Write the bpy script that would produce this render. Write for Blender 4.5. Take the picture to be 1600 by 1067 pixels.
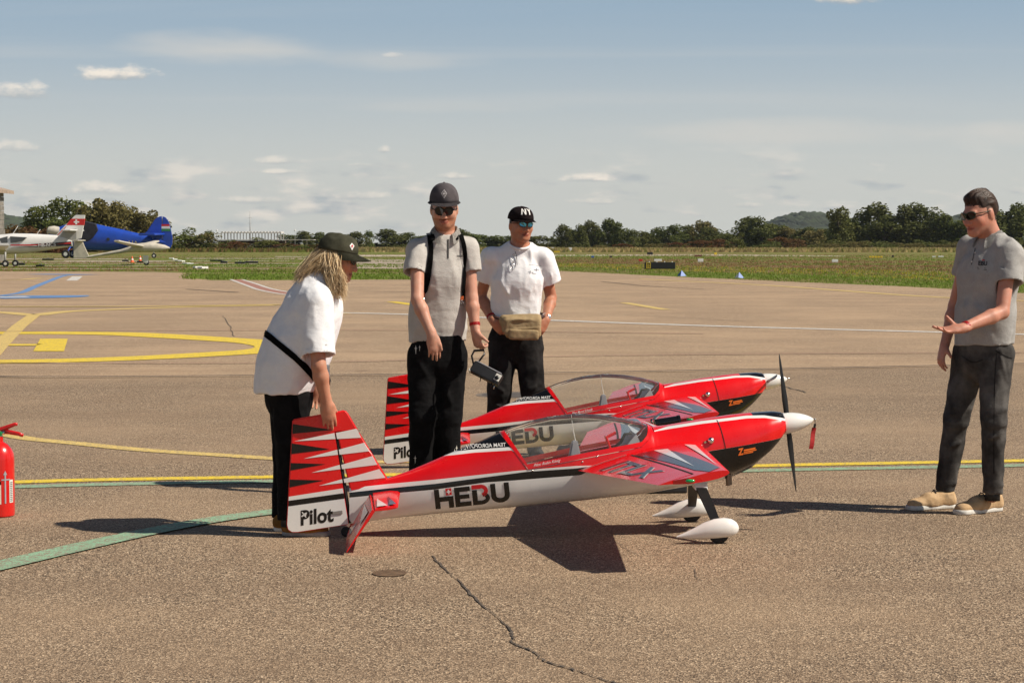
import bpy, bmesh, math, random
import numpy as np
from mathutils import Vector, Matrix, noise as mnoise
R = math.radians
for o in list(bpy.data.objects): bpy.data.objects.remove(o)
SC = bpy.context.scene
COL = SC.collection

# ------------------------------------------------------------------ camera, sky, sun, exposure
CAM_H = 1.5
FPX = 3111.0                      # focal length in photo pixels (1600 wide): a 70 mm lens
PITCH = math.atan(153.5 / FPX)
cam = bpy.data.cameras.new('camera'); cam.lens = FPX / 1600 * 36; cam.sensor_width = 36
cam.clip_start = 0.1; cam.clip_end = 20000
camo = bpy.data.objects.new('camera', cam); COL.objects.link(camo)
camo.location = (0, 0, CAM_H); camo.rotation_euler = (math.pi / 2 - PITCH, 0, 0)
SC.camera = camo
SC.view_settings.view_transform = 'Standard'; SC.view_settings.look = 'None'
SC.view_settings.gamma = 1.0; SC.view_settings.use_curve_mapping = False
SC.view_settings.exposure = 0.22
SC.cycles.caustics_reflective = False; SC.cycles.caustics_refractive = False
SUN_EL, SUN_AZ = R(45), R(-14)     # azimuth measured from +X towards +Y: right of the camera, a little in front
sdir = Vector((math.cos(SUN_EL) * math.cos(SUN_AZ), math.cos(SUN_EL) * math.sin(SUN_AZ), math.sin(SUN_EL)))
sun = bpy.data.lights.new('sun', 'SUN'); sun.energy = 5.0; sun.angle = R(0.53); sun.color = (1.0, 0.915, 0.79)
suno = bpy.data.objects.new('sun', sun); COL.objects.link(suno)
suno.rotation_euler = sdir.to_track_quat('Z', 'Y').to_euler(); suno.location = (8, -3, 12)

class NT:
    """tiny node helper"""
    def __init__(s, nt): s.t = nt; s.n = nt.nodes; s.l = nt.links
    def new(s, typ, **kw):
        n = s.n.new(typ)
        for k, v in kw.items():
            if k.startswith('i_'): n.inputs[k[2:].replace('_', ' ')].default_value = v
            else: setattr(n, k, v)
        return n
    def link(s, a, b): s.l.new(a, b)
    def put(s, sock, v):
        if hasattr(v, 'is_linked') or hasattr(v, 'links'): s.l.new(v, sock)
        else: sock.default_value = v
    def math(s, op, a, b=None, c=None, clamp=False):
        n = s.n.new('ShaderNodeMath'); n.operation = op; n.use_clamp = clamp
        for i, v in enumerate((a, b, c)):
            if v is not None: s.put(n.inputs[i], v)
        return n.outputs[0]
    def mix(s, fac, a, b, typ='MIX'):
        n = s.n.new('ShaderNodeMix'); n.data_type = 'RGBA'; n.blend_type = typ
        s.put(n.inputs[0], fac)
        for i, v in ((6, a), (7, b)):
            if isinstance(v, tuple): v = v if len(v) == 4 else (*v, 1)
            s.put(n.inputs[i], v)
        return n.outputs[2]
    def noise(s, vec, scale, detail=3, rough=.5, dist=0):
        n = s.n.new('ShaderNodeTexNoise'); n.inputs['Scale'].default_value = scale
        n.inputs['Detail'].default_value = detail; n.inputs['Roughness'].default_value = rough
        n.inputs['Distortion'].default_value = dist
        if vec is not None: s.l.new(vec, n.inputs['Vector'])
        return n.outputs['Fac']
    def step(s, v, a, b, lo=0., hi=1.):
        n = s.n.new('ShaderNodeMapRange'); n.interpolation_type = 'SMOOTHSTEP'
        s.put(n.inputs[0], v); n.inputs[1].default_value = a; n.inputs[2].default_value = b
        n.inputs[3].default_value = lo; n.inputs[4].default_value = hi
        return n.outputs[0]
    def scale(s, vec, sc):
        n = s.n.new('ShaderNodeMapping'); s.l.new(vec, n.inputs[0]); n.inputs['Scale'].default_value = sc
        return n.outputs[0]

W = bpy.data.worlds.new('World'); SC.world = W; W.use_nodes = True
W.cycles.sampling_method = 'MANUAL'; W.cycles.sample_map_resolution = 512
w = NT(W.node_tree); w.n.clear()
sky = w.new('ShaderNodeTexSky'); sky.sky_type = 'NISHITA'; sky.sun_disc = False
sky.sun_elevation = SUN_EL; sky.sun_rotation = math.pi / 2 - SUN_AZ
sky.air_density = 0.65; sky.dust_density = 0.5; sky.ozone_density = 1.0; sky.altitude = 430
geo = w.new('ShaderNodeNewGeometry')
nrm = w.new('ShaderNodeVectorMath', operation='SCALE'); nrm.inputs['Scale'].default_value = -1.0
w.link(geo.outputs['Incoming'], nrm.inputs[0])
sep = w.new('ShaderNodeSeparateXYZ'); w.link(nrm.outputs[0], sep.inputs[0])
dx, dy, dz = sep.outputs
az = w.math('ARCTAN2', dx, dy); el = w.math('ARCSINE', dz)
ael = w.new('ShaderNodeCombineXYZ'); w.link(az, ael.inputs[0]); w.link(el, ael.inputs[1]); aev = ael.outputs[0]
# flat cloud deck coordinates (perspective towards the horizon)
zc = w.math('ADD', w.math('MAXIMUM', dz, 0.0), 0.035)
deck = w.new('ShaderNodeCombineXYZ'); w.link(w.math('DIVIDE', dx, zc), deck.inputs[0]); w.link(w.math('DIVIDE', dy, zc), deck.inputs[1])
K = 1 / 0.05                       # cloud colours are relative to the background strength
col = sky.outputs[0]
# thin milky veil low in the air, all the way round
veil = w.math('MULTIPLY', w.step(el, 0.0, 0.15, 0.94, 0.72), w.step(el, 0.12, 0.55, 1.0, 0.0))
col = w.mix(veil, col, w.mix(w.step(el, 0.02, 0.14), (0.56 * K, 0.565 * K, 0.525 * K), (0.305 * K, 0.425 * K, 0.535 * K)))
# high thin streaks
cir = w.step(w.noise(w.scale(deck.outputs[0], (0.11, 0.5, 1)), 1.0, 5, .55, .4), 0.50, 0.78, 0, 0.55)
cir = w.math('MULTIPLY', w.math('MULTIPLY', cir, w.step(el, 0.01, 0.06)), w.step(el, 0.15, 0.9, 1.0, 0.35))
col = w.mix(cir, col, (0.58 * K, 0.57 * K, 0.54 * K))
# low scattered cumulus near the horizon
cn = w.noise(w.scale(aev, (26, 95, 1)), 1.0, 4, .55, .1)
cn2 = w.noise(w.scale(aev, (9, 20, 1)), 1.0, 2, .5)
cum = w.step(w.math('ADD', cn, w.math('MULTIPLY', cn2, .5)), 0.74, 0.94)
cum = w.math('MULTIPLY', cum, w.step(el, 0.0, 0.012)); cum = w.math('MULTIPLY', cum, w.step(el, 0.055, 0.025))
csh = w.step(w.noise(w.scale(aev, (40, 120, 1)), 1.0, 3, .5), 0.35, 0.65)
col = w.mix(w.math('MULTIPLY', cum, .95), col, w.mix(csh, (0.38 * K, 0.415 * K, 0.43 * K), (0.74 * K, 0.68 * K, 0.60 * K)))
# single clouds: photo x, y, half width, half height, opacity, kind (0 cumulus, 1 streak)
edge = w.noise(w.scale(aev, (70, 130, 1)), 1.0, 5, .6)
edge2 = w.noise(w.scale(aev, (12, 60, 1)), 1.0, 4, .55)
for (cx, cy, hw, hh, op, kd) in [(188, 124, 78, 17, .9, 0), (35, 153, 66, 21, .75, 0), (20, 236, 50, 15, .5, 0), (601, 236, 13, 9, .7, 0),
                                 (914, 281, 44, 11, .9, 0), (712, 277, 38, 9, .6, 0), (1318, 6, 62, 20, .95, 0), (160, 300, 60, 17, .7, 0),
                                 (440, 254, 52, 9, .5, 0), (445, 270, 40, 7, .6, 0), (560, 308, 50, 12, .7, 0), (618, 90, 22, 6, .4, 0),
                                 (562, 259, 22, 5, .45, 0), (1165, 322, 30, 8, .6, 0), (395, 315, 70, 10, .55, 0), (930, 316, 50, 9, .5, 0),
                                 (345, 82, 175, 34, .62, 1), (640, 97, 170, 20, .42, 1), (1280, 208, 420, 26, .52, 1), (1600, 215, 260, 26, .5, 1), (700, 168, 230, 12, .25, 1)]:
    a0 = math.atan((cx - 800) / FPX); e0 = math.atan((380 - cy) / FPX); wa, he = hw / FPX, hh / FPX
    ua = w.math('DIVIDE', w.math('SUBTRACT', az, a0), wa)
    ue = w.math('DIVIDE', w.math('SUBTRACT', el, e0), he)
    if kd == 0:
        low = w.math('MULTIPLY', w.math('MINIMUM', ue, 0.0), 1.8)          # flat base
        ue = w.math('ADD', w.math('MAXIMUM', ue, 0.0), low)
    r2 = w.math('ADD', w.math('MULTIPLY', ua, ua), w.math('MULTIPLY', ue, ue))
    m = w.math('SUBTRACT', 1.0, r2)
    if kd == 0:
        m = w.math('ADD', m, w.math('MULTIPLY', w.math('SUBTRACT', edge, .5), 3.2))
        m = w.math('MULTIPLY', w.step(m, .0, 1.2, 0, op), w.step(r2, 3.0, 1.3))
        shade = w.step(w.math('ADD', ue, w.math('MULTIPLY', w.math('SUBTRACT', edge, .5), 2.5)), -.75, .45)
        c = w.mix(shade, (0.36 * K, 0.385 * K, 0.40 * K), (0.84 * K, 0.755 * K, 0.65 * K))
    else:
        m = w.math('ADD', m, w.math('MULTIPLY', w.math('SUBTRACT', edge2, .5), 2.0))
        m = w.math('MULTIPLY', w.step(m, 0.0, 1.3, 0, op), w.step(r2, 2.2, .9))
        c = (0.60 * K, 0.575 * K, 0.53 * K, 1)
    col = w.mix(m, col, c)
bg = w.new('ShaderNodeBackground'); bg.inputs['Strength'].default_value = 0.05
w.link(col, bg.inputs['Color'])
wo = w.new('ShaderNodeOutputWorld'); w.link(bg.outputs[0], wo.inputs['Surface'])

# ------------------------------------------------------------------ helpers
def ray(px, py):
    cx = (px - 800) / FPX; cy = -(py - 533.5) / FPX
    c, s = math.cos(PITCH), math.sin(PITCH)
    return Vector((cx, c + cy * s, -s + cy * c))
def at(px, py, Y):                    # a photo pixel at depth Y -> a point of the place
    d = ray(px, py); return Vector((0, 0, CAM_H)) + d * (Y / d.y)
def gnd(px, py, z=0.0):               # a photo pixel on the level ground
    d = ray(px, py); return Vector((0, 0, CAM_H)) + d * ((z - CAM_H) / d.z)

def tag(o, label=None, cat=None, group=None, kind=None):
    if label: o['label'] = label
    if cat: o['category'] = cat
    if group: o['group'] = group
    if kind: o['kind'] = kind
    return o
def empty(name, loc=(0, 0, 0), rot=(0, 0, 0)):
    o = bpy.data.objects.new(name, None); COL.objects.link(o)
    o.location = loc; o.rotation_euler = rot; o.empty_display_size = .1
    return o
def mesh_obj(name, verts, faces, mats, parent=None, smooth=True, midx=None, base=None):
    me = bpy.data.meshes.new(name)
    if base is not None: verts = [(v[0] - base[0], v[1] - base[1], v[2] - base[2]) for v in verts]
    me.from_pydata([tuple(v) for v in verts], [], [tuple(f) for f in faces])
    if not isinstance(mats, (list, tuple)): mats = [mats]
    for m in mats: me.materials.append(m)
    if midx is not None: me.polygons.foreach_set('material_index', midx)
    me.polygons.foreach_set('use_smooth', [smooth] * len(me.polygons))
    me.update()
    o = bpy.data.objects.new(name, me); COL.objects.link(o)
    if parent is not None: o.parent = parent
    return o
def bm_obj(name, bm, mats, parent=None, smooth=False, auto=None):
    me = bpy.data.meshes.new(name); bm.to_mesh(me); bm.free()
    if not isinstance(mats, (list, tuple)): mats = [mats]
    for m in mats: me.materials.append(m)
    me.polygons.foreach_set('use_smooth', [smooth] * len(me.polygons))
    if auto and smooth:
        me.set_sharp_from_angle(angle=R(auto))
    o = bpy.data.objects.new(name, me); COL.objects.link(o)
    if parent is not None: o.parent = parent
    return o
def copy_tree(o, parent=None, skip=()):
    c = o.copy(); COL.objects.link(c); c.parent = parent
    for ch in o.children:
        if ch.name.split('.')[0] not in skip: copy_tree(ch, c, skip)
    return c
def frame(axis, ref=(0, 0, 1)):
    z = Vector(axis).normalized(); r = Vector(ref)
    if abs(z.dot(r)) > .98: r = Vector((1, 0, 0))
    x = r.cross(z).normalized(); y = z.cross(x)
    return x, y, z
def add_box(bm, c, s, rot=None, bev=0.0):
    r = bmesh.ops.create_cube(bm, size=1.0); vs = r['verts']
    M = Matrix.Translation(c) @ (rot.to_4x4() if rot else Matrix()) @ Matrix.Diagonal((*s, 1))
    bmesh.ops.transform(bm, matrix=M, verts=vs)
    if bev > 0:
        es = list({e for v in vs for e in v.link_edges})
        bmesh.ops.bevel(bm, geom=es, offset=bev, segments=2, affect='EDGES', profile=.6)
def add_tube(bm, pts, rads, seg=10, caps=True, flat=1.0, ref=(0, 0, 1)):
    """tube along points, tapering; flat scales the second section axis"""
    pts = [Vector(p) for p in pts]
    if not isinstance(rads, (list, tuple)): rads = [rads] * len(pts)
    rings = []
    for i, p in enumerate(pts):
        d = pts[min(i + 1, len(pts) - 1)] - pts[max(i - 1, 0)]
        x, y, _ = frame(d, ref)
        rings.append([bm.verts.new(p + (x * math.cos(a) + y * math.sin(a) * flat) * rads[i]) for a in [2 * math.pi * k / seg for k in range(seg)]])
    for a, b in zip(rings, rings[1:]):
        for k in range(seg): bm.faces.new((a[k], a[(k + 1) % seg], b[(k + 1) % seg], b[k]))
    if caps:
        bm.faces.new(rings[0][::-1]); bm.faces.new(rings[-1])
    return rings
def add_lathe(bm, prof, seg=24, M=Matrix()):
    """profile of (radius, height) turned about z"""
    rings = []
    for r, z in prof:
        if r < 1e-6: rings.append([bm.verts.new(M @ Vector((0, 0, z)))])
        else: rings.append([bm.verts.new(M @ Vector((r * math.cos(2 * math.pi * k / seg), r * math.sin(2 * math.pi * k / seg), z))) for k in range(seg)])
    for a, b in zip(rings, rings[1:]):
        for k in range(seg):
            k2 = (k + 1) % seg
            if len(a) == 1 and len(b) == 1: continue
            if len(a) == 1: bm.faces.new((a[0], b[k2], b[k]))
            elif len(b) == 1: bm.faces.new((a[k], a[k2], b[0]))
            else: bm.faces.new((a[k], a[k2], b[k2], b[k]))
def interp(tab, x):
    return float(np.interp(x, [t[0] for t in tab], [t[1] for t in tab]))

MATS = {}
def mat(name, colr, rough=.5, metal=0., coat=0., var=.0, vscale=6., bump=0., bscale=80., spec=.5, sheen=0., rvar=0.):
    if name in MATS: return MATS[name]
    m = bpy.data.materials.new(name); m.use_nodes = True; t = NT(m.node_tree)
    b = t.n['Principled BSDF']
    b.inputs['Base Color'].default_value = (*colr, 1); b.inputs['Roughness'].default_value = rough
    b.inputs['Metallic'].default_value = metal; b.inputs['Coat Weight'].default_value = coat
    b.inputs['Coat Roughness'].default_value = .07; b.inputs['Specular IOR Level'].default_value = spec
    b.inputs['Sheen Weight'].default_value = sheen
    tc = t.new('ShaderNodeTexCoord').outputs['Object']
    if var > 0:
        n = t.noise(tc, vscale, 4, .6)
        t.link(t.mix(t.step(n, .3, .7), tuple(c * (1 - var) for c in colr), tuple(min(1, c * (1 + var)) for c in colr)), b.inputs['Base Color'])
    if rvar > 0:
        n = t.noise(tc, vscale * 2.3, 3, .6)
        t.link(t.step(n, .3, .7, max(0, rough - rvar), rough + rvar), b.inputs['Roughness'])
    if bump > 0:
        bn = t.new('ShaderNodeBump'); bn.inputs['Strength'].default_value = bump; bn.inputs['Distance'].default_value = .004
        t.link(t.noise(tc, bscale, 3, .6), bn.inputs['Height']); t.link(bn.outputs[0], b.inputs['Normal'])
    MATS[name] = m; return m
# ------------------------------------------------------------------ the setting: ground, grass, painted lines
def asphalt(name='asphalt', L=1.00, con=1.08, vs=150):
    m = bpy.data.materials.new(name); m.use_nodes = True; t = NT(m.node_tree); b = t.n['Principled BSDF']
    tc = t.new('ShaderNodeTexCoord').outputs['Object']
    fine = t.new('ShaderNodeTexVoronoi'); fine.inputs['Scale'].default_value = vs; t.link(tc, fine.inputs['Vector'])
    fs = t.new('ShaderNodeSeparateColor'); t.link(fine.outputs['Color'], fs.inputs[0])
    big = t.noise(tc, .35, 4, .6); mid = t.noise(tc, 2.2, 4, .65); gr = t.noise(tc, 34, 3, .7)
    q = lambda r, g, b_: (r * L, g * L * .915, b_ * L * .815)
    lo, hi = .30 - .23 * con, .30 + .27 * con
    c = t.mix(t.step(fs.outputs[0], .05, .95), q(lo, lo * .74, lo * .52), q(hi, hi * .79, hi * .575))
    c = t.mix(t.step(gr, .30, .72), t.mix(.5 * con, c, q(.085, .058, .040)), c)
    c = t.mix(t.step(fs.outputs[1], .88, .96, 0, .85 * con), c, q(.80, .68, .53))
    c = t.mix(t.step(fs.outputs[2], .86, .96, 0, .85 * con), c, q(.028, .020, .016))
    c = t.mix(t.step(mid, .35, .7, 0, .28), c, q(.20, .14, .095))
    c = t.mix(t.step(big, .38, .68, 0, .45), c, q(.42, .32, .225))
    strk = t.noise(t.scale(tc, (.05, .9, 1)), 1.0, 4, .6)
    c = t.mix(t.step(strk, .48, .66, 0, .30), c, q(.21, .155, .11))
    tyre = t.noise(t.scale(tc, (.03, 2.6, 1)), 1.0, 3, .55)
    c = t.mix(t.step(tyre, .60, .72, 0, .28), c, q(.13, .10, .075))
    spots = t.noise(tc, 1.3, 2, .5)
    c = t.mix(t.step(spots, .70, .78, 0, .45), c, q(.12, .085, .06))
    t.link(c, b.inputs['Base Color']); b.inputs['Roughness'].default_value = .85; b.inputs['Specular IOR Level'].default_value = .3
    bn = t.new('ShaderNodeBump'); bn.inputs['Strength'].default_value = .75; bn.inputs['Distance'].default_value = .006
    t.link(t.math('ADD', fine.outputs['Distance'], t.math('MULTIPLY', gr, .8)), bn.inputs['Height']); t.link(bn.outputs[0], b.inputs['Normal'])
    return m
def field_mat():
    m = bpy.data.materials.new('field_grass'); m.use_nodes = True; t = NT(m.node_tree); b = t.n['Principled BSDF']
    tc = t.new('ShaderNodeTexCoord').outputs['Object']
    a = t.noise(t.scale(tc, (.02, .06, 1)), 1.0, 4, .6); f = t.noise(t.scale(tc, (.6, .25, 1)), 1.0, 5, .7); g = t.noise(tc, 5, 3, .7)
    c = t.mix(t.step(a, .40, .58), (.145, .19, .036), (.23, .155, .08))
    c = t.mix(t.step(f, .42, .66, 0, .6), c, (.19, .18, .05))
    c = t.mix(t.step(g, .40, .62, 0, .4), c, (.075, .09, .02))
    t.link(c, b.inputs['Base Color']); b.inputs['Roughness'].default_value = .95; b.inputs['Specular IOR Level'].default_value = .1
    bn = t.new('ShaderNodeBump'); bn.inputs['Strength'].default_value = 1.0; bn.inputs['Distance'].default_value = .08
    t.link(g, bn.inputs['Height']); t.link(bn.outputs[0], b.inputs['Normal'])
    return m
M_ASPH = asphalt(); M_ASPH2 = asphalt('old_asphalt', 1.24, .8, 130); M_FIELD = field_mat()
def sheet(name, pts, z, m, label=None, kind='structure'):
    o = mesh_obj(name, [(p[0], p[1], z) for p in pts], [list(range(len(pts)))], m, smooth=False)
    tag(o, label=label, kind=kind); return o
def strip_pts(path, wid):
    """ground strip around a polyline, wid in metres"""
    L, Rr = [], []
    n = len(path); ws = wid if isinstance(wid, (list, tuple)) else [wid] * n
    for i, p in enumerate(path):
        d = (Vector(path[min(i + 1, n - 1)]) - Vector(path[max(i - 1, 0)])).normalized()
        nrm_ = Vector((-d.y, d.x))
        L.append((p[0] + nrm_.x * ws[i] / 2, p[1] + nrm_.y * ws[i] / 2)); Rr.append((p[0] - nrm_.x * ws[i] / 2, p[1] - nrm_.y * ws[i] / 2))
    return L, Rr
def smooth_path(path, n=8):
    out = []; P = [Vector(p) for p in path]; P = [P[0] * 2 - P[1]] + P + [P[-1] * 2 - P[-2]]
    for i in range(1, len(P) - 2):
        for k in range(n):
            u = k / n; a, b_, c, d = P[i - 1], P[i], P[i + 1], P[i + 2]
            out.append(.5 * ((2 * b_) + (-a + c) * u + (2 * a - 5 * b_ + 4 * c - d) * u * u + (-a + 3 * b_ - 3 * c + d) * u ** 3))
    out.append(P[-2]); return [(p.x, p.y) for p in out]
def line(name, path, wid, z, m, label, smooth=True):
    if smooth and len(path) > 2:
        if isinstance(wid, (list, tuple)):
            wid = list(np.interp(np.linspace(0, 1, (len(path) - 1) * 8 + 1), np.linspace(0, 1, len(wid)), wid))
        path = smooth_path(path)
    L, Rr = strip_pts(path, wid); n = len(path)
    o = mesh_obj(name, [(p[0], p[1], z) for p in L + Rr], [(i, n + i, n + i + 1, i + 1) for i in range(n - 1)], m, smooth=False)
    return tag(o, label=label, kind='structure')
def paint(name, colr, wear=.35):
    m = bpy.data.materials.new(name); m.use_nodes = True; t = NT(m.node_tree); b = t.n['Principled BSDF']
    tc = t.new('ShaderNodeTexCoord').outputs['Object']
    v = t.new('ShaderNodeTexVoronoi'); v.inputs['Scale'].default_value = 95; t.link(tc, v.inputs['Vector'])
    fs = t.new('ShaderNodeSeparateColor'); t.link(v.outputs['Color'], fs.inputs[0])
    n = t.noise(tc, 5, 5, .7)
    c = t.mix(t.step(n, .35, .7, 0, .5), colr, tuple(x * .72 for x in colr))
    c = t.mix(t.step(fs.outputs[0], .0, 1, 0, .30), c, tuple(x * .55 for x in colr))
    worn = t.step(t.math('ADD', t.noise(tc, 22, 4, .75), t.math('MULTIPLY', fs.outputs[1], .35)), .92 - wear * .5, 1.0 - wear * .35)
    c = t.mix(t.math('MULTIPLY', worn, .85), c, (.24, .185, .135))
    t.link(c, b.inputs['Base Color']); b.inputs['Roughness'].default_value = .8
    bn = t.new('ShaderNodeBump'); bn.inputs['Strength'].default_value = .5; bn.inputs['Distance'].default_value = .004
    t.link(v.outputs['Distance'], bn.inputs['Height']); t.link(bn.outputs[0], b.inputs['Normal'])
    return m
P_YEL = paint('yellow_paint', (.80, .58, .035), .38); P_YELW = paint('worn_yellow_paint', (.72, .52, .16), .45)
P_GRN = paint('green_paint', (.27, .46, .29), .62); P_WHT = paint('white_paint', (.75, .73, .69), .55)
P_BLU = paint('blue_paint', (.10, .27, .58), .45); P_RED = paint('faded_red_paint', (.42, .16, .12), .6); P_PINK = paint('thin_red_paint', (.36, .17, .12), .6)
P_BLK = mat('seam_tar', (.022, .020, .018), .75, var=.4, vscale=9); P_OIL = mat('oil_stain', (.13, .085, .048), .55, var=.35, vscale=20)

ground = sheet('ground', [(-4000, -200), (4000, -200), (4000, 5000), (-4000, 5000)], -.012, M_FIELD)
# apron, its far edge running with the grass
JOINT = [(-900, 586), (-60, 586), (55, 590), (400, 588), (660, 586), (900, 583), (1200, 578), (1480, 572), (1700, 567), (2500, 560)]
apron = sheet('apron', [(-120, -60), (150, -60)] + [tuple(gnd(x, y).xy) for x, y in JOINT[::-1]], 0, M_ASPH)
apron2 = sheet('apron', [tuple(gnd(x, y).xy) for x, y in JOINT] + [(150, 30)] + [tuple(gnd(x, y).xy) for x, y in ((1750, 467), (1600, 458), (1400, 447), (1230, 440), (1050, 432), (950, 427), (862, 423), (760, 422), (700, 421), (690, 437), (560, 437), (430, 438), (330, 438), (288, 433), (300, 427), (240, 425), (-20, 424), (-400, 424))], -.002, M_ASPH2)
# taxiways and bare strips in the grass beyond
far_asph = mat('far_asphalt', (.33, .265, .2), .9, var=.15, vscale=.3)
sheet('taxiway', [tuple(gnd(x, y).xy) for x, y in ((470, 418), (700, 421), (720, 408), (560, 404))], -.006, far_asph)
sheet('runway', [tuple(gnd(x, y).xy) for x, y in ((560, 398.5), (860, 398.2), (1100, 397.6), (1320, 399.6), (1320, 400.6), (1100, 399.4), (860, 400.3), (560, 400.8))], -.006, mat('far_concrete', (.45, .38, .30), .9, var=.1, vscale=.1))
for k, (x0, x1, y0, hh) in enumerate([(-60, 420, 419.5, 1.0), (-60, 500, 415.0, 1.1), (60, 470, 411.2, 1.2), (100, 460, 407.0, 1.0), (290, 500, 403.2, 1.3), (-60, 260, 407.8, 1.6), (430, 520, 400.5, 1.2), (-60, 200, 403.5, 1.8)]):
    sheet('path', [tuple(gnd(x, y).xy) for x, y in ((x0, y0), (x1, y0 + .4), (x1, y0 + hh + .2), (x0, y0 + hh))], -.006 + .0002 * k, far_asph)

def G(pts): return [tuple(gnd(x, y).xy) for x, y in pts]
Z1, Z2, Z3 = .004, .008, .012
# the long yellow loop on the left: two long sides that meet in a rounded end
line('painted_line', G([(-60, 520.3), (80, 520.3), (190, 521.8), (270, 525.8), (340, 530), (400, 534), (432, 538), (444, 542), (432, 546), (400, 549.3), (340, 553), (240, 558.5), (120, 563), (-60, 566.5)]), [.95, .95, .95, .9, .85, .82, .85, .85, .82, .8, .8, .8, .8, .8], Z1, P_YEL, 'long yellow painted loop with a rounded end on the apron')
sheet('painted_square', G([(63, 529.5), (106, 529.5), (100, 549), (52, 549)]), Z1, P_YEL, 'solid yellow painted square inside the yellow loop')
line('painted_line', G([(-30, 539), (60, 539)]), .5, Z1, P_YEL, 'short yellow line running to the yellow painted square')
line('painted_line', G([(-16, 556), (0, 539), (30, 510), (54, 492)]), .27, Z2, P_YELW, 'pale broad yellow bar crossing the yellow loop', smooth=False)
line('painted_line', G([(-60, 486), (0, 488), (30, 490.5), (54, 492.5), (75, 490), (110, 486.5), (180, 483.5), (300, 479.5), (430, 477)]), .45, Z1, P_YELW, 'thin worn yellow line forking beside the loop')
line('painted_line', G([(-60, 479.5), (200, 479), (440, 476)]), .38, Z2, P_YELW, 'faint straight yellow line behind the yellow loop')
line('painted_line', G([(-20, 672), (40, 685), (120, 693), (220, 703), (340, 711), (470, 719), (580, 722), (700, 720)]), .17, Z1, P_YELW, 'curved pale yellow line passing behind the fire extinguisher')
line('painted_line', G([(-40, 756), (24, 753.5), (150, 750), (300, 747.5), (450, 745), (620, 742), (760, 740), (900, 736.5), (1060, 731.5), (1250, 726.5), (1400, 723.8), (1700, 718)]), .16, Z1, P_YEL, 'yellow line running right across the apron beneath the aeroplanes')
line('painted_line', G([(-40, 763), (24, 761), (150, 757.5), (300, 754.5), (450, 752), (620, 749), (760, 747), (900, 743.5), (1060, 738.5), (1250, 734), (1400, 731.3), (1700, 725.5)]), .15, Z1, P_GRN, 'pale green line hugging the long yellow line')
line('painted_line', G([(-60, 899), (0, 885), (100, 861.5), (200, 839), (300, 819), (400, 804), (520, 791), (640, 779), (760, 769)]), [.19, .185, .18, .175, .17, .17, .16, .16, .16], Z2, P_GRN, 'broad pale green curved line crossing the apron')
line('painted_line', G([(520, 488.5), (640, 491.5), (860, 500.5), (1100, 509), (1350, 516), (1700, 525)]), .36, Z1, P_WHT, 'thin white line sweeping across the apron behind the people')
line('painted_line', G([(360, 436.5), (385, 446), (405, 453), (440, 459.5), (500, 466)]), .14, Z1, P_WHT, 'left white border of the faded red strip')
line('painted_line', G([(379, 437), (400, 443.5), (425, 451.5), (460, 457.5), (520, 464)]), .14, Z1, P_WHT, 'right white border of the faded red strip')
line('painted_strip', G([(369, 436.7), (392, 444.5), (415, 452), (450, 458.5), (510, 465)]), .5, .002, P_RED, 'faded red strip between two white lines')
line('painted_line', G([(-20, 464), (30, 458), (55, 448), (75, 440), (100, 431), (128, 429)]), .26, Z1, P_BLU, 'blue painted guide line curving across the apron')
line('painted_line', G([(-20, 465.5), (62, 464), (72, 462)]), 2.4, Z2, P_BLU, 'broad blue painted bar beside the blue guide line')
line('painted_line', G([(56, 428.6), (140, 429.4)]), 1.6, Z2, P_BLU, 'short blue bar at the end of the guide line', smooth=False)
line('painted_line', G([(-4, 464.8), (44, 464.3)]), .9, Z3, P_WHT, 'white bar painted over the blue bar', smooth=False)
line('painted_line', G([(112, 438.5), (121, 432)]), .45, Z1, P_WHT, 'short white dash near the blue guide line', smooth=False)
line('painted_line', G([(-20, 437.5), (30, 437), (62, 434.5)]), .35, Z1, P_YELW, 'short yellow line near the blue guide line')
line('painted_line', G([(-60, 519), (300, 517), (640, 516.5), (1100, 522)]), .10, Z2 + .002, P_PINK, 'hairline red line across the apron behind the woman')
line('painted_line', G([(-60, 567.5), (440, 567.5), (900, 557), (1300, 553), (1700, 551)]), .07, Z3, P_PINK, 'hairline red line across the apron behind the aeroplanes')
line('painted_line', G([(612, 471.5), (680, 481)]), .30, Z1, P_YEL, 'short slanted yellow dash behind the man in the grey cap', smooth=False)
line('painted_line', G([(975, 473), (1040, 484)]), .26, Z1, P_YELW, 'short slanted yellow dash behind the man in the black cap', smooth=False)
line('painted_line', G([(1000, 436), (1200, 446), (1440, 463), (1700, 474)]), .32, Z1, P_YELW, 'faint yellow edge line beside the grass')
line('painted_line', G([(465, 489), (548, 490)]), .34, Z1, P_YELW, 'worn yellow bar behind the woman', smooth=False)
# joints, patches, cracks
line('joint', G([(-60, 586), (55, 590), (400, 588), (660, 586), (900, 583), (1200, 578), (1480, 572), (1700, 567)]), .085, Z3 + .002, P_BLK, 'dark tar joint running right across the apron')
def wobble(path, amp, n, seed):
    rnd = random.Random(seed); p = smooth_path(path, n) if len(path) > 2 else path
    return [(x + rnd.uniform(-amp, amp), y + rnd.uniform(-amp, amp) * 2.2) for x, y in p]
cr = wobble(G([(676, 868), (690, 885), (716, 908), (745, 938), (790, 978), (802, 995), (800, 1003), (835, 1020), (850, 1032), (900, 1048), (950, 1064), (1000, 1080)]), .006, 7, 3)
P_CRK = mat('crack_fill', (.085, .066, .050), .85, var=.5, vscale=25)
line('crack', cr, [.004, .010, .012, .034, .036, .040, .036, .030, .030, .024, .022, .02] and [max(.003, .016 * abs(math.sin(k * .23 + .4)) * abs(math.sin(k * 1.7)) * .8 + .003) for k in range(len(cr))], Z1, P_CRK, 'long dark sealed crack in the asphalt', smooth=False)
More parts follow.
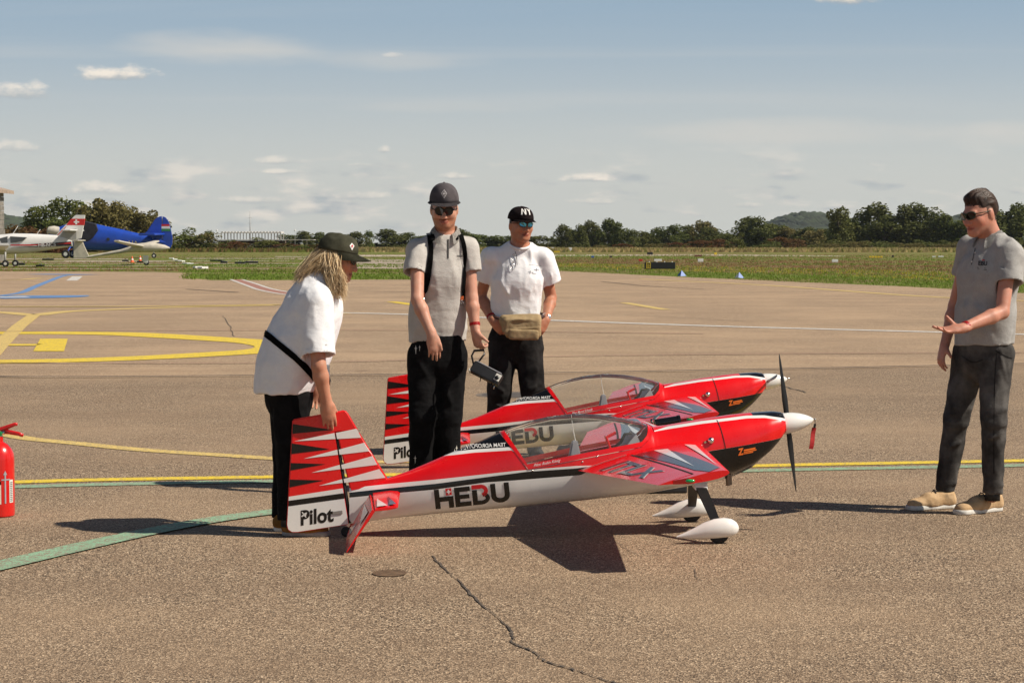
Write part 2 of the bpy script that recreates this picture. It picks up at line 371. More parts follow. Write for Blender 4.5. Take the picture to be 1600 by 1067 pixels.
for k, (pts, wd) in enumerate([([(1085, 890), (1088, 903), (1098, 908)], .004), ([(960, 845), (985, 862), (1000, 868)], .003), ([(348, 493), (360, 512), (366, 526)], .012), ([(1180, 590), (1215, 601), (1260, 614)], .018),
                               ([(975, 492), (1090, 498), (1180, 503)], .03), ([(520, 455), (640, 456.5)], .12), ([(290, 452), (372, 457)], .16), ([(150, 463), (230, 462.5)], .12), ([(940, 440), (1010, 447), (1100, 452)], .10),
                               ]):
    line('crack', wobble(G(pts), .004 if wd < .01 else .02, 8, k), wd, Z1 + .0003 * k, P_CRK, 'short dark crack in the asphalt', smooth=False)
def disc(name, px, py, rx, m, z, label, ratio=1.0):
    c = gnd(px, py); pts = [(c.x + rx * math.cos(a), c.y + rx * ratio * math.sin(a)) for a in [2 * math.pi * k / 40 for k in range(40)]]
    return sheet(name, pts, z, m, label)
disc('manhole_cover', 800, 617, .30, mat('manhole_iron', (.085, .07, .058), .7, var=.3, vscale=12), Z1, 'dark round manhole cover behind the further aeroplane', 1.1)
disc('manhole_frame', 800, 617, .36, mat('manhole_ring', (.17, .135, .105), .8, var=.2, vscale=12), .002, 'round frame of the manhole cover', 1.1)
disc('stain', 609, 896, .078, P_OIL, Z1, 'small brown oil stain on the asphalt', 1.2)

# grass verge beyond the apron: tufts of blades, thinning with distance
def grass_tufts():
    rnd = random.Random(5); verts, faces, cols = [], [], []
    edge = [(1750, 467), (1600, 458), (1400, 447), (1230, 440), (1050, 432), (950, 427), (862, 423)]
    def tuft(x, y, h, c):
        for _ in range(3):
            a = rnd.uniform(0, math.pi); wd = h * rnd.uniform(.25, .5); lx = rnd.uniform(-.35, .35) * h
            i = len(verts)
            ox, oy = x + rnd.uniform(-.15, .15), y + rnd.uniform(-.15, .15)
            verts.extend([(ox - wd * math.cos(a), oy - wd * math.sin(a), -.03), (ox + wd * math.cos(a), oy + wd * math.sin(a), -.03), (ox + lx, oy + lx * .5, h)])
            faces.append((i, i + 1, i + 2)); v = rnd.uniform(.7, 1.25); cols.extend([(c[0] * v, c[1] * v, c[2] * v, 1)] * 3)
    green, yel, brn, dk = (.195, .275, .045), (.50, .42, .05), (.32, .19, .10), (.15, .18, .035)
    n = 0
    while n < 26000:
        px = rnd.uniform(855, 1610); ey = float(np.interp(px, [e[0] for e in edge[::-1]], [e[1] for e in edge[::-1]]))
        t = rnd.random() ** .8; py = ey - t * (ey - 398) + rnd.uniform(-.3, .8); p = gnd(px, py)
        b = mnoise.noise((p.x * .05, p.y * .09, 0)) * .5 + .5; f = (ey - py) / (ey - 398)
        c = green
        if f < .25: c = green if rnd.random() < .85 else dk
        elif f < .5: c = yel if (rnd.random() < .28 and b > .35) else (green if rnd.random() < .7 else brn)
        elif f < .82: c = brn if rnd.random() < .30 + .6 * (b > .48) else (dk if rnd.random() < .4 else green)
        else: c = green if b > .4 else brn
        tuft(p.x, p.y, rnd.uniform(.02, .065) * (1 + f * .8), c); n += 1
    while n < 33000:
        px = rnd.uniform(285, 640); py = rnd.choice([rnd.uniform(427.5, 437), rnd.uniform(420.5, 426), rnd.uniform(412.5, 418), rnd.uniform(402, 410)]) if rnd.random() < .9 else rnd.uniform(395, 403)
        p = gnd(px, py); tuft(p.x, p.y, rnd.uniform(.03, .10), green if rnd.random() < .8 else dk); n += 1
    while n < 37000:
        px = rnd.uniform(-10, 290); py = rnd.choice([rnd.uniform(421, 423.6), rnd.uniform(416.5, 419), rnd.uniform(409, 414), rnd.uniform(398, 406)])
        p = gnd(px, py); tuft(p.x, p.y, rnd.uniform(.03, .09), green if rnd.random() < .6 else brn); n += 1
    m = bpy.data.materials.new('grass_blades'); m.use_nodes = True; t = NT(m.node_tree); b = t.n['Principled BSDF']
    at_ = t.new('ShaderNodeAttribute', attribute_name='col'); t.link(at_.outputs['Color'], b.inputs['Base Color']); b.inputs['Roughness'].default_value = .9; b.inputs['Specular IOR Level'].default_value = .1
    tr = t.new('ShaderNodeBsdfTranslucent'); t.link(at_.outputs['Color'], tr.inputs['Color']); mx = t.new('ShaderNodeMixShader'); mx.inputs[0].default_value = .4; t.link(b.outputs[0], mx.inputs[1]); t.link(tr.outputs[0], mx.inputs[2]); t.link(mx.outputs[0], t.n['Material Output'].inputs['Surface'])
    o = mesh_obj('grass', verts, faces, m, smooth=False)
    ca = o.data.color_attributes.new('col', 'FLOAT_COLOR', 'POINT'); ca.data.foreach_set('color', np.array(cols, dtype=np.float32).ravel())
    tag(o, 'green and rust brown grass with yellow flowers beyond the apron', kind='stuff')
grass_tufts()
def crop_band():
    """tall dry crop and weeds along the foot of the far trees"""
    rnd = random.Random(8); verts, faces, cols = [], [], []
    for k in range(22000):
        px = rnd.uniform(560, 1640) if k % 4 else rnd.uniform(150, 640); Y = rnd.uniform(330, 470); x = (px - 800) / FPX * Y
        h = rnd.uniform(.25, .75); a = rnd.uniform(-.5, .5); wd = rnd.uniform(.12, .4); i = len(verts)
        verts.extend([(x - wd, Y - wd * a, -.05), (x + wd, Y + wd * a, -.05), (x + wd * rnd.uniform(-.7, .7), Y, h)]); faces.append((i, i + 1, i + 2))
        c = rnd.choice([(.50, .39, .17), (.44, .33, .15), (.32, .30, .09), (.55, .41, .20)]) if px > 560 else rnd.choice([(.22, .20, .06), (.28, .18, .08), (.16, .17, .04)])
        cols.extend([(*c, 1)] * 3)
    o = mesh_obj('crop', verts, faces, bpy.data.materials['grass_blades'], smooth=False)
    ca = o.data.color_attributes.new('col', 'FLOAT_COLOR', 'POINT'); ca.data.foreach_set('color', np.array(cols, dtype=np.float32).ravel())
    tag(o, 'band of tall dry straw coloured crop before the far trees', kind='stuff')
crop_band()

# ------------------------------------------------------------------ trees
def leaf_mat(name, c1, c2):
    m = bpy.data.materials.new(name); m.use_nodes = True; t = NT(m.node_tree); b = t.n['Principled BSDF']
    oi = t.new('ShaderNodeObjectInfo'); g = t.new('ShaderNodeNewGeometry')
    c = t.mix(g.outputs['Random Per Island'], c1, c2)
    c = t.mix(t.math('MULTIPLY', oi.outputs['Random'], .55), c, (.12, .105, .03))
    t.link(c, b.inputs['Base Color']); b.inputs['Roughness'].default_value = .75; b.inputs['Specular IOR Level'].default_value = .2
    tr = t.new('ShaderNodeBsdfTranslucent'); t.link(c, tr.inputs['Color']); mx = t.new('ShaderNodeMixShader'); mx.inputs[0].default_value = .28
    t.link(b.outputs[0], mx.inputs[1]); t.link(tr.outputs[0], mx.inputs[2]); t.link(mx.outputs[0], t.n['Material Output'].inputs['Surface'])
    return m
LEAF = {'dark': leaf_mat('dark_leaves', (.058, .078, .018), (.135, .155, .042)), 'mid': leaf_mat('green_leaves', (.075, .10, .02), (.155, .18, .048)),
        'olive': leaf_mat('olive_leaves', (.13, .115, .036), (.23, .19, .07)), 'red': leaf_mat('rusty_leaves', (.10, .035, .018), (.19, .075, .032))}
BARK = mat('bark', (.085, .065, .048), .95, var=.35, vscale=3, bump=.5, bscale=6)
def crown_mesh(seed, blobs, n, leaf, squash=1.0, gap=.25):
    """leaf quads on and in uneven lumps; unit tree height"""
    rnd = random.Random(seed); B = []
    for _ in range(blobs):
        a = rnd.uniform(0, 6.28); hgt = rnd.uniform(.10, .90) ** .9; rr = .36 * max(.08, 1 - ((hgt - .38) / .62) ** 2) ** .6 * squash
        q = rnd.uniform(.25, 1) * rr
        B.append((q * math.cos(a), q * math.sin(a), hgt, rnd.uniform(.085, .17)))
    for _ in range(9):
        a = rnd.uniform(0, 6.28); q = rnd.uniform(.1, .34) * squash; B.append((q * math.cos(a), q * math.sin(a), rnd.uniform(.05, .17), rnd.uniform(.10, .15)))
    B.append((0, 0, .55, .2)); vs, fs = [], []
    for _ in range(n):
        bx, by, bz, br = rnd.choice(B)
        d = Vector((rnd.gauss(0, 1), rnd.gauss(0, 1), rnd.gauss(0, .8))).normalized(); r = br * (1 - gap * rnd.random() ** 2 + rnd.uniform(-.02, .14))
        p = Vector((bx, by, bz)) + d * r
        if p.z < .015: p.z = abs(p.z) + .02
        s = leaf * rnd.uniform(.6, 1.35); u = Vector((rnd.gauss(0, 1), rnd.gauss(0, 1), rnd.gauss(0, 1))).normalized()
        nn = (d * .9 + u).normalized(); x, y, _z = frame(nn); i = len(vs)
        for cx, cy in ((-1, -.55), (1, -.7), (.75, .7), (-.8, .6)): vs.append(p + x * cx * s + y * cy * s)
        fs.append((i, i + 1, i + 2, i + 3))
    return vs, fs, B
def tree_proto(seed, kind, blobs, n, leaf, squash=1.0):
    vs, fs, B = crown_mesh(seed, blobs, n, leaf, squash)
    root = empty('tree')
    cr_ = mesh_obj('crown', vs, fs, LEAF[kind], root, smooth=False)
    bm = bmesh.new(); add_tube(bm, [(0, 0, -.02), (.004, 0, .15), (-.006, .004, .35), (0, 0, .62)], [.028, .021, .017, .006], 8)
    for b in B[:6]: add_tube(bm, [(0, 0, .22), (b[0] * .5, b[1] * .5, (.22 + b[2]) * .5 + .02), (b[0], b[1], b[2])], [.012, .008, .003], 6)
    bm_obj('trunk', bm, BARK, root, smooth=True)
    return root
PROTO = {}
for key, args in {'oak': (11, 'dark', 24, 4200, .020, 1.1), 'oak2': (12, 'dark', 20, 3800, .021, .95), 'ash': (13, 'mid', 17, 3600, .021, .85), 'willow': (14, 'olive', 20, 3800, .021, 1.0),
                  'tall': (15, 'mid', 14, 3000, .020, .6), 'bush': (16, 'mid', 14, 1600, .028, 1.5), 'redbush': (17, 'red', 14, 1500, .028, 1.6), 'olivebush': (18, 'olive', 12, 1500, .028, 1.5)}.items():
    PROTO[key] = tree_proto(*args)
TREE_N = {k: 0 for k in PROTO}
KIND_TXT = {'oak': 'dark broad oak', 'oak2': 'dark rounded tree', 'ash': 'mid green leafy tree', 'willow': 'olive brown willow', 'tall': 'slim upright green tree', 'bush': 'low green shrub', 'redbush': 'rust coloured shrub', 'olivebush': 'olive shrub'}
def plant(key, px, ytop, wpx, Y, where, base_y=None):
    x = (px - 800) / FPX * Y; H = max(1.2, at(px, ytop, Y).z); first = TREE_N[key] == 0
    o = PROTO[key] if first else copy_tree(PROTO[key]); TREE_N[key] += 1
    for q in [o]: q.name = 'shrub' if 'bush' in key else 'tree'
    o.location = (x, Y, 0); rnd = random.Random(px * 7 + ytop); wm = wpx / FPX * Y
    sw = max(.5 * H, wm) * 1.45 / (.92 if 'bush' in key else .80); o.scale = (sw, sw, H * 1.0); o.rotation_euler = (0, 0, rnd.uniform(0, 6.28))
    tag(o, KIND_TXT[key] + ' ' + where, 'shrub' if 'bush' in key else 'tree', where.split(' in ')[-1].split(' along ')[-1] + ' ' + key)
L_ = 'in the clump behind the parked aircraft'
for key, px, yt, wp in [('ash', 66, 311, 46), ('ash', 112, 300, 52), ('oak2', 132, 322, 60), ('willow', 152, 305, 46), ('willow', 170, 302, 42), ('ash', 96, 335, 50), ('willow', 188, 318, 44), ('willow', 207, 317, 42), ('willow', 226, 322, 44), ('willow', 243, 334, 40), ('oak2', 160, 335, 60)]:
    plant(key, px, yt, wp, 330 + (px * 13 % 29), L_)
for key, px, yt, wp in [('redbush', 18, 354, 40), ('redbush', 45, 356, 42), ('redbush', 72, 358, 40), ('redbush', 96, 360, 36)]:
    plant(key, px, yt, wp, 300 + px * 7 % 11, 'in the low hedge behind the parked aircraft')
for key, px, yt, wp in [('bush', 292, 354, 44), ('olivebush', 318, 361, 40), ('bush', 345, 374, 34), ('redbush', 366, 378, 34), ('bush', 420, 370, 42), ('olivebush', 398, 377, 36), ('redbush', 452, 381, 34), ('bush', 478, 380, 34), ('redbush', 505, 381, 32), ('olivebush', 530, 379, 34), ('bush', 272, 368, 30)]:
    plant(key, px, yt, wp, 385 + px % 13, 'in the thicket around the long pavilion')
for key, px, yt, wp in [('tall', 325, 362, 26), ('ash', 455, 364, 36), ('oak', 476, 362, 32), ('oak2', 500, 362, 30), ('ash', 520, 366, 30), ('oak', 552, 363, 34), ('tall', 578, 362, 22), ('oak2', 606, 357, 48), ('oak', 632, 364, 36), ('ash', 660, 366, 34), ('tall', 690, 366, 26), ('oak', 722, 358, 36), ('ash', 742, 363, 40), ('ash', 768, 366, 40), ('oak2', 790, 368, 36), ('ash', 815, 368, 34), ('ash', 836, 366, 30), ('ash', 862, 370, 34)]:
    plant(key, px, yt, wp, 560 + px % 23, 'in the distant row beyond the field')
for key, px, yt, wp in [('oak', 884, 352, 28), ('oak2', 903, 350, 28), ('oak', 926, 346, 30), ('oak', 950, 343, 34), ('oak2', 968, 346, 26), ('tall', 990, 360, 26), ('ash', 1008, 358, 22), ('tall', 1025, 357, 24), ('oak', 1046, 352, 36), ('oak2', 1070, 351, 36), ('willow', 1094, 340, 34), ('oak', 1112, 356, 32), ('ash', 1132, 362, 30), ('oak', 1168, 340, 46), ('oak2', 1190, 338, 44), ('ash', 1212, 346, 38), ('willow', 1236, 352, 36), ('oak', 1256, 356, 32), ('willow', 1276, 356, 34)]:
    plant(key, px, yt, wp, 540 + px % 29, 'along the far treeline beyond the grass field')
for key, px, yt, wp in [('ash', 1309, 317, 34), ('oak', 1326, 338, 46), ('oak', 1358, 320, 60), ('oak2', 1382, 334, 48), ('oak2', 1414, 318, 46), ('oak', 1444, 320, 54), ('oak2', 1468, 332, 50), ('ash', 1496, 338, 42), ('oak', 1528, 330, 54), ('oak2', 1562, 326, 54), ('oak', 1594, 320, 54), ('oak2', 1626, 326, 54)]:
    plant(key, px, yt, wp, 470 + px % 31, 'in the tall wood beyond the grass field')
for key, px, yt, wp in [('redbush', 1098, 376, 30), ('redbush', 1125, 374, 34), ('redbush', 1060, 379, 24), ('olivebush', 1030, 379, 26), ('redbush', 1222, 371, 30), ('redbush', 1245, 374, 26), ('bush', 1200, 378, 26), ('bush', 1270, 380, 30), ('olivebush', 1295, 379, 28), ('olivebush', 1335, 376, 30), ('bush', 1205, 386, 20), ('bush', 1240, 386, 20), ('redbush', 975, 381, 24), ('olivebush', 940, 383, 22), ('olivebush', 1420, 380, 30), ('olivebush', 1480, 380, 30), ('bush', 1380, 381, 30), ('bush', 1545, 380, 30)]:
    plant(key, px, yt, wp, 440 + px % 17, 'at the foot of the far trees in the field')
for key, px, yt, wp in [('oak2', 893, 362, 30), ('ash', 915, 364, 32), ('oak', 938, 360, 32), ('ash', 960, 364, 32), ('oak2', 980, 366, 32), ('ash', 1000, 366, 30), ('oak', 1018, 365, 30), ('oak2', 1036, 362, 32), ('ash', 1058, 364, 34), ('oak', 1082, 362, 34), ('oak2', 1102, 364, 34), ('oak', 1122, 366, 32), ('ash', 1143, 364, 34), ('oak2', 1158, 360, 34), ('ash', 1178, 358, 36), ('oak', 1202, 360, 36), ('oak2', 1224, 362, 34), ('ash', 1246, 364, 34), ('oak2', 1268, 362, 34), ('oak', 1290, 358, 36)]:
    plant(key, px, yt, wp, 575 + px % 19, 'in the second rank of the far treeline')
for key, px, yt, wp in [('ash', 1342, 352, 44), ('oak2', 1372, 350, 44), ('ash', 1400, 352, 42), ('oak', 1430, 350, 44), ('ash', 1458, 352, 42), ('oak2', 1484, 354, 40), ('oak', 1512, 352, 44), ('ash', 1545, 350, 44), ('oak2', 1578, 350, 44)]:
    plant(key, px, yt, wp, 505 + px % 13, 'filling gaps in the tall wood')
for px in range(1310, 1620, 26): plant(('olivebush', 'bush', 'bush')[px // 26 % 3], px, 374 + px % 5, 34, 462 + px % 7, 'under the edge of the tall wood')
plant('bush', 1150, 362, 20, 400, 'standing alone before the treeline in the field')
byl = {}
for o in COL.objects:
    if o.get('category') in ('tree', 'shrub'): byl.setdefault(o['label'], []).append(o)
for lab, os_ in byl.items():
    if len(os_) < 2: continue
    os_.sort(key=lambda o: o.scale.z); os_[-1]['label'] = 'tallest ' + lab; os_[0]['label'] = 'lowest ' + lab
    rest = os_[1:-1]
    if len(rest) > 1:
        rest.sort(key=lambda o: o.scale.x / o.scale.z); rest[-1]['label'] = 'widest ' + lab
        if len(rest) > 2: rest[0]['label'] = 'narrowest ' + lab

# wooded hills
def hill(name, prof, Y, depth, label):
    rnd = random.Random(4); xs = np.linspace(prof[0][0], prof[-1][0], 260); vs = []; rows = 26
    for j in range(rows):
        t = j / (rows - 1)
        for px in xs:
            h = max(0, at(px, interp(prof, px), Y).z) * math.sin(math.pi * (.06 + .88 * t) ) ; yy = Y - depth / 2 + depth * t
            wob = (mnoise.noise((px * .35, yy * .02, 3)) * 5 + mnoise.noise((px * .9, yy * .06, 1)) * 4) * (1 if h > 25 else .1)
            vs.append(((px - 800) / FPX * Y, yy, h + wob - 2))
    n = len(xs); fs = [(j * n + i, j * n + i + 1, (j + 1) * n + i + 1, (j + 1) * n + i) for j in range(rows - 1) for i in range(n - 1)]
    m = mat('wooded_hill', (.030, .044, .016), .95, var=.5, vscale=.03, bump=1., bscale=.06)
    tag(mesh_obj(name, vs, fs, m, smooth=True), label, kind='structure')
hill('hill', [(1120, 384), (1170, 370), (1200, 350), (1222, 337), (1250, 330), (1275, 331), (1294, 342), (1320, 356), (1400, 352), (1450, 345), (1490, 336), (1530, 334), (1580, 340), (1650, 350), (1760, 384)], 2600, 700, 'rounded wooded hill far beyond the trees')
hill('hill', [(-120, 330), (-60, 326), (0, 334), (40, 341), (70, 347), (110, 356), (180, 366), (260, 384)], 3000, 700, 'wooded slope far behind the hangar')
# ------------------------------------------------------------------ the two model aeroplanes
RED = mat('red_gloss_paint', (.76, .004, .006), .28, coat=.35, var=.04, vscale=3, rvar=.04)
WHITE = mat('white_gloss_paint', (.80, .785, .75), .25, coat=.6, var=.02, vscale=4, rvar=.05)
BLACK = mat('black_gloss_paint', (.006, .006, .0065), .22, coat=.4, spec=.3)
CARBON = mat('carbon_fibre', (.008, .008, .0085), .4, coat=.12, spec=.3, bump=.15, bscale=300)
RUBBER = mat('rubber', (.014, .013, .013), .8, var=.2, vscale=30)
CREAM = mat('cockpit_cream', (.62, .55, .44), .6, var=.05, vscale=8)
GREYP = mat('grey_plastic', (.34, .34, .36), .45, var=.08, vscale=20)
CHROME = mat('chrome', (.75, .72, .68), .18, metal=1.0, rvar=.08, vscale=30)
ORANGE = mat('orange_print', (.85, .17, .02), .4); GREENL = mat('green_lens', (.01, .33, .09), .12, coat=.6)
DKGAP = mat('dark_gap', (.01, .008, .008), .9)
def glass_mat(name='canopy_glass', tint=(.985, .985, .97), gl=.07):
    m = bpy.data.materials.new(name); m.use_nodes = True; t = NT(m.node_tree); t.n.clear()
    tr = t.new('ShaderNodeBsdfTransparent'); tr.inputs[0].default_value = (*tint, 1)
    gs = t.new('ShaderNodeBsdfGlossy'); gs.inputs['Roughness'].default_value = .03; gs.inputs[0].default_value = (1, 1, 1, 1)
    df = t.new('ShaderNodeBsdfDiffuse'); df.inputs[0].default_value = (.62, .60, .56, 1)
    fr = t.new('ShaderNodeFresnel'); fr.inputs[0].default_value = 1.22
    tc = t.new('ShaderNodeTexCoord').outputs['Object']
    m1 = t.new('ShaderNodeMixShader'); t.link(t.step(t.noise(tc, 9, 4, .6), .3, .8, gl * .5, gl * 1.5), m1.inputs[0]); t.link(tr.outputs[0], m1.inputs[1]); t.link(df.outputs[0], m1.inputs[2])
    m2 = t.new('ShaderNodeMixShader'); t.link(fr.outputs[0], m2.inputs[0]); t.link(m1.outputs[0], m2.inputs[1]); t.link(gs.outputs[0], m2.inputs[2])
    o = t.new('ShaderNodeOutputMaterial'); t.link(m2.outputs[0], o.inputs['Surface']); return m
GLASS = glass_mat()

def poly_bm(polys):
    bm = bmesh.new()
    for p in polys:
        bm.faces.new([bm.verts.new((q[0], q[1], 0)) for q in p])
    bmesh.ops.triangulate(bm, faces=bm.faces[:]); return bm
def text_bm(s, size=1.0, bold=0.0, shear=0.0):
    c = bpy.data.curves.new('t', 'FONT'); c.body = s; c.size = size; c.offset = bold; c.shear = shear; c.resolution_u = 4
    o = bpy.data.objects.new('t', c); COL.objects.link(o); bpy.context.view_layer.update()
    me = bpy.data.meshes.new_from_object(o.evaluated_get(bpy.context.evaluated_depsgraph_get()))
    bm = bmesh.new(); bm.from_mesh(me); bpy.data.objects.remove(o); bpy.data.curves.remove(c); bpy.data.meshes.remove(me)
    bmesh.ops.triangulate(bm, faces=bm.faces[:]); return bm
def bm_extent(bm):
    xs = [v.co.x for v in bm.verts]; ys = [v.co.y for v in bm.verts]; return min(xs), max(xs), min(ys), max(ys)
def fit_bm(bm, w_, h_=None):
    x0, x1, y0, y1 = bm_extent(bm); sx = w_ / (x1 - x0); sy = sx if h_ is None else h_ / (y1 - y0)
    for v in bm.verts: v.co.x = (v.co.x - x0) * sx; v.co.y = (v.co.y - y0) * sy
    return bm
def decal(name, bm, fn, m, parent, grid=.03):
    """2D mesh -> cut on a grid -> laid onto a surface by fn(u, v)"""
    x0, x1, y0, y1 = bm_extent(bm)
    if grid:
        for ax, lo, hi in ((0, x0, x1), (1, y0, y1)):
            k = math.ceil(lo / grid + 1e-6)
            while k * grid < hi:
                co = [0, 0, 0]; co[ax] = k * grid; no = [0, 0, 0]; no[ax] = 1
                bmesh.ops.bisect_plane(bm, geom=bm.verts[:] + bm.edges[:] + bm.faces[:], plane_co=co, plane_no=no); k += 1
    for v in bm.verts: v.co = fn(v.co.x, v.co.y)
    return bm_obj(name, bm, m, parent, smooth=False)
def arcpoly(cx, cy, rx, ry, th, a0, a1, n=14):
    A = [R(a0 + (a1 - a0) * k / n) for k in range(n + 1)]
    return [(cx + rx * math.cos(a), cy + ry * math.sin(a)) for a in A] + [(cx + (rx - th) * math.cos(a), cy + (ry - th * .9) * math.sin(a)) for a in A[::-1]]
def rect(x0, y0, x1, y1): return [(x0, y0), (x1, y0), (x1, y1), (x0, y1)]
def clip(poly, a, b_, keep):                      # Sutherland-Hodgman against the line a->b
    def side(p): return ((b_[0] - a[0]) * (p[1] - a[1]) - (b_[1] - a[1]) * (p[0] - a[0])) * keep
    out = []
    for i, p in enumerate(poly):
        q = poly[(i + 1) % len(poly)]; sp, sq = side(p), side(q)
        if sp >= 0: out.append(p)
        if sp * sq < 0:
            t = sp / (sp - sq); out.append((p[0] + (q[0] - p[0]) * t, p[1] + (q[1] - p[1]) * t))
    return out

F_TOP = [(-.835, .262), (-.70, .285), (-.641, .299), (-.527, .338), (-.428, .379), (-.33, .421), (-.28, .441), (-.165, .486), (-.056, .534), (0, .557), (.099, .589), (.198, .611), (.331, .624), (.464, .616), (.581, .597), (.66, .577), (.731, .553), (.80, .559), (.865, .57), (1.0, .592), (1.133, .611), (1.268, .624), (1.36, .629), (1.40, .624), (1.412, .612)]
F_BOT = [(-.835, .066), (-.661, .090), (-.401, .115), (-.205, .130), (0, .147), (.32, .175), (.65, .205), (.9, .245), (1.05, .268), (1.15, .290), (1.25, .335), (1.33, .405), (1.388, .478), (1.412, .51)]
F_W = [(-.835, .013), (-.641, .034), (-.4, .082), (0, .138), (.3, .165), (.7, .172), (1.0, .166), (1.2, .150), (1.32, .126), (1.385, .100), (1.412, .078)]
F_ZC = [(-.835, .165), (-.4, .235), (0, .290), (.4, .345), (.9, .42), (1.2, .475), (1.412, .56)]
def f_y(x, z):
    zt, zb, wd, zc_ = interp(F_TOP, x), interp(F_BOT, x), interp(F_W, x), interp(F_ZC, x)
    if z >= zc_: u = min(1, (z - zc_) / (zt - zc_)); n = 2.25
    else: u = min(1, (zc_ - z) / (zc_ - zb)); n = 2.7
    return wd * max(0, 1 - u ** n) ** (1 / n)
CUT = [(-.066, .60), (-.0655, .530), (.071, .352), (.317, .402), (.646, .464), (.686, .500), (.712, .556), (.7125, .70)]
GLS = [(-.042, .60), (-.0415, .541), (.066, .380), (.317, .430), (.650, .490), (.680, .520), (.698, .562), (.6985, .70)]
def L1(x): return interp([(-.83, .204), (-.4, .249), (-.144, .287), (.337, .325), (.42, .371), (.5, .378), (.98, .438), (1.0, .415), (1.105, .28), (1.15, .20), (1.41, .2)], x)
def L2(x): return interp([(-.83, .230), (-.4, .278), (.06, .342), (.307, .359), (.42, .372), (.5, .379), (.98, .4385), (1.171, .466), (1.397, .50), (1.412, .501)], x)
def L3(x): return interp([(-.83, .252), (-.4, .299), (0, .346), (.31, .372), (.42, .374), (.5, .380), (.98, .439), (1.171, .4662), (1.397, .5002), (1.412, .5012)], x)
def L4(x): return interp([(-.55, .360), (-.465, .391), (-.4, .406), (-.205, .434), (-.012, .449), (.2, .46), (.712, .60), (.725, .60), (.7251, .536), (.977, .574), (1.209, .600), (1.30, .602), (1.383, .590), (1.412, .583)], x)
def L5(x): return L4(x) + interp([(-.5, .002), (-.42, .014), (0, .017), (.73, .004), (.80, .010), (1.2, .012), (1.41, .012)], x)

def loft_bands(name, xs, levels, nsub, mats, midx, parent, yfun, mirror=True):
    """side surface as bands between level curves (paint edges are mesh edges)"""
    V, Fc, MI = [], [], []; rows = sum(nsub) + 1
    for sgn in (-1, 1):
        off = len(V)
        for x in xs:
            lv = levels(x); zs = []
            for b in range(len(lv) - 1):
                for k in range(nsub[b]):
                    t = k / nsub[b]
                    if b == 0: t = 1 - math.cos(t * math.pi / 2)
                    if b == len(lv) - 2: t = math.sin(t * math.pi / 2)
                    zs.append(lv[b] + (lv[b + 1] - lv[b]) * t)
            zs.append(lv[-1])
            V.extend([(x, sgn * yfun(x, z), z) for z in zs])
        bi = [b for b in range(len(nsub)) for _ in range(nsub[b])]
        for i in range(len(xs) - 1):
            for j in range(rows - 1):
                a, b_, c, d = off + i * rows + j, off + (i + 1) * rows + j, off + (i + 1) * rows + j + 1, off + i * rows + j + 1
                Fc.append((a, b_, c, d) if sgn < 0 else (d, c, b_, a)); MI.append(midx(bi[j], .5 * (xs[i] + xs[i + 1])))
    bm = bmesh.new(); bv = [bm.verts.new(v) for v in V]
    for f, mi in zip(Fc, MI):
        fc = bm.faces.new([bv[k] for k in f]); fc.material_index = mi
    bmesh.ops.remove_doubles(bm, verts=bm.verts[:], dist=2e-5)
    bmesh.ops.dissolve_degenerate(bm, edges=bm.edges[:], dist=1e-5)
    return bm_obj(name, bm, mats, parent, smooth=True, auto=50)

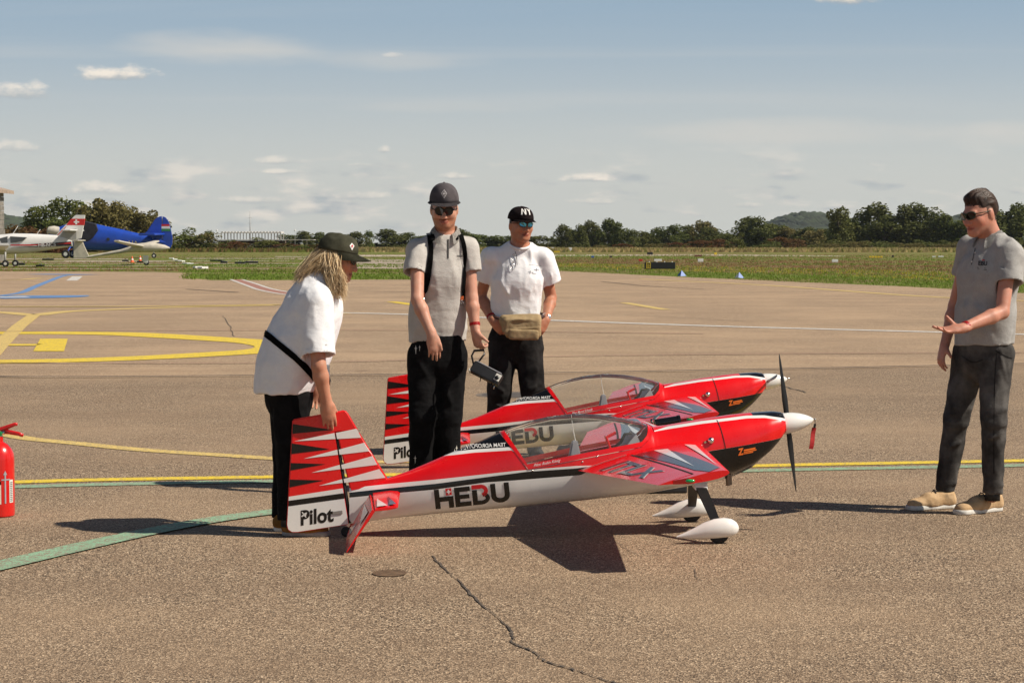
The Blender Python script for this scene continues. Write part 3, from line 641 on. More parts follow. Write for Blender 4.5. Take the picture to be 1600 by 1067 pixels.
def build_plane():
    root = empty('model_aeroplane')
    xs = sorted(set([round(-.835 + .0155 * k, 4) for k in range(145)] + [-.066, -.0655, .071, .317, .646, .686, .712, .7125, .7251, .724, .42, .98, 1.0, 1.22, 1.385, 1.395, 1.40, 1.405, 1.412]))
    xs = [x for x in xs if x <= 1.412]
    def levels(x):
        top = interp(F_TOP, x); bot = interp(F_BOT, x)
        if -.066 <= x <= .7125: top = min(top, interp(CUT, x) - .0015)
        lv = [bot, L1(x), L2(x), L3(x), L4(x), L5(x), top]
        for k in range(1, 7): lv[k] = min(max(lv[k], lv[k - 1]), top)
        return lv
    def mi(b, x): 
        if b == 5: return 2 if (x < .075 or x > 1.235) else 0
        if b == 0 and x > 1.17: return 2
        return [1, 2, 1, 0, 1][b]
    fus = loft_bands('fuselage', xs, levels, [9, 3, 2, 6, 1, 6], [RED, WHITE, BLACK], mi, root, f_y)
    # nose face and rear face
    for nm, x, m_, dx_ in (('nose_ring', 1.412, RED, .004),):
        bm = bmesh.new(); n = 20; zt, zb = interp(F_TOP, x), interp(F_BOT, x); ring = []
        zsn = [zb + (zt - zb) * (1 - math.cos(math.pi * k / n)) / 2 for k in range(n + 1)]
        for z in zsn: ring.append((x, -f_y(x, z), z))
        for z in zsn[::-1][1:-1]: ring.append((x, f_y(x, z), z))
        bm.faces.new([bm.verts.new(p) for p in ring]); o = bm_obj(nm, bm, m_, fus)
    # canopy frame + glass
    cx_ = sorted(set([round(-.0655 + .013 * k, 4) for k in range(60)] + [-.042, -.0415, .066, .071, .317, .646, .65, .68, .686, .698, .6985, .712]))
    cx_ = [x for x in cx_ if -.0655 <= x <= .712]
    def clv(x):
        top = interp(F_TOP, x) + .002; a = min(interp(CUT, x) + .001, top); b_ = min(max(interp(GLS, x) if -.0415 <= x <= .6985 else 9, a), top)
        return a, b_, top
    can = empty('canopy'); can.parent = root
    bm = bmesh.new()
    loft_bands('frame', cx_, lambda x: [clv(x)[0], clv(x)[1]], [4], [RED], lambda b, x: 0, can, lambda x, z: f_y(x, z) + .0025 if z < interp(F_TOP, x) else 0.0)
    bm.free()
    loft_bands('glass', [x for x in cx_ if -.0415 <= x <= .6985], lambda x: [clv(x)[1], clv(x)[1] + (clv(x)[2] - clv(x)[1]) * .5, clv(x)[2]], [5, 9], [GLASS], lambda b, x: 0, can, lambda x, z: f_y(x, min(z, interp(F_TOP, x))) )
    # cockpit floor and fittings
    V, Fc = [], []; fx = [x for x in np.linspace(-.02, .70, 30)]
    for x in fx:
        z = min(interp(CUT, max(x, .071)) - .012, .50); z = interp([(-.02, .345), (.071, .340), (.317, .390), (.646, .452), (.70, .470)], x)
        yy = max(.01, f_y(x, z) - .010); V.extend([(x, -yy, z), (x, yy, z)])
    Fc = [(2 * i, 2 * i + 2, 2 * i + 3, 2 * i + 1) for i in range(len(fx) - 1)]
    mesh_obj('cockpit_floor', V, Fc, CREAM, root, smooth=False)
    bm = bmesh.new(); rot = Matrix.Rotation(R(-12), 3, 'Y')
    vs = [(.288, -.065, .39), (.288, .0, .39), (.352, .0, .402), (.352, -.065, .402), (.305, -.055, .485), (.305, -.005, .485), (.333, -.005, .490), (.333, -.055, .490)]
    bv = [bm.verts.new(v) for v in vs]
    for f in ((0, 1, 2, 3), (4, 7, 6, 5), (0, 4, 5, 1), (1, 5, 6, 2), (2, 6, 7, 3), (3, 7, 4, 0)): bm.faces.new([bv[k] for k in f])
    bmesh.ops.bevel(bm, geom=bm.edges[:], offset=.006, segments=2, affect='EDGES')
    bm_obj('headrest', bm, GREYP, root, smooth=False)
    bm = bmesh.new(); add_box(bm, (.50, .02, .47), (.012, .05, .075), Matrix.Rotation(R(-20), 3, 'Y'), .004); add_box(bm, (.52, .02, .512), (.05, .02, .016), Matrix.Rotation(R(-25), 3, 'Y'), .004)
    bm_obj('control_bracket', bm, RED, root)
    bm = bmesh.new(); add_tube(bm, [(.42, .03, .425), (.48, .03, .435), (.53, .02, .445), (.565, .0, .475), (.585, 0, .515), (.62, 0, .52)], [.006, .006, .007, .008, .008, .005], 8)
    bm_obj('cable', bm, RUBBER, root, smooth=True)
    bm = bmesh.new(); vs = [(.55, -.12, .436), (.55, .12, .436), (.66, .12, .455), (.66, -.12, .455), (.63, .10, .525), (.63, -.10, .525)]
    bv = [bm.verts.new(v) for v in vs]
    for f in ((0, 1, 4, 5), (1, 2, 4), (0, 5, 3), (2, 3, 5, 4), (0, 3, 2, 1)): bm.faces.new([bv[k] for k in f])
    bm_obj('instrument_panel', bm, GREYP, root)
    bm = bmesh.new(); add_tube(bm, [(.325, -.03, .485), (.315, -.01, .54), (.306, 0, .618)], .0018, 6); bm_obj('antenna', bm, WHITE, root)
    # cowl seam, valve, exhaust
    def seam(x0, z0, x1, z1, wdt=.004):
        d = (Vector((x1 - x0, z1 - z0))).normalized(); n_ = Vector((-d.y, d.x)) * wdt / 2
        return [(x0 + n_.x, z0 + n_.y), (x0 - n_.x, z0 - n_.y), (x1 - n_.x, z1 - n_.y), (x1 + n_.x, z1 + n_.y)]
    side = lambda e=.0018, s=-1: (lambda u, v: Vector((u, s * (f_y(u, v) + e), v)))
    decal('cowl_seam', poly_bm([seam(1.052, .600, 1.082, .452)]), side(), DKGAP, fus, .01)
    decal('pinstripe', poly_bm([[(.62, .392), (.70, .430), (.80, .455), (.90, .468), (.96, .470), (.96, .4735), (.90, .4725), (.80, .4595), (.70, .4345), (.62, .3955)]]), side(), WHITE, fus, .02)
    bm = bmesh.new(); add_lathe(bm, [(0, 0), (.013, 0), (.0175, .004), (.017, .010), (.012, .018), (.006, .021), (0, .022)], 16, Matrix.Translation((1.005, -f_y(1.005, .495) + .002, .495)) @ Matrix.Rotation(R(100), 4, 'X'))
    add_lathe(bm, [(0, 0), (.006, 0), (.006, .008), (0, .009)], 10, Matrix.Translation((.975, -f_y(.975, .49) + .001, .488)) @ Matrix.Rotation(R(100), 4, 'X'))
    bm_obj('valve', bm, CHROME, root, smooth=True, auto=40)
    for k, (x, y) in enumerate(((1.112, -.055), (1.128, -.03))):
        bm = bmesh.new(); add_tube(bm, [(x, y, .33), (x + .004, y, .25)], .011, 12); bm_obj('exhaust_pipe', bm, mat('exhaust_metal', (.22, .16, .12), .4, metal=.8), root, smooth=True, auto=40)
    for x, z in ((.093, .349), (.345, .392), (.42, .418)):
        bm = bmesh.new(); add_lathe(bm, [(0, 0), (.005, 0), (.0045, .003), (0, .004)], 10, Matrix.Translation((x, -f_y(x, z) + .001, z)) @ Matrix.Rotation(R(90), 4, 'X')); bm_obj('screw', bm, CHROME, fus, smooth=True)
    # lettering on the fuselage
    ca, sa = math.cos(R(6.3)), math.sin(R(6.3))
    def hebu(u, v):
        x = -.396 + .0945 * (u * ca - v * 1.08 * sa); z = .146 + .0945 * (u * sa + v * 1.08 * ca); return Vector((x, -(f_y(x, z) + .0018), z))
    T = .27
    let = [rect(0, 0, T, 1), rect(T, .36, 1, .60), rect(1 - T, 0, 1, .36), rect(1.08, 0, 1.08 + T, 1), rect(1.35, .76, 1.92, 1), rect(1.35, .40, 1.86, .62), rect(1.35, 0, 1.94, .24),
           rect(2.02, 0, 2.29, .78), rect(2.29, 0, 2.46, .22), arcpoly(2.46, .33, .49, .33, .23, -90, 62), rect(3.02, .38, 3.02 + T, 1), rect(4.02 - T, .38, 4.02, 1), arcpoly(3.52, .38, .5, .38, T, 180, 360)]
    decal('lettering', poly_bm(let), hebu, BLACK, fus, .18)
    decal('lettering', poly_bm([rect(2.02, .82, 2.50, 1.03), arcpoly(2.48, .71, .40, .32, .21, 90, -75)]), hebu, mat('red_print', (.60, .006, .012), .35), fus, .18)
    decal('flag', poly_bm([rect(.62, .66, .94, 1.0)]), hebu, MATS['red_print'], fus, .18)
    decal('flag_cross', poly_bm([rect(.745, .72, .815, .94), rect(.68, .795, .745, .865), rect(.815, .795, .88, .865)]), lambda u, v: hebu(u, v) + Vector((0, -.001, 0)), WHITE, fus, None)
    tb = fit_bm(text_bm('TEAM ADROPOWER', 1, .012), .225, .0185)
    def deckt(u, v):
        x = -.040 - u; t_ = u / .225; z = interp(list(zip((-.27, -.205, -.012, .01), (.4415, .4555, .470, .471))), x) + v * 1.0
        return Vector((x, -(f_y(x, z) + .0018), z))
    decal('lettering', tb, deckt, WHITE, fus, .02)
    zl = fit_bm(text_bm('Z', 1, .05), .028, .036)
    def cowlt(u, v): x = 1.148 + u - v * .02; z = .415 + u * .16 + v; return Vector((x, -(f_y(x, z) + .0018), z))
    decal('lettering', zl, cowlt, ORANGE, fus, .02)
    decal('lettering', poly_bm([rect(.030, .018, .092, .026), rect(.030, .010, .098, .0155), rect(.028, .002, .080, .0075)]), cowlt, ORANGE, fus, .02)
    # fin and rudder: slabs with softened edges
    H0, H1 = (-.905, .535), (-.829, .060)
    def slab(name, poly, t, m, par, bev=.006):
        bm = bmesh.new(); lo = [bm.verts.new((p[0], -t, p[1])) for p in poly]; hi = [bm.verts.new((p[0], t, p[1])) for p in poly]; n = len(poly)
        bm.faces.new(lo); bm.faces.new(hi[::-1])
        for k in range(n): bm.faces.new((lo[k], hi[k], hi[(k + 1) % n], lo[(k + 1) % n]))
        bmesh.ops.recalc_face_normals(bm, faces=bm.faces[:])
        bmesh.ops.bevel(bm, geom=[e for e in bm.edges], offset=bev, segments=3, affect='EDGES')
        return bm_obj(name, bm, m, par, smooth=True, auto=35)
    fin = slab('fin', [(-.785, .540), (-.634, .290), (-.62, .26), (-.829, .235), (-.898, .533)], .013, RED, root)
    rud = slab('rudder', [(-1.122, .605), (-.856, .652), (-.842, .640), (-.787, .545), (-.903, .538), (-.8335, .066), (-1.10, .027), (-1.128, .027), (-1.148, .040), (-1.155, .065)], .0125, RED, root)
    bm = bmesh.new(); add_tube(bm, [(-.9005, 0, .530), (-.8315, 0, .072)], .0105, 8); bm_obj('hinge', bm, DKGAP, rud)
    pl = lambda e, s=-1: (lambda u, v: Vector((u, s * e, v)))
    def z2(p): return [loc_px(380 + X / 3.556, 580 + Y / 3.556) for X, Y in p]
    WT = [[(283, 388), (630, 318), (656, 368)], [(335, 485), (672, 396), (700, 443)], [(378, 563), (718, 470), (745, 518)], [(420, 635), (756, 542), (790, 590)]]
    BT = [[(272, 292), (497, 325), (268, 348)], [(262, 398), (480, 432), (259, 460)], [(255, 508), (458, 515), (252, 552)], [(247, 600), (448, 605), (242, 647)]]
    OUT = [(-1.124, .606), (-.856, .652), (-.634, .290), (-.60, .1), (-.8, .0), (-1.10, .0268), (-1.128, .0268), (-1.148, .040), (-1.1552, .065)]
    ed = lambda p: p
    def clip_out(p):                                # keep inside the fin/rudder outline (leading and trailing edge)
        p = clip(p, (-.852, .647), (-.630, .283), -1); p = clip(p, (-1.1185, .604), (-1.151, .064), 1); return p
    gap = .004
    for s in (-1, 1):
        for tri in WT:
            p = clip_out(z2(tri)); a = clip(p, H0, H1, -1 if False else 1); b_ = clip(p, H0, H1, -1)
            for q in (a, b_):
                if len(q) > 2:
                    right = sum(t[0] - (H0[0] + (H1[0] - H0[0]) * (t[1] - H0[1]) / (H1[1] - H0[1])) for t in q) > 0
                    decal('white_spike', poly_bm([[(t[0] + (gap if right else -gap) * (abs(t[0] - (H0[0] + (H1[0] - H0[0]) * (t[1] - H0[1]) / (H1[1] - H0[1]))) < .004), t[1]) for t in q]]), pl(.0145 if right else .014, s), WHITE, fin if right else rud, None)
        for tri in BT:
            decal('black_spike', poly_bm([clip_out(z2(tri))]), pl(.0138, s), BLACK, rud, None)
        def band(za, zb_): 
            # stripe on the rudder between heights measured at the trailing edge and at the hinge
            return clip_out([(-1.17, za[0]), (-.842, za[1]), (-.842 + .006, zb_[1]), (-1.17, zb_[0])])
        decal('white_panel', poly_bm([[(-1.1505, .068), (-1.145, .045), (-1.127, .032), (-1.10, .0315), (-.8405, .0685), (-.868, .252), (-1.142, .212)]]), pl(.0135, s), WHITE, rud, None)
        decal('black_stripe', poly_bm([clip_out([(-1.17, .160), (-.8585, .200), (-.8625, .2275), (-1.17, .188)])]), pl(.0142, s), BLACK, rud, None)
        pt = fit_bm(text_bm('Pilot', 1, .03, .12), .172, .078)
        if s < 0:
            decal('lettering', pt, lambda u, v: Vector((-1.082 + u * .992 - v * .10, -.0145, .062 + v + u * .115)), BLACK, rud, None)
            decal('emblem', poly_bm([rect(.014, .0, .019, .034), rect(0, .014, .033, .020)]), lambda u, v: Vector((-1.068 + u * .8 - v * .6, -.0158, .096 + v * .8 + u * .6)), WHITE, rud, None)
            bm = bmesh.new(); add_box(bm, (-.895, -.0155, .128), (.05, .005, .017), Matrix.Rotation(R(-7), 3, 'Y'), .0015); bm_obj('control_horn', bm, mat('horn_metal', (.38, .35, .32), .4, metal=.6), rud)
    # wing halves
    def wing_pt(y, c, top):
        t = (abs(y) - .15) / 1.20; lx, lz = .957 + (.865 - .957) * t, .466 + (.470 - .466) * t; tx, tz = .318 + (.566 - .318) * t, .347 + (.410 - .347) * t
        ch = lx - tx; th = .145 * (1 - .12 * t)
        yt = 5 * th * (.2969 * math.sqrt(c) - .126 * c - .3516 * c * c + .2843 * c ** 3 - .1036 * c ** 4) * ch
        return Vector((lx + (tx - lx) * c, y, lz + (tz - lz) * c + (yt if top else -yt)))
    def hinge_c(y): t = (abs(y) - .15) / 1.20; return .60 + (.49 - .60) * t
    def panel(name, s, y0, y1, c0, c1, par, m, ny=16, nc=12):
        bm = bmesh.new(); rings = []
        for i in range(ny + 1):
            y = s * (y0 + (y1 - y0) * i / ny); a0 = c0(y); a1 = c1(y); tip = 1.0
            cs = [a0 + (a1 - a0) * (1 - math.cos(math.pi / 2 * k / nc)) for k in range(nc + 1)] if a0 == 0 else [a0 + (a1 - a0) * k / nc for k in range(nc + 1)]
            r = [wing_pt(y, min(c, .999), True) for c in cs] + [wing_pt(y, min(c, .999), False) for c in cs[::-1]]
            if a0 == 0: r.pop()
            rings.append([bm.verts.new(p) for p in r])
        n = len(rings[0])
        for a, b_ in zip(rings, rings[1:]):
            for k in range(n): bm.faces.new((a[k], a[(k + 1) % n], b_[(k + 1) % n], b_[k]))
        bm.faces.new(rings[0]); bm.faces.new(rings[-1][::-1]); bmesh.ops.recalc_face_normals(bm, faces=bm.faces[:])
        return bm_obj(name, bm, m, par, smooth=True, auto=35)
    for s in (-1, 1):
        wg = empty('wing'); wg.parent = root
        panel('wing_skin', s, .10, 1.35, lambda y: 0, hinge_c, wg, RED)
        panel('wing_root', s, .10, .225, lambda y: hinge_c(y) - .002, lambda y: 1, wg, RED, 4)
        panel('aileron', s, .235, 1.28, lambda y: hinge_c(y) + .012, lambda y: 1, wg, RED)
        panel('tip_block', s, 1.295, 1.35, lambda y: hinge_c(y) + .001, lambda y: interp([(1.295, .80), (1.35, .62)], abs(y)), wg, RED, 4)
        top = lambda u, v, e=.002, s=s: wing_pt(s * u, v, True) + Vector((0, 0, e))
        decal('black_spike', poly_bm([[(.27, .585), (.30, .36), (.55, .40), (.50, .30), (.62, .28), (1.26, .10), (1.345, .30), (1.2, .42)]]), top, BLACK, wg, .04)
        decal('white_spike', poly_bm([[(.30, .43), (.36, .33), (1.10, .36)]]), lambda u, v: top(u, v, .0035), WHITE, wg, .04)
        decal('white_spike', poly_bm([[(.30, .17), (.34, .085), (1.16, .10)]]), lambda u, v: top(u, v, .0035), WHITE, wg, .04)
        for c0, m_ in ((.70, WHITE), (.715, BLACK), (.745, WHITE)):
            wdt = .008 if m_ is WHITE else .022
            decal('root_stripe', poly_bm([[(.168 + .05 * (1 - c), c) for c in (.62, .8, .97)] + []] if False else [[(.178 + (c0 - .7) * .55, .62), (.178 + (c0 - .7) * .55, .985), (.178 + (c0 - .7) * .55 + wdt * .5, .985), (.178 + (c0 - .7) * .55 + wdt * .5, .62)]]), top, m_, wg, .04)
        decal('hinge_gap', poly_bm([[(.235, hinge_c(.235) - .004), (1.285, hinge_c(1.285) - .006), (1.285, hinge_c(1.285) + .022), (.235, hinge_c(.235) + .014)]]), lambda u, v: top(u, v, .0012), DKGAP, wg, .05)
        tb = fit_bm(text_bm('ITLX', 1, .02), .62, .30)
        f1 = lambda u, v, dx_=0., e=.002: wing_pt(s * (.38 + u + dx_), .94 - v - .35 * dx_ - (.02 if u > .3 else 0), True) + Vector((0, 0, e))
        if s < 0:
            decal('lettering', text_bm_copy(tb), lambda u, v: f1(u, v * .85 + .0, .012, .002), WHITE, wg, .05)
            decal('lettering', tb, lambda u, v: f1(u, v * .85, 0, .0035), BLACK, wg, .05)
        else: tb.free()
        bm = bmesh.new(); c = (wing_pt(s * 1.352, .60, True) + wing_pt(s * 1.352, .60, False)) / 2 + Vector((.03, 0, .016)); add_lathe(bm, [(0, -.008), (.010, -.006), (.0135, 0), (.010, .006), (0, .008)], 12, Matrix.Translation(c + Vector((-.03, s * .004, -.016))) @ Matrix.Diagonal((1.7, .8, 1.0, 1)))
        bm_obj('position_light', bm, GREENL if s < 0 else MATS['red_print'], wg, smooth=True)
    # tailplane with drooped elevators
    for s in (-1, 1):
        tp = empty('tailplane'); tp.parent = root; bm = bmesh.new(); rings = []
        for t in (0, .25, .5, .75, .97, 1.0):
            y = s * (.012 + .588 * t); lx = -.575 - .03 * t; hx = -.715; th = (.015 - .005 * t) * (.6 if t == 1 else 1); z = .223
            r = [(lx, z), (lx - .012, z + th * .6), (lx - .05, z + th), (hx, z + th * .75), (hx, z - th * .75), (lx - .05, z - th), (lx - .012, z - th * .6)]
            rings.append([bm.verts.new((a, y, b_ + (a + .65) * .1)) for a, b_ in r])
        for a, b_ in zip(rings, rings[1:]):
            for k in range(7): bm.faces.new((a[k], a[(k + 1) % 7], b_[(k + 1) % 7], b_[k]))
        bm.faces.new(rings[0]); bm.faces.new(rings[-1][::-1]); bmesh.ops.recalc_face_normals(bm, faces=bm.faces[:])
        bm_obj('stabiliser', bm, RED, tp, smooth=True, auto=40)
        decal('white_spike', poly_bm([[(.30, -.70), (.585, -.705), (.58, -.655)]]), lambda u, v: Vector((v, s * u, .223 + (v + .65) * .1 + .0185 - .006 * u)), WHITE, tp, .04)
        decal('black_spike', poly_bm([[(.25, -.645), (.575, -.645), (.57, -.612)]]), lambda u, v: Vector((v, s * u, .223 + (v + .65) * .1 + .0195 - .006 * u)), BLACK, tp, .04)
        an = R(57); bm = bmesh.new(); rings = []; hz = .216
        def ele(y, d, n_): return Vector((-.722 - d * math.cos(an) - n_ * math.sin(an), y, hz - d * math.sin(an) + n_ * math.cos(an)))
        for t in (0, .3, .6, .9, 1.0):
            y = s * (.045 + .565 * t); ch = .238 + .0 * t - (.02 if t == 0 else 0); th = .011 - .003 * t
            rings.append([bm.verts.new(ele(y, d, n_)) for d, n_ in ((0, th), (.03, th), (ch, .002), (ch, -.002), (.03, -th), (0, -th))])
        for a, b_ in zip(rings, rings[1:]):
            for k in range(6): bm.faces.new((a[k], a[(k + 1) % 6], b_[(k + 1) % 6], b_[k]))
        bm.faces.new(rings[0]); bm.faces.new(rings[-1][::-1]); bmesh.ops.recalc_face_normals(bm, faces=bm.faces[:])
        ev = bm_obj('elevator', bm, RED, tp, smooth=True, auto=40)
        decal('white_spike', poly_bm([[(.08, .05), (.52, .03), (.50, .11)], [(.06, .20), (.30, .12), (.28, .20)]]), lambda u, v: ele(s * u, v, interp([(.03, .0125), (.238, .0035)], v)), WHITE, ev, .05)
        bm = bmesh.new(); add_tube(bm, [(-.60, s * .03, .205), (-.665, s * .05, .18)], .003, 6); add_box(bm, (-.60, s * .028, .208), (.012, .012, .02)); bm_obj('linkage', bm, CHROME, tp)
    # undercarriage
    for s, y_ in ((-1, -.405), (1, .335)):
        ya = s * .12; yb = s * .37; g = empty('undercarriage'); g.parent = root
        bm = bmesh.new(); bv = []
        for (x, y, z, hw, ht) in ((.962, ya * .55, .262, .030, .010), (.966, ya, .240, .027, .009), (.985, (ya + yb) / 2, .165, .025, .008), (1.003, yb - s * .005, .085, .021, .007)):
            bv.append([bm.verts.new((x + a * hw, y + b_ * ht * .7, z + b_ * ht * .9 * (1))) for a, b_ in ((-1, -s * 1), (1, -s * 1), (1, s * 1), (-1, s * 1))])
        for a, b_ in zip(bv, bv[1:]):
            for k in range(4): bm.faces.new((a[k], a[(k + 1) % 4], b_[(k + 1) % 4], b_[k]))
        bm.faces.new(bv[0]); bm.faces.new(bv[-1][::-1]); bmesh.ops.recalc_face_normals(bm, faces=bm.faces[:]); bm_obj('leg', bm, CARBON, g)
        bm = bmesh.new(); bv = []
        for (x, y, z, hw, ht) in ((.962, s * .03, .285, .046, .016), (.964, s * .085, .262, .040, .012), (.966, s * .115, .246, .031, .011)):
            bv.append([bm.verts.new((x + a * hw, y + b_ * ht * .6, z + b_ * ht)) for a, b_ in ((-1, -s * 1), (1, -s * 1), (1, s * 1), (-1, s * 1))])
        for a, b_ in zip(bv, bv[1:]):
            for k in range(4): bm.faces.new((a[k], a[(k + 1) % 4], b_[(k + 1) % 4], b_[k]))
        bm.faces.new(bv[0]); bm.faces.new(bv[-1][::-1]); bmesh.ops.recalc_face_normals(bm, faces=bm.faces[:]); bm_obj('leg_fairing', bm, WHITE, g)
        bm = bmesh.new(); prof = [(.792, .036, .004, .003), (.83, .042, .014, .011), (.88, .052, .028, .022), (.93, .064, .043, .034), (.98, .072, .052, .042), (1.03, .077, .053, .043), (1.07, .078, .045, .037), (1.093, .077, .031, .026), (1.104, .076, .014, .012), (1.107, .076, .003, .003)]
        rings = []
        for x, zc_, hh, hw in prof:
            rings.append([bm.verts.new((x, s * .385 + hw * math.cos(a), zc_ + max(-.044 + .0 , hh * math.sin(a)))) for a in [2 * math.pi * k / 20 for k in range(20)]])
        for a, b_ in zip(rings, rings[1:]):
            for k in range(20): bm.faces.new((a[k], a[(k + 1) % 20], b_[(k + 1) % 20], b_[k]))
        bm.faces.new(rings[0][::-1]); bm.faces.new(rings[-1]); bmesh.ops.recalc_face_normals(bm, faces=bm.faces[:])
        wp = bm_obj('wheel_pant', bm, WHITE, g, smooth=True, auto=50)
        bm = bmesh.new(); M = Matrix.Translation((1.005, s * .385, .052)) @ Matrix.Rotation(R(90), 4, 'X')
        add_lathe(bm, [(0, -.014), (.028, -.016), (.045, -.015), (.052, -.008), (.053, 0), (.052, .008), (.045, .015), (.028, .016), (0, .014)], 28, M); bm_obj('wheel', bm, RUBBER, g, smooth=True, auto=40)
    tg = empty('tail_gear'); tg.parent = root
    bm = bmesh.new(); add_tube(bm, [(-.74, 0, .09), (-.80, 0, .055), (-.845, -.006, .03)], [.006, .005, .004], 8, flat=2.2); bm_obj('strut', bm, CARBON, tg)
    bm = bmesh.new(); add_lathe(bm, [(0, -.009), (.014, -.010), (.024, -.008), (.027, 0), (.024, .008), (.014, .010), (0, .009)], 20, Matrix.Translation((-.852, 0, .027)) @ Matrix.Rotation(R(90), 4, 'X')); bm_obj('tail_wheel', bm, RUBBER, tg, smooth=True)
    # spinner and propeller
    PA = R(7.5); hub = Vector((1.418, 0, .563)); Mh = Matrix.Translation(hub) @ Matrix.Rotation(R(90) - PA, 4, 'Y')
    bm = bmesh.new(); add_lathe(bm, [(0, -.004), (.050, -.004), (.0565, 0), (.0555, .022), (.051, .055), (.043, .088), (.031, .120), (.017, .145), (.007, .157), (0, .160)], 32, Mh); bm_obj('spinner', bm, WHITE, root, smooth=True, auto=60)
    bm = bmesh.new(); add_lathe(bm, [(0, .158), (.0045, .158), (.0045, .168), (.003, .174), (0, .175)], 10, Mh); bm_obj('spinner_bolt', bm, CHROME, root, smooth=True)
    pr = empty('propeller'); pr.parent = root; pr.matrix_local = Matrix.Translation(hub) @ Matrix.Rotation(-PA, 4, 'Y') @ Matrix.Translation((.022, 0, 0))
    for s in (1, -1):
        bm = bmesh.new(); rings = []
        for r_, ch, th, tw in ((.02, .024, .012, 78), (.06, .030, .009, 70), (.12, .040, .007, 58), (.19, .041, .0055, 46), (.26, .034, .0042, 36), (.32, .031, .003, 31), (.352, .016, .0022, 27), (.363, .004, .0015, 25)):
            a = R(tw) * 1.0; ring = []
            for k in range(10):
                q = 2 * math.pi * k / 10; u, v = ch * math.cos(q) * .5 * 1.0, th * math.sin(q)
                # blade lies along z; chord in the disc plane (y) turned by twist towards the axis (x)
                ring.append(bm.verts.new((u * math.sin(a) * s + v * math.cos(a), u * math.cos(a) * 1 * s - v * math.sin(a), s * r_)))
            rings.append(ring)
        for a_, b_ in zip(rings, rings[1:]):
            for k in range(10): bm.faces.new((a_[k], a_[(k + 1) % 10], b_[(k + 1) % 10], b_[k]))
        bm.faces.new(rings[0]); bm.faces.new(rings[-1][::-1]); bmesh.ops.recalc_face_normals(bm, faces=bm.faces[:])
        bm_obj('blade', bm, CARBON, pr, smooth=True, auto=50)
    return root
def text_bm_copy(bm):
    return bm.copy()
_A = R(5); _O = (0, 10.2)
def loc_px(px, py, off=-.012):
    """photo pixel -> (x, z) on the upright plane of the fin"""
    d = ray(px, py); n = (-math.sin(_A), math.cos(_A)); t = (_O[1] * n[1] + off) / (d.x * n[0] + d.y * n[1])
    X, Y, Zz = d.x * t, d.y * t, CAM_H + d.z * t
    return (X * math.cos(_A) + (Y - _O[1]) * math.sin(_A), Zz)
def pilot_name(txt, fus):
    tb = fit_bm(text_bm(txt, 1, .008, .35), .135, .018)
    def fn(u, v): x = .098 + u; z = .3635 + u * .2 + v; return Vector((x, -(f_y(x, z) + .0045), z))
    return decal('name_lettering', tb, fn, WHITE, fus, .02)
plane_a = build_plane()
plane_a.location = (0, 10.2, 0); plane_a.rotation_euler = (0, 0, _A)
tag(plane_a, 'red white and black model aeroplane whose rudder the woman holds', 'model aeroplane', 'model aerobatic aeroplanes on the apron')
plane_b = copy_tree(plane_a)
plane_b.location = (.29, 13.32, 0); plane_b.rotation_euler = (0, 0, R(4.4))
tag(plane_b, 'red white and black model aeroplane before the man with the tan waist bag', 'model aeroplane', 'model aerobatic aeroplanes on the apron')
for p, txt in ((plane_a, 'Pilot: Robin König'), (plane_b, 'Pilot: Marcel Schmidt')):
    can = [c for c in p.children if c.name.startswith('canopy')][0]; pilot_name(txt, can)
for c in plane_b.children:
    if c.name.startswith('propeller'): c.matrix_local = c.matrix_local @ Matrix.Rotation(R(80), 4, 'X')
# red streamer on the spinner of the nearer aeroplane
tg = empty('warning_streamer', plane_a.matrix_basis @ Vector((1.585, 0, .584)) if False else (Matrix.Translation((0, 10.2, 0)) @ Matrix.Rotation(_A, 4, 'Z')) @ Vector((1.588, 0, .584)), (0, R(9), R(12)))
bm = bmesh.new(); add_tube(bm, [(-.006, 0, .0), (.0, .004, -.012), (.002, 0, -.026)], .0022, 6); bm_obj('cord', bm, RUBBER, tg, smooth=True)
bm = bmesh.new(); add_box(bm, (0, 0, -.034), (.012, .008, .022), None, .002); bm_obj('clip', bm, BLACK, tg)
bm = bmesh.new(); bmv = []
for k in range(8): z = -.044 - .016 * k; yy = .004 * math.sin(k * .9); bmv.append([bm.verts.new((x, yy + e, z)) for x, e in ((-.012, 0), (.012, .002), (.012, .005), (-.012, .003))])
for a, b_ in zip(bmv, bmv[1:]):
    for k in range(4): bm.faces.new((a[k], a[(k + 1) % 4], b_[(k + 1) % 4], b_[k]))
bm.faces.new(bmv[0]); bm.faces.new(bmv[-1][::-1]); bmesh.ops.recalc_face_normals(bm, faces=bm.faces[:]); bm_obj('ribbon', bm, mat('red_fabric', (.38, .012, .012), .8, var=.15, vscale=40, bump=.3, bscale=500), tg)
tag(tg, 'small red fabric streamer hanging from the white spinner tip', 'streamer')

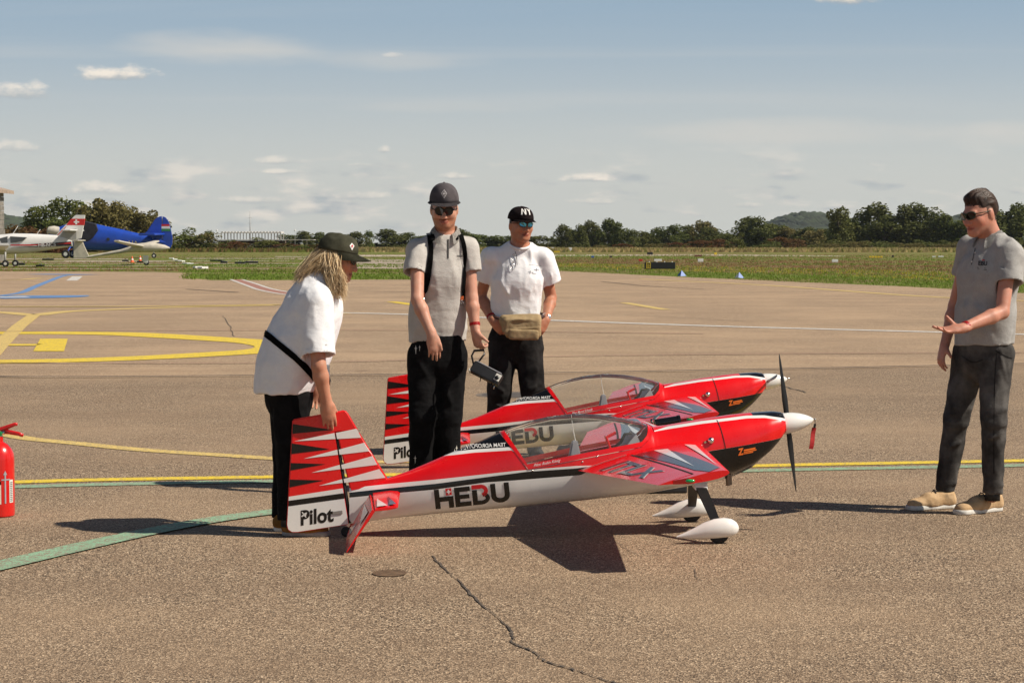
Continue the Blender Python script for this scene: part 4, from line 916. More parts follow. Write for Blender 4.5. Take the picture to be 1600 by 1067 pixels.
# ------------------------------------------------------------------ starter box between the aeroplanes
sb = empty('starter_box', (.87, 12.0, 0), (0, 0, R(8)))
bm = bmesh.new(); add_box(bm, (0, 0, .19), (.34, .24, .38), None, .012); bm_obj('box', bm, mat('black_plastic', (.014, .014, .015), .5, var=.2, vscale=10, bump=.2, bscale=200), sb)
bm = bmesh.new(); add_tube(bm, [(-.02, -.06, .415), (.12, -.06, .435)], .028, 18); add_tube(bm, [(.12, -.06, .435), (.135, -.06, .437)], .031, 18); bm_obj('starter_motor', bm, BLACK, sb, smooth=True, auto=40)
for x, zt in ((-.13, .44), (-.07, .43), (-.03, .445)):
    bm = bmesh.new(); add_tube(bm, [(x, -.06, .37), (x - .012, -.06, zt)], .006, 8); bm_obj('prong', bm, CHROME if x == -.07 else BLACK, sb, smooth=True)
bm = bmesh.new(); add_box(bm, (-.06, -.06, .385), (.10, .05, .02), None, .003); bm_obj('motor_bracket', bm, CHROME, sb)
tag(sb, 'black starter motor on a black box between the two aeroplanes', 'starter box')

# ------------------------------------------------------------------ fire extinguisher
fe = empty('fire_extinguisher', gnd(0, 806)); FX = fe
REDX = mat('extinguisher_red', (.62, .010, .008), .28, coat=.5, var=.05, vscale=5)
bm = bmesh.new(); add_lathe(bm, [(0, 0), (.070, 0), (.079, .006), (.081, .018), (.081, .315), (.078, .345), (.066, .375), (.046, .398), (.028, .408), (.0225, .412), (.0225, .44), (0, .44)], 40); bm_obj('cylinder', bm, REDX, fe, smooth=True, auto=40)
bm = bmesh.new(); add_lathe(bm, [(0, .438), (.020, .438), (.020, .448), (.014, .452), (.014, .475), (0, .477)], 16); add_tube(bm, [(-.03, -.01, .46), (.035, -.012, .462)], .010, 12); bm_obj('valve', bm, CHROME, fe, smooth=True, auto=40)
bm = bmesh.new(); add_lathe(bm, [(0, 0), (.014, 0), (.014, .01), (0, .011)], 16, Matrix.Translation((.012, -.024, .457)) @ Matrix.Rotation(R(90), 4, 'X')); bm_obj('gauge', bm, GREENL, fe, smooth=True, auto=40)
bm = bmesh.new(); add_tube(bm, [(-.035, 0, .455), (.0, 0, .472), (.05, -.004, .492), (.092, -.008, .508), (.104, -.008, .508)], [.010, .011, .009, .007, .006], 10, flat=1.4); bm_obj('lever', bm, REDX, fe, smooth=True)
bm = bmesh.new(); add_tube(bm, [(.02, 0, .470), (.06, -.004, .464), (.11, -.010, .455), (.136, -.014, .446)], [.010, .008, .007, .006], 10, flat=1.6); bm_obj('handle', bm, REDX, fe, smooth=True)
bm = bmesh.new(); add_tube(bm, [(-.03, -.01, .46), (-.07, -.02, .45), (-.10, -.02, .39), (-.100, -.015, .25), (-.095, -.01, .12), (-.093, 0, .08)], [.010, .010, .010, .010, .012, .014], 12); bm_obj('hose', bm, RUBBER, fe, smooth=True)
LABW = mat('label_white', (.66, .64, .58), .6, var=.05, vscale=30)
def cyl(u, v, e=.0012): a = -math.pi / 2 + u / .081; return Vector(((.081 + e) * math.cos(a), (.081 + e) * math.sin(a), v))
decal('label', poly_bm([rect(-.05, .075, .028, .200)]), cyl, LABW, fe, .012)
decal('label_print', poly_bm([rect(-.05, .182, .028, .200)] + [rect(-.045, .090 + .011 * k, .022 - .006 * (k % 3), .094 + .011 * k) for k in range(8)]), lambda u, v: cyl(u, v, .002), BLACK, fe, .012)
decal('label', poly_bm([rect(.076, .080, .104, .206)]), cyl, LABW, fe, .012)
decal('label_print', poly_bm([rect(.081, .088 + .010 * k, .099, .093 + .010 * k) for k in range(11)]), lambda u, v: cyl(u, v, .002), mat('label_grey', (.12, .12, .13), .6), fe, .012)
decal('arrow_mark', poly_bm([rect(.047, .078, .055, .235), [(.040, .235), (.062, .235), (.051, .258)], rect(.030, .205, .080, .212)]), lambda u, v: cyl(u, v, .002), GREYP, fe, .012)
tag(fe, 'red fire extinguisher standing on the apron with its lever raised', 'fire extinguisher')
# ------------------------------------------------------------------ parked aircraft, hangar, pavilion, field signs
AW = mat('aircraft_white', (.74, .73, .70), .4, coat=.3, var=.04, vscale=1.5); AB = mat('aircraft_blue', (.012, .06, .40), .4, coat=.25, var=.12, vscale=1.2); AGLASS = mat('cabin_glass', (.05, .055, .06), .1, coat=.5)
AR = mat('aircraft_red', (.55, .02, .02), .4); AGREY = mat('aircraft_grey', (.36, .36, .35), .5, var=.08, vscale=3); ACOV = mat('canvas_cover', (.52, .48, .40), .85, var=.12, vscale=3, bump=.6, bscale=8); ADK = mat('dark_cover', (.018, .018, .028), .8, var=.4, vscale=2); AGOLD = mat('gold_print', (.42, .36, .24), .5); AGRN = mat('flag_green', (.04, .22, .07), .5); TYRE = RUBBER
def side_loft(name, st, m, parent, base, n=20, pw=2.3, mats=None):
    """stations (centre point, half height, half width) -> smooth closed hull"""
    bm = bmesh.new(); rings = []
    for c, hh, hw in st:
        ring = []
        for k in range(n):
            a = 2 * math.pi * k / n; ca, sa = math.cos(a), math.sin(a); ring.append(bm.verts.new(Vector(c) - base + Vector((0, math.copysign(abs(ca) ** (2 / pw), ca) * hw, math.copysign(abs(sa) ** (2 / pw), sa) * hh))))
        rings.append(ring)
    for a, b in zip(rings, rings[1:]):
        for k in range(n): bm.faces.new((a[k], a[(k + 1) % n], b[(k + 1) % n], b[k]))
    bm.faces.new(rings[0][::-1]); bm.faces.new(rings[-1]); bmesh.ops.recalc_face_normals(bm, faces=bm.faces[:])
    return bm_obj(name, bm, m, parent, smooth=True, auto=45)
def hull_px(name, top, bot, xs, Y, hw, m, parent, base, n=20):
    st = []
    for px in xs:
        a, b = at(px, interp(top, px), Y), at(px, interp(bot, px), Y); st.append(((a + b) / 2, max(.03, (a.z - b.z) / 2), interp(hw, px)))
    return side_loft(name, st, m, parent, base, n)
def plate_px(name, poly, Y, th, m, parent, base, bev=.01):
    """upright panel from a side outline, with real thickness"""
    bm = bmesh.new(); P = [at(x, y, Y) - base for x, y in poly]; lo = [bm.verts.new(p + Vector((0, -th / 2, 0))) for p in P]; hi = [bm.verts.new(p + Vector((0, th / 2, 0))) for p in P]; k = len(P)
    bm.faces.new(lo); bm.faces.new(hi[::-1])
    for i in range(k): bm.faces.new((lo[i], hi[i], hi[(i + 1) % k], lo[(i + 1) % k]))
    bmesh.ops.recalc_face_normals(bm, faces=bm.faces[:])
    if bev: bmesh.ops.bevel(bm, geom=bm.edges[:], offset=bev, segments=2, affect='EDGES')
    return bm_obj(name, bm, m, parent)
def slab3(name, pts, th, m, parent, base):
    """flat flying surface from world corner points"""
    bm = bmesh.new(); P = [Vector(p) - base for p in pts]; lo = [bm.verts.new(p - Vector((0, 0, th / 2))) for p in P]; hi = [bm.verts.new(p + Vector((0, 0, th / 2))) for p in P]; k = len(P)
    bm.faces.new(lo); bm.faces.new(hi[::-1])
    for i in range(k): bm.faces.new((lo[i], hi[i], hi[(i + 1) % k], lo[(i + 1) % k]))
    bmesh.ops.recalc_face_normals(bm, faces=bm.faces[:]); bmesh.ops.bevel(bm, geom=bm.edges[:], offset=th * .3, segments=2, affect='EDGES'); return bm_obj(name, bm, m, parent)
def wheel_at(parent, base, c, r, wd, name='wheel'):
    bm = bmesh.new(); M = Matrix.Translation(Vector(c) - base) @ Matrix.Rotation(R(90), 4, 'X')
    add_lathe(bm, [(r * .45, -wd * .4), (r * .8, -wd / 2), (r, -wd * .25), (r, wd * .25), (r * .8, wd / 2), (r * .45, wd * .4)], 24, M); w_ = bm_obj(name, bm, TYRE, parent, smooth=True, auto=40)
    bm = bmesh.new(); add_lathe(bm, [(0, -wd * .42), (r * .46, -wd * .42), (r * .46, wd * .42), (0, wd * .42)], 18, M); bm_obj('hub', bm, AW, w_)
def text_px(txt, px0, py0, wpx, hpx, Y, m, parent, base, off, bold=.03, slope=0.0, shear=0.):
    tb = fit_bm(text_bm(txt, 1, bold, shear), wpx, hpx)
    for v in tb.verts: p = at(px0 + v.co.x, py0 - v.co.y + v.co.x * slope, Y); v.co = p + Vector((0, -off, 0)) - base
    return bm_obj('lettering', tb, m, parent)
def light_plane():
    Y = 126.; b = Vector((at(16, 417, Y).x, Y, 0)); root = empty('light_aeroplane', b); tag(root, 'white low-wing aeroplane with a Swiss flag band on its tail', 'aeroplane')
    top = [(-100, 378), (-60, 374), (-25, 369), (0, 366.8), (20, 364.8), (50, 365.2), (88, 367.5), (113, 374)]; bot = [(-100, 384), (-60, 392), (-25, 397), (0, 398), (40, 396.5), (60, 393.5), (80, 390), (113, 385)]
    hull = hull_px('fuselage', top, bot, [-100, -90, -70, -45, -25, 0, 10, 20, 30, 40, 50, 60, 70, 80, 88, 95, 104, 113], Y, [(-100, .25), (-60, .45), (0, .58), (40, .5), (80, .3), (113, .10)], AW, root, b)
    f = plate_px('fin', [(87, 368), (117, 337), (119, 336), (133, 336.2), (131.5, 350), (127, 372.5), (114, 377)], Y, .16, AW, root, b, .02)
    plate_px('flag_band', [(111.5, 342), (132.9, 342), (131.4, 352), (103.8, 352)], Y, .172, AR, f, b, 0); plate_px('flag_cross', [(118.2, 343.2), (121, 343.2), (121, 345.8), (124.2, 345.8), (124.2, 348.2), (121, 348.2), (121, 350.8), (118.2, 350.8), (118.2, 348.2), (115.8, 348.2), (115.8, 345.8), (118.2, 345.8)], Y, .19, AW, f, b, 0)
    plate_px('dorsal_panel', [(89.5, 378), (99.5, 360), (120, 357.5), (120, 373)], Y, .19, AGREY, f, b, 0); plate_px('fin_stripe', [(90, 367), (103.5, 354), (104.3, 354.5), (91.5, 367.5)], Y, .18, AR, f, b, 0)  # the grey panel is the shade on the lower fin, put in as colour
    z = at(110, 360, Y).z; x0, x1 = at(100, 360, Y).x, at(121, 360, Y).x
    for s in (-1, 1): slab3('tailplane', [(x0, Y, z), (x0 + .35, Y + s * 2.0, z), (x1, Y + s * 2.0, z), (x1, Y, z)], .10, AW, root, b)
    off = .62
    for poly in ([(2, 373), (15, 369.5), (15.2, 379.5), (6, 380)], [(19.5, 369.5), (45, 371), (38, 376.5), (28, 379), (20, 380)], [(-28, 376), (-2, 370), (2, 380), (-24, 381)]):
        plate_px('window', poly, Y, 1.17, AGLASS, hull, b, 0)
    plate_px('black_stripe', [(24, 384.8), (62, 384.0), (113, 378.2), (113, 383.2), (92, 384.6), (62, 386.2), (24, 386.4)], Y, .96, BLACK, hull, b, 0) if False else None
    def stripe(nm, pts_top, pts_bot, m_, e):
        bm = bmesh.new(); xs = [20, 35, 50, 62, 75, 90, 100, 112]; rows = []
        for px in xs:
            hw = interp([(-100, .25), (-60, .45), (0, .58), (40, .5), (80, .3), (113, .10)], px) + e; rows.append([bm.verts.new(at(px, interp(q, px), Y) - b + Vector((0, -hw, 0))) for q in (pts_top, pts_bot)])
        for a, c in zip(rows, rows[1:]): bm.faces.new((a[0], a[1], c[1], c[0]))
        bm_obj(nm, bm, m_, hull)
    stripe('black_stripe', [(20, 383.8), (60, 381), (112, 377.4)], [(20, 386.3), (60, 386.2), (112, 384.3)], BLACK, .02); stripe('white_stripe', [(20, 383.8), (60, 380.8), (62, 384.6), (112, 384)], [(20, 386), (60, 384.8), (62, 384.7), (112, 384.1)], AW, .03)
    stripe('red_stripe', [(20, 382.4), (60, 381.8), (63, 382), (90, 381.4), (112, 378.6)], [(20, 383.8), (60, 384.0), (63, 382.1), (90, 381.5), (112, 381.0)], AR, .045)
    text_px('HB-NCS', 63, 385.8, 27, 5.2, Y, AW, root, b, .50, .02, -.04)
    zw = at(0, 392, Y).z; xl, xr = at(-60, 0, Y).x, at(6, 0, Y).x
    slab3('wing', [(at(-40, 392, Y).x, Y, zw), (at(8, 392, Y).x, Y, zw), (at(38, 396, Y).x + .3, Y - 4.9, zw + .38), (at(10, 396, Y).x, Y - 4.9, zw + .38)], .16, AW, root, b); slab3('wing', [(at(-40, 392, Y).x, Y, zw), (at(8, 392, Y).x, Y, zw), (at(-2, 392, Y).x, Y + 4.9, zw + .38), (at(-25, 392, Y).x, Y + 4.9, zw + .38)], .16, AW, root, b)
    for px, yy in ((16, Y - 1.2), (16, Y + 1.3)):
        x = at(px, 400, Y).x; bm = bmesh.new(); add_tube(bm, [(x - b.x, yy - Y, .95), (x - b.x - .02, yy - Y, .25)], [.06, .05], 10); bm_obj('gear_leg', bm, AGREY, root, smooth=True); wheel_at(root, b, (x, yy, .22), .22, .16)
    x = at(-75, 400, Y).x; bm = bmesh.new(); add_tube(bm, [(x - b.x, 0, .9), (x - b.x, 0, .2)], .05, 10); bm_obj('gear_leg', bm, AGREY, root, smooth=True); wheel_at(root, b, (x, Y, .19), .19, .14)
    for (a, c) in (((20.5, 365), (28, 353.5)), ((58, 365.5), (63, 358.5))):
        bm = bmesh.new(); add_tube(bm, [at(*a, Y) - b, at(*c, Y) - b], [.03, .012], 6); bm_obj('antenna', bm, AW, root, smooth=True)
    bm = bmesh.new(); p = at(-101, 381, Y) - b; add_lathe(bm, [(0, -.35), (.10, -.25), (.18, 0), (0, .02)], 16, Matrix.Translation(p) @ Matrix.Rotation(R(90), 4, 'Y')); bm_obj('spinner', bm, AW, root, smooth=True)
    for s in (1, -1): bm = bmesh.new(); add_tube(bm, [p + Vector((-.1, 0, s * .1)), p + Vector((-.1, .02, s * .95))], [.07, .03], 8, flat=.3); bm_obj('propeller_blade', bm, CARBON, root, smooth=True)
light_plane()
def biplane():
    Y = 200.; b = Vector((at(180, 400, Y).x, Y, 0)); root = empty('tail_wheel_aeroplane', b); tag(root, 'large blue aeroplane with a red white and green flag on its rudder', 'aeroplane')
    top = [(78, 356), (95, 354), (112, 347), (132, 346.5), (155, 351), (190, 358.5), (228, 367.5), (262, 378)]; bot = [(78, 374), (95, 384), (112, 389), (132, 391), (150, 391.5), (175, 392), (195, 390), (215, 385.5), (240, 383), (262, 381)]
    hull = hull_px('fuselage', top, bot, [78, 86, 95, 104, 112, 122, 132, 142, 152, 165, 178, 190, 202, 215, 228, 240, 252, 262], Y, [(78, .6), (95, .75), (140, .9), (190, .7), (230, .35), (262, .08)], AB, root, b)
    hull_px('engine_cover', [(74, 357), (77, 354), (85, 353), (95, 355)], [(74, 366), (77, 368), (85, 369), (95, 372)], [74, 75, 77, 80, 85, 90, 95], Y, [(74, .3), (77, .7), (85, .8), (95, .82)], ACOV, root, b)
    f = plate_px('fin', [(224, 368), (231, 360), (238, 349), (243, 342), (249, 338.5), (253, 338), (253.5, 384), (240, 380)], Y, .22, AB, root, b, .04)
    r = plate_px('rudder', [(254, 338), (259, 340), (264, 347), (267, 358), (269.5, 371), (269, 382), (266, 388), (258, 389), (254, 384)], Y, .20, AB, root, b, .04)
    for nm, y0, y1, m_ in (('flag_red', 350.5, 353.7, AR), ('flag_white', 353.7, 357.5, AW), ('flag_green', 357.5, 361.3, AGRN)): plate_px(nm, [(252.8, y0), (264.5 + (y0 - 350) * .2, y0), (264.6 + (y1 - 350) * .22, y1), (252.6, y1)], Y, .24, m_, r, b, 0)
    z = at(240, 366, Y).z
    slab3('tailplane', [(at(232, 0, Y).x, Y, z), (at(221, 0, Y).x, Y - 3.0, z - .05), (at(247, 0, Y).x, Y - 3.0, z - .05), (at(255, 0, Y).x, Y, z)], .22, AB, root, b); slab3('tailplane', [(at(232, 0, Y).x, Y, z), (at(240, 0, Y).x, Y + 3.0, z), (at(254, 0, Y).x, Y + 3.0, z), (at(255, 0, Y).x, Y, z)], .22, AB, root, b)
    for s in (-1, 1):
        bm = bmesh.new(); add_tube(bm, [(at(238, 0, Y).x - b.x, s * .1, at(238, 379, Y).z), (at(238, 0, Y).x - b.x, s * 1.9, z - .05)], .05, 8); bm_obj('tail_strut', bm, AB, root, smooth=True)
    plate_px('cockpit_cover', [(131, 345.5), (152, 350.5), (156, 360), (148, 372), (140, 377), (130, 378)], Y, 1.95, ADK, root, b, .05)
    for px, py in ((171.5, 374), (146, 368)):
        bm = bmesh.new(); add_lathe(bm, [(0, 0), (.16, 0), (.16, .03), (0, .035)], 18, Matrix.Translation(at(px, py, Y) - b + Vector((0, -interp([(140, .9), (190, .7)], px) + .0, 0))) @ Matrix.Rotation(R(90), 4, 'X')); bm_obj('porthole', bm, AGLASS, hull)
    text_px('HA-', 203, 383.5, 18, 7.6, Y, AGOLD, root, b, .62, .02, .06)
    for s in (-1, 1):
        x = at(104, 0, Y).x; wheel_at(root, b, (x, Y + s * 1.6, .42), .42, .3); bm = bmesh.new(); add_tube(bm, [(x - b.x, s * 1.5, .42), (x - b.x + .4, s * .5, 1.4)], .07, 8); bm_obj('gear_leg', bm, AB, root, smooth=True)
    x = at(237, 0, Y).x; wheel_at(root, b, (x, Y, .24), .24, .16, 'tail_wheel'); bm = bmesh.new(); add_tube(bm, [(x - b.x, 0, .24), (x - b.x - .1, 0, at(237, 381, Y).z)], .06, 8); bm_obj('tail_leg', bm, AGREY, root, smooth=True)
    bm = bmesh.new(); add_tube(bm, [at(191, 360, Y) - b, at(197, 355.5, Y) - b], [.03, .015], 6); bm_obj('antenna', bm, AB, root)
biplane()
def glider():
    Y = 135.; b = Vector((at(224, 405, Y).x, Y, 0)); root = empty('glider', b); tag(root, 'white glider with cloth covers parked in front of the blue aeroplane', 'glider')
    hull_px('fuselage', [(118, 399), (135, 400), (160, 395.5), (190, 389.5), (203, 385), (215, 380.5), (230, 379.2), (245, 380), (258, 383), (265, 386.5)], [(118, 403), (135, 404), (160, 400), (190, 395.8), (203, 394), (215, 393.5), (230, 393.8), (245, 393), (258, 391), (265, 388.5)], [118, 126, 135, 147, 160, 175, 190, 197, 203, 209, 215, 222, 230, 238, 245, 252, 258, 262, 265], Y, [(118, .05), (160, .12), (190, .22), (215, .36), (235, .38), (255, .25), (265, .05)], ACOV, root, b)
    plate_px('fin_cover', [(115, 376), (128.5, 375.5), (132, 385), (139, 400), (135, 404), (115, 403.5)], Y, .16, ACOV, root, b, .03)
    z = at(118, 376, Y).z
    zw = at(212, 385, Y).z
    for s in (-1, 1): slab3('wing', [(at(204, 0, Y).x, Y, zw), (at(208, 0, Y).x, Y + s * 7.3, zw + .35), (at(216, 0, Y).x, Y + s * 7.3, zw + .35), (at(223, 0, Y).x, Y, zw)], .12, ACOV, root, b)
    for s in (-1, 1): slab3('tailplane', [(at(115, 0, Y).x, Y, z), (at(117, 0, Y).x, Y + s * 1.2, z), (at(124, 0, Y).x, Y + s * 1.2, z), (at(128, 0, Y).x, Y, z)], .08, ACOV, root, b)
    wheel_at(root, b, (at(225, 0, Y).x, Y, .19), .19, .14)
    bm = bmesh.new(); add_box(bm, (at(224, 0, Y).x - b.x, 0, .42), (.34, .16, .5), None, .02); bm_obj('wheel_housing', bm, AW, root)
glider()
def hangar():
    Y = 150.; b = Vector((at(8, 365, 170.).x, Y, 0)); root = empty('hangar', b); tag(root, 'grey timber hangar corner with an overhanging roof behind the white aeroplane', 'building')
    zt = at(8, 301, 170.).z
    bm = bmesh.new(); add_box(bm, (-11, 10, 1.35), (22, 20, 2.7)); bm_obj('lower_wall', bm, mat('hangar_block', (.17, .155, .135), .9, var=.2, vscale=2, bump=.5, bscale=10), root)
    for k in range(8):
        h = (zt - 2.7) / 8; bm = bmesh.new(); add_box(bm, (-11, 10, 2.7 + h * (k + .5)), (21.9 - .03 * (k % 2), 19.9 - .03 * (k % 2), h - .03)); bm_obj('plank', bm, mat('hangar_timber', (.20, .18, .155), .9, var=.25, vscale=1.5), root)
    bm = bmesh.new(); vs = [(-23, -1.2, zt + 6), (.55, -1.2, zt - .12), (.55, 21, zt - .12), (-23, 21, zt + 6)]; lo = [bm.verts.new(v) for v in vs]; hi = [bm.verts.new((v[0], v[1], v[2] + .28)) for v in vs]
    bm.faces.new(lo[::-1]); bm.faces.new(hi)
    for i in range(4): bm.faces.new((lo[i], lo[(i + 1) % 4], hi[(i + 1) % 4], hi[i]))
    bm_obj('roof', bm, mat('hangar_roof', (.33, .25, .19), .8, var=.2, vscale=2), root)
    bm = bmesh.new(); add_box(bm, (-11, -.06, 1.2), (7, .1, 2.4)); bm_obj('door', bm, AGREY, root)
hangar()
def pavilion():
    Y = 420.; b = Vector((at(393, 380, Y).x, Y, 0)); root = empty('pavilion', b); tag(root, 'long pavilion with a white scalloped roof on slim white columns', 'building')
    WP = mat('pavilion_white', (.50, .48, .45), .6, var=.06, vscale=.5); z0, z1 = at(390, 374.5, Y).z, at(390, 364.5, Y).z; x0, x1 = at(345, 0, Y).x - b.x, at(440, 0, Y).x - b.x
    for k in range(19):
        t = (x1 - x0) / 19; bm = bmesh.new(); x = x0 + t * (k + .5); v = [(x - t * .46, -3, z1), (x - t * .3, -3, z1 + .28), (x + t * .3, -3, z1 + .34), (x + t * .46, -3, z1)]; f_ = [bm.verts.new(p) for p in v]; bk = [bm.verts.new((p[0], 3, p[2])) for p in v]; bm.faces.new(f_); bm.faces.new(bk[::-1])
        for i in range(4): bm.faces.new((f_[i], bk[i], bk[(i + 1) % 4], f_[(i + 1) % 4]))
        bm_obj('roof_panel', bm, WP, root)
    for k in range(20):
        for yy in (-2.6, 2.4): bm = bmesh.new(); x = x0 + .15 + (x1 - x0 - .3) * k / 19; add_tube(bm, [(x, yy, z0), (x, yy, z1 + .05)], .085, 8); bm_obj('column', bm, WP, root)
    bm = bmesh.new(); add_box(bm, ((at(410, 0, Y).x - b.x), -1.5, z0 - .06), (at(492, 0, Y).x - at(330, 0, Y).x, 5, .14)); bm_obj('deck', bm, mat('deck_concrete', (.50, .47, .43), .8, var=.1, vscale=.8), root)
    bm = bmesh.new(); add_box(bm, (0, 1, z0 / 2 - .1), (14, 3, z0 - .2)); bm_obj('lower_wall', bm, mat('pavilion_brick', (.16, .11, .085), .9, var=.2, vscale=2), root)
    bm = bmesh.new(); add_box(bm, (at(392, 0, Y).x - b.x, -1.3, .95), (2.0, .8, 1.0), None, .05); bm_obj('counter', bm, WP, root)
    for px in (345, 365, 420, 455, 480): bm = bmesh.new(); x = at(px, 0, Y).x - b.x; add_tube(bm, [(x, -3, -.05), (x, -3, z0)], .08, 8); bm_obj('support', bm, WP, root)
pavilion()
def pole(px, ytop, Y, name, label, cat, head=None, r=.06):
    b = Vector((at(px, 390, Y).x, Y, 0)); h = at(px, ytop, Y).z; root = empty(name, b); tag(root, label, cat); bm = bmesh.new(); add_tube(bm, [(0, 0, -.05), (0, 0, h * .6), (0, 0, h)], [r, r * .75, r * .35], 8); bm_obj('shaft', bm, AGREY, root, smooth=True)
    if head == 'lamp': bm = bmesh.new(); add_lathe(bm, [(0, h - .1), (.22, h - .05), (.22, h + .12), (.1, h + .2), (0, h + .2)], 12); bm_obj('lamp_head', bm, AW, root)
    if head == 'mast':
        for t in (.70, .84): bm = bmesh.new(); add_box(bm, (0, 0, h * t), (.9, .05, .05)); bm_obj('crossarm', bm, AGREY, root)
pole(391, 331, 424, 'antenna_mast', 'tall slim antenna mast rising behind the scalloped pavilion roof', 'mast', 'mast', .14)
pole(339, 360.5, 415, 'lamp_post', 'dark-headed lamp post at the thicket end of the pavilion', 'lamp post', 'lamp'); pole(461, 360.5, 415, 'lamp_post', 'white-headed lamp post over the long deck of the pavilion', 'lamp post', 'lamp')
# boards and markers in the grass
def board(px, yb, wpx, hpx, m, label, name='field_marker', cat='marker', legs=True, th=.12):
    g = gnd(px, yb); Y = g.y; s = Y / FPX; w_, h = wpx * s, hpx * s; b = Vector((g.x, g.y, 0)); root = empty(name, b); tag(root, label, cat); lift = .06 if legs else .0
    bm = bmesh.new(); add_box(bm, (0, 0, lift + h / 2), (w_, th, h), None, min(.02, h * .08)); bm_obj('panel', bm, m, root)
    for x in (-.35, .35): bm = bmesh.new(); add_box(bm, (w_ * x, 0, lift / 2 - .01), (.05, .05, lift + .06)); bm_obj('foot', bm, AGREY, root)
    return root, b, w_, h
MB_, MR_, MY_, MBL = mat('marker_black', (.012, .012, .012), .5), mat('marker_red', (.5, .03, .02), .5), mat('marker_yellow', (.72, .52, .03), .5), mat('marker_blue', (.03, .12, .42), .5); MWT = mat('marker_white', (.8, .79, .76), .5); MBR = mat('marker_brown', (.16, .05, .03), .6)
root, b, w_, h = board(1031, 422, 48, 10.5, MB_, 'long black taxiway sign with a yellow framed letter at the grass edge', 'taxiway_sign', 'sign')
x0 = -w_ / 2 + .10; fr = [rect(x0, .10, x0 + .24, .13), rect(x0, h - .0, x0 + .24, h + .03), rect(x0, .13, x0 + .03, h), rect(x0 + .21, .13, x0 + .24, h)]
decal('letter_frame', poly_bm(fr), lambda u, v: Vector((u, -.064, v)), MY_, root, None); tb = fit_bm(text_bm('D', 1, .04), .10, .16); decal('lettering', tb, lambda u, v: Vector((x0 + .07 + u, -.064, .155 + v)), MY_, root, None)
for k in range(4): bm = bmesh.new(); add_lathe(bm, [(0, h + .06), (.03, h + .06), (.03, h + .10), (0, h + .11)], 8, Matrix.Translation((-w_ * .35 + k * w_ * .25, 0, 0))); bm_obj('lamp', bm, MWT, root)
for args in [(1001, 409.5, 6, 3.2, MR_, 'small red marker board in the grass field'), (1028, 409.5, 12, 3.4, MWT, 'wide white marker board with a dark dot beyond the taxiway sign'), (926, 403.5, 4.5, 2.6, MBL, 'small blue marker box in the field'), (954.5, 403, 4, 2.2, MB_, 'small black marker box in the field'), (1015.5, 398.6, 9, 3.6, MB_, 'black sign beside the pale far runway'),
             (1094.5, 410.5, 8.5, 4.8, MWT, 'bright white marker board standing alone in rusty grass'), (1091, 401.8, 12, 2.6, MBR, 'low rust brown board near the far runway'), (1118, 399, 4, 3.4, MY_, 'small yellow box near the far runway'), (1395, 402.5, 3.2, 2.6, MB_, 'tiny black box beside the yellow markers'), (1304.5, 411, 9.5, 4.4, MWT, 'white marker board in green mown grass'),
             (864, 402, 6.5, 2.6, MWT, 'low white board beside the pale runway edge'), (891, 394, 5, 6.5, MWT, 'white equipment cabinet by the fence of the far field'), (870, 395.5, 9, 2.6, MY_, 'low yellow box beside the white cabinet'), (863.5, 391.5, 5, 4.5, MWT, 'round-cornered white board above the yellow box'), (1459, 403, 5, 2, MWT, 'low white runway board left of its darker neighbour'), (1470, 402.8, 8, 2, MWT, 'longer low white runway board'), (1598, 421, 6, 7, MWT, 'white marker board behind the gesturing man'), (964.5, 424, 1.2, 4, MY_, 'thin yellow edge stake at the grass verge')]:
    board(*args)
for k in range(5): r_ = board(1359.5 + k * 4.4, 404, 3.4, 2.8, MY_, 'yellow marker block in a short row across the grass field')[0]; r_['group'] = 'row of yellow marker blocks'
def pyramid(px, yb, wpx, m1, m2, label):
    g = gnd(px, yb); s = g.y / FPX; w_ = wpx * s / 2; root = empty('edge_marker', (g.x, g.y, 0), (0, 0, R(28))); tag(root, label, 'marker')
    for i, m_ in enumerate((m1, m2, m1, m2)):
        a0, a1 = math.pi / 2 * i + math.pi / 4, math.pi / 2 * (i + 1) + math.pi / 4; p = [(w_ * 1.3 * math.cos(a0), w_ * 1.3 * math.sin(a0), 0), (w_ * 1.3 * math.cos(a1), w_ * 1.3 * math.sin(a1), 0), (0, 0, w_ * 1.55)]
        mesh_obj('face', p, [(0, 1, 2)], m_, root, smooth=False)
pyramid(1065, 431.5, 12, MBL, MBL, 'blue pyramid marker at the grass edge'); pyramid(1155, 434.5, 12, MBL, MWT, 'blue and white pyramid marker at the grass edge')
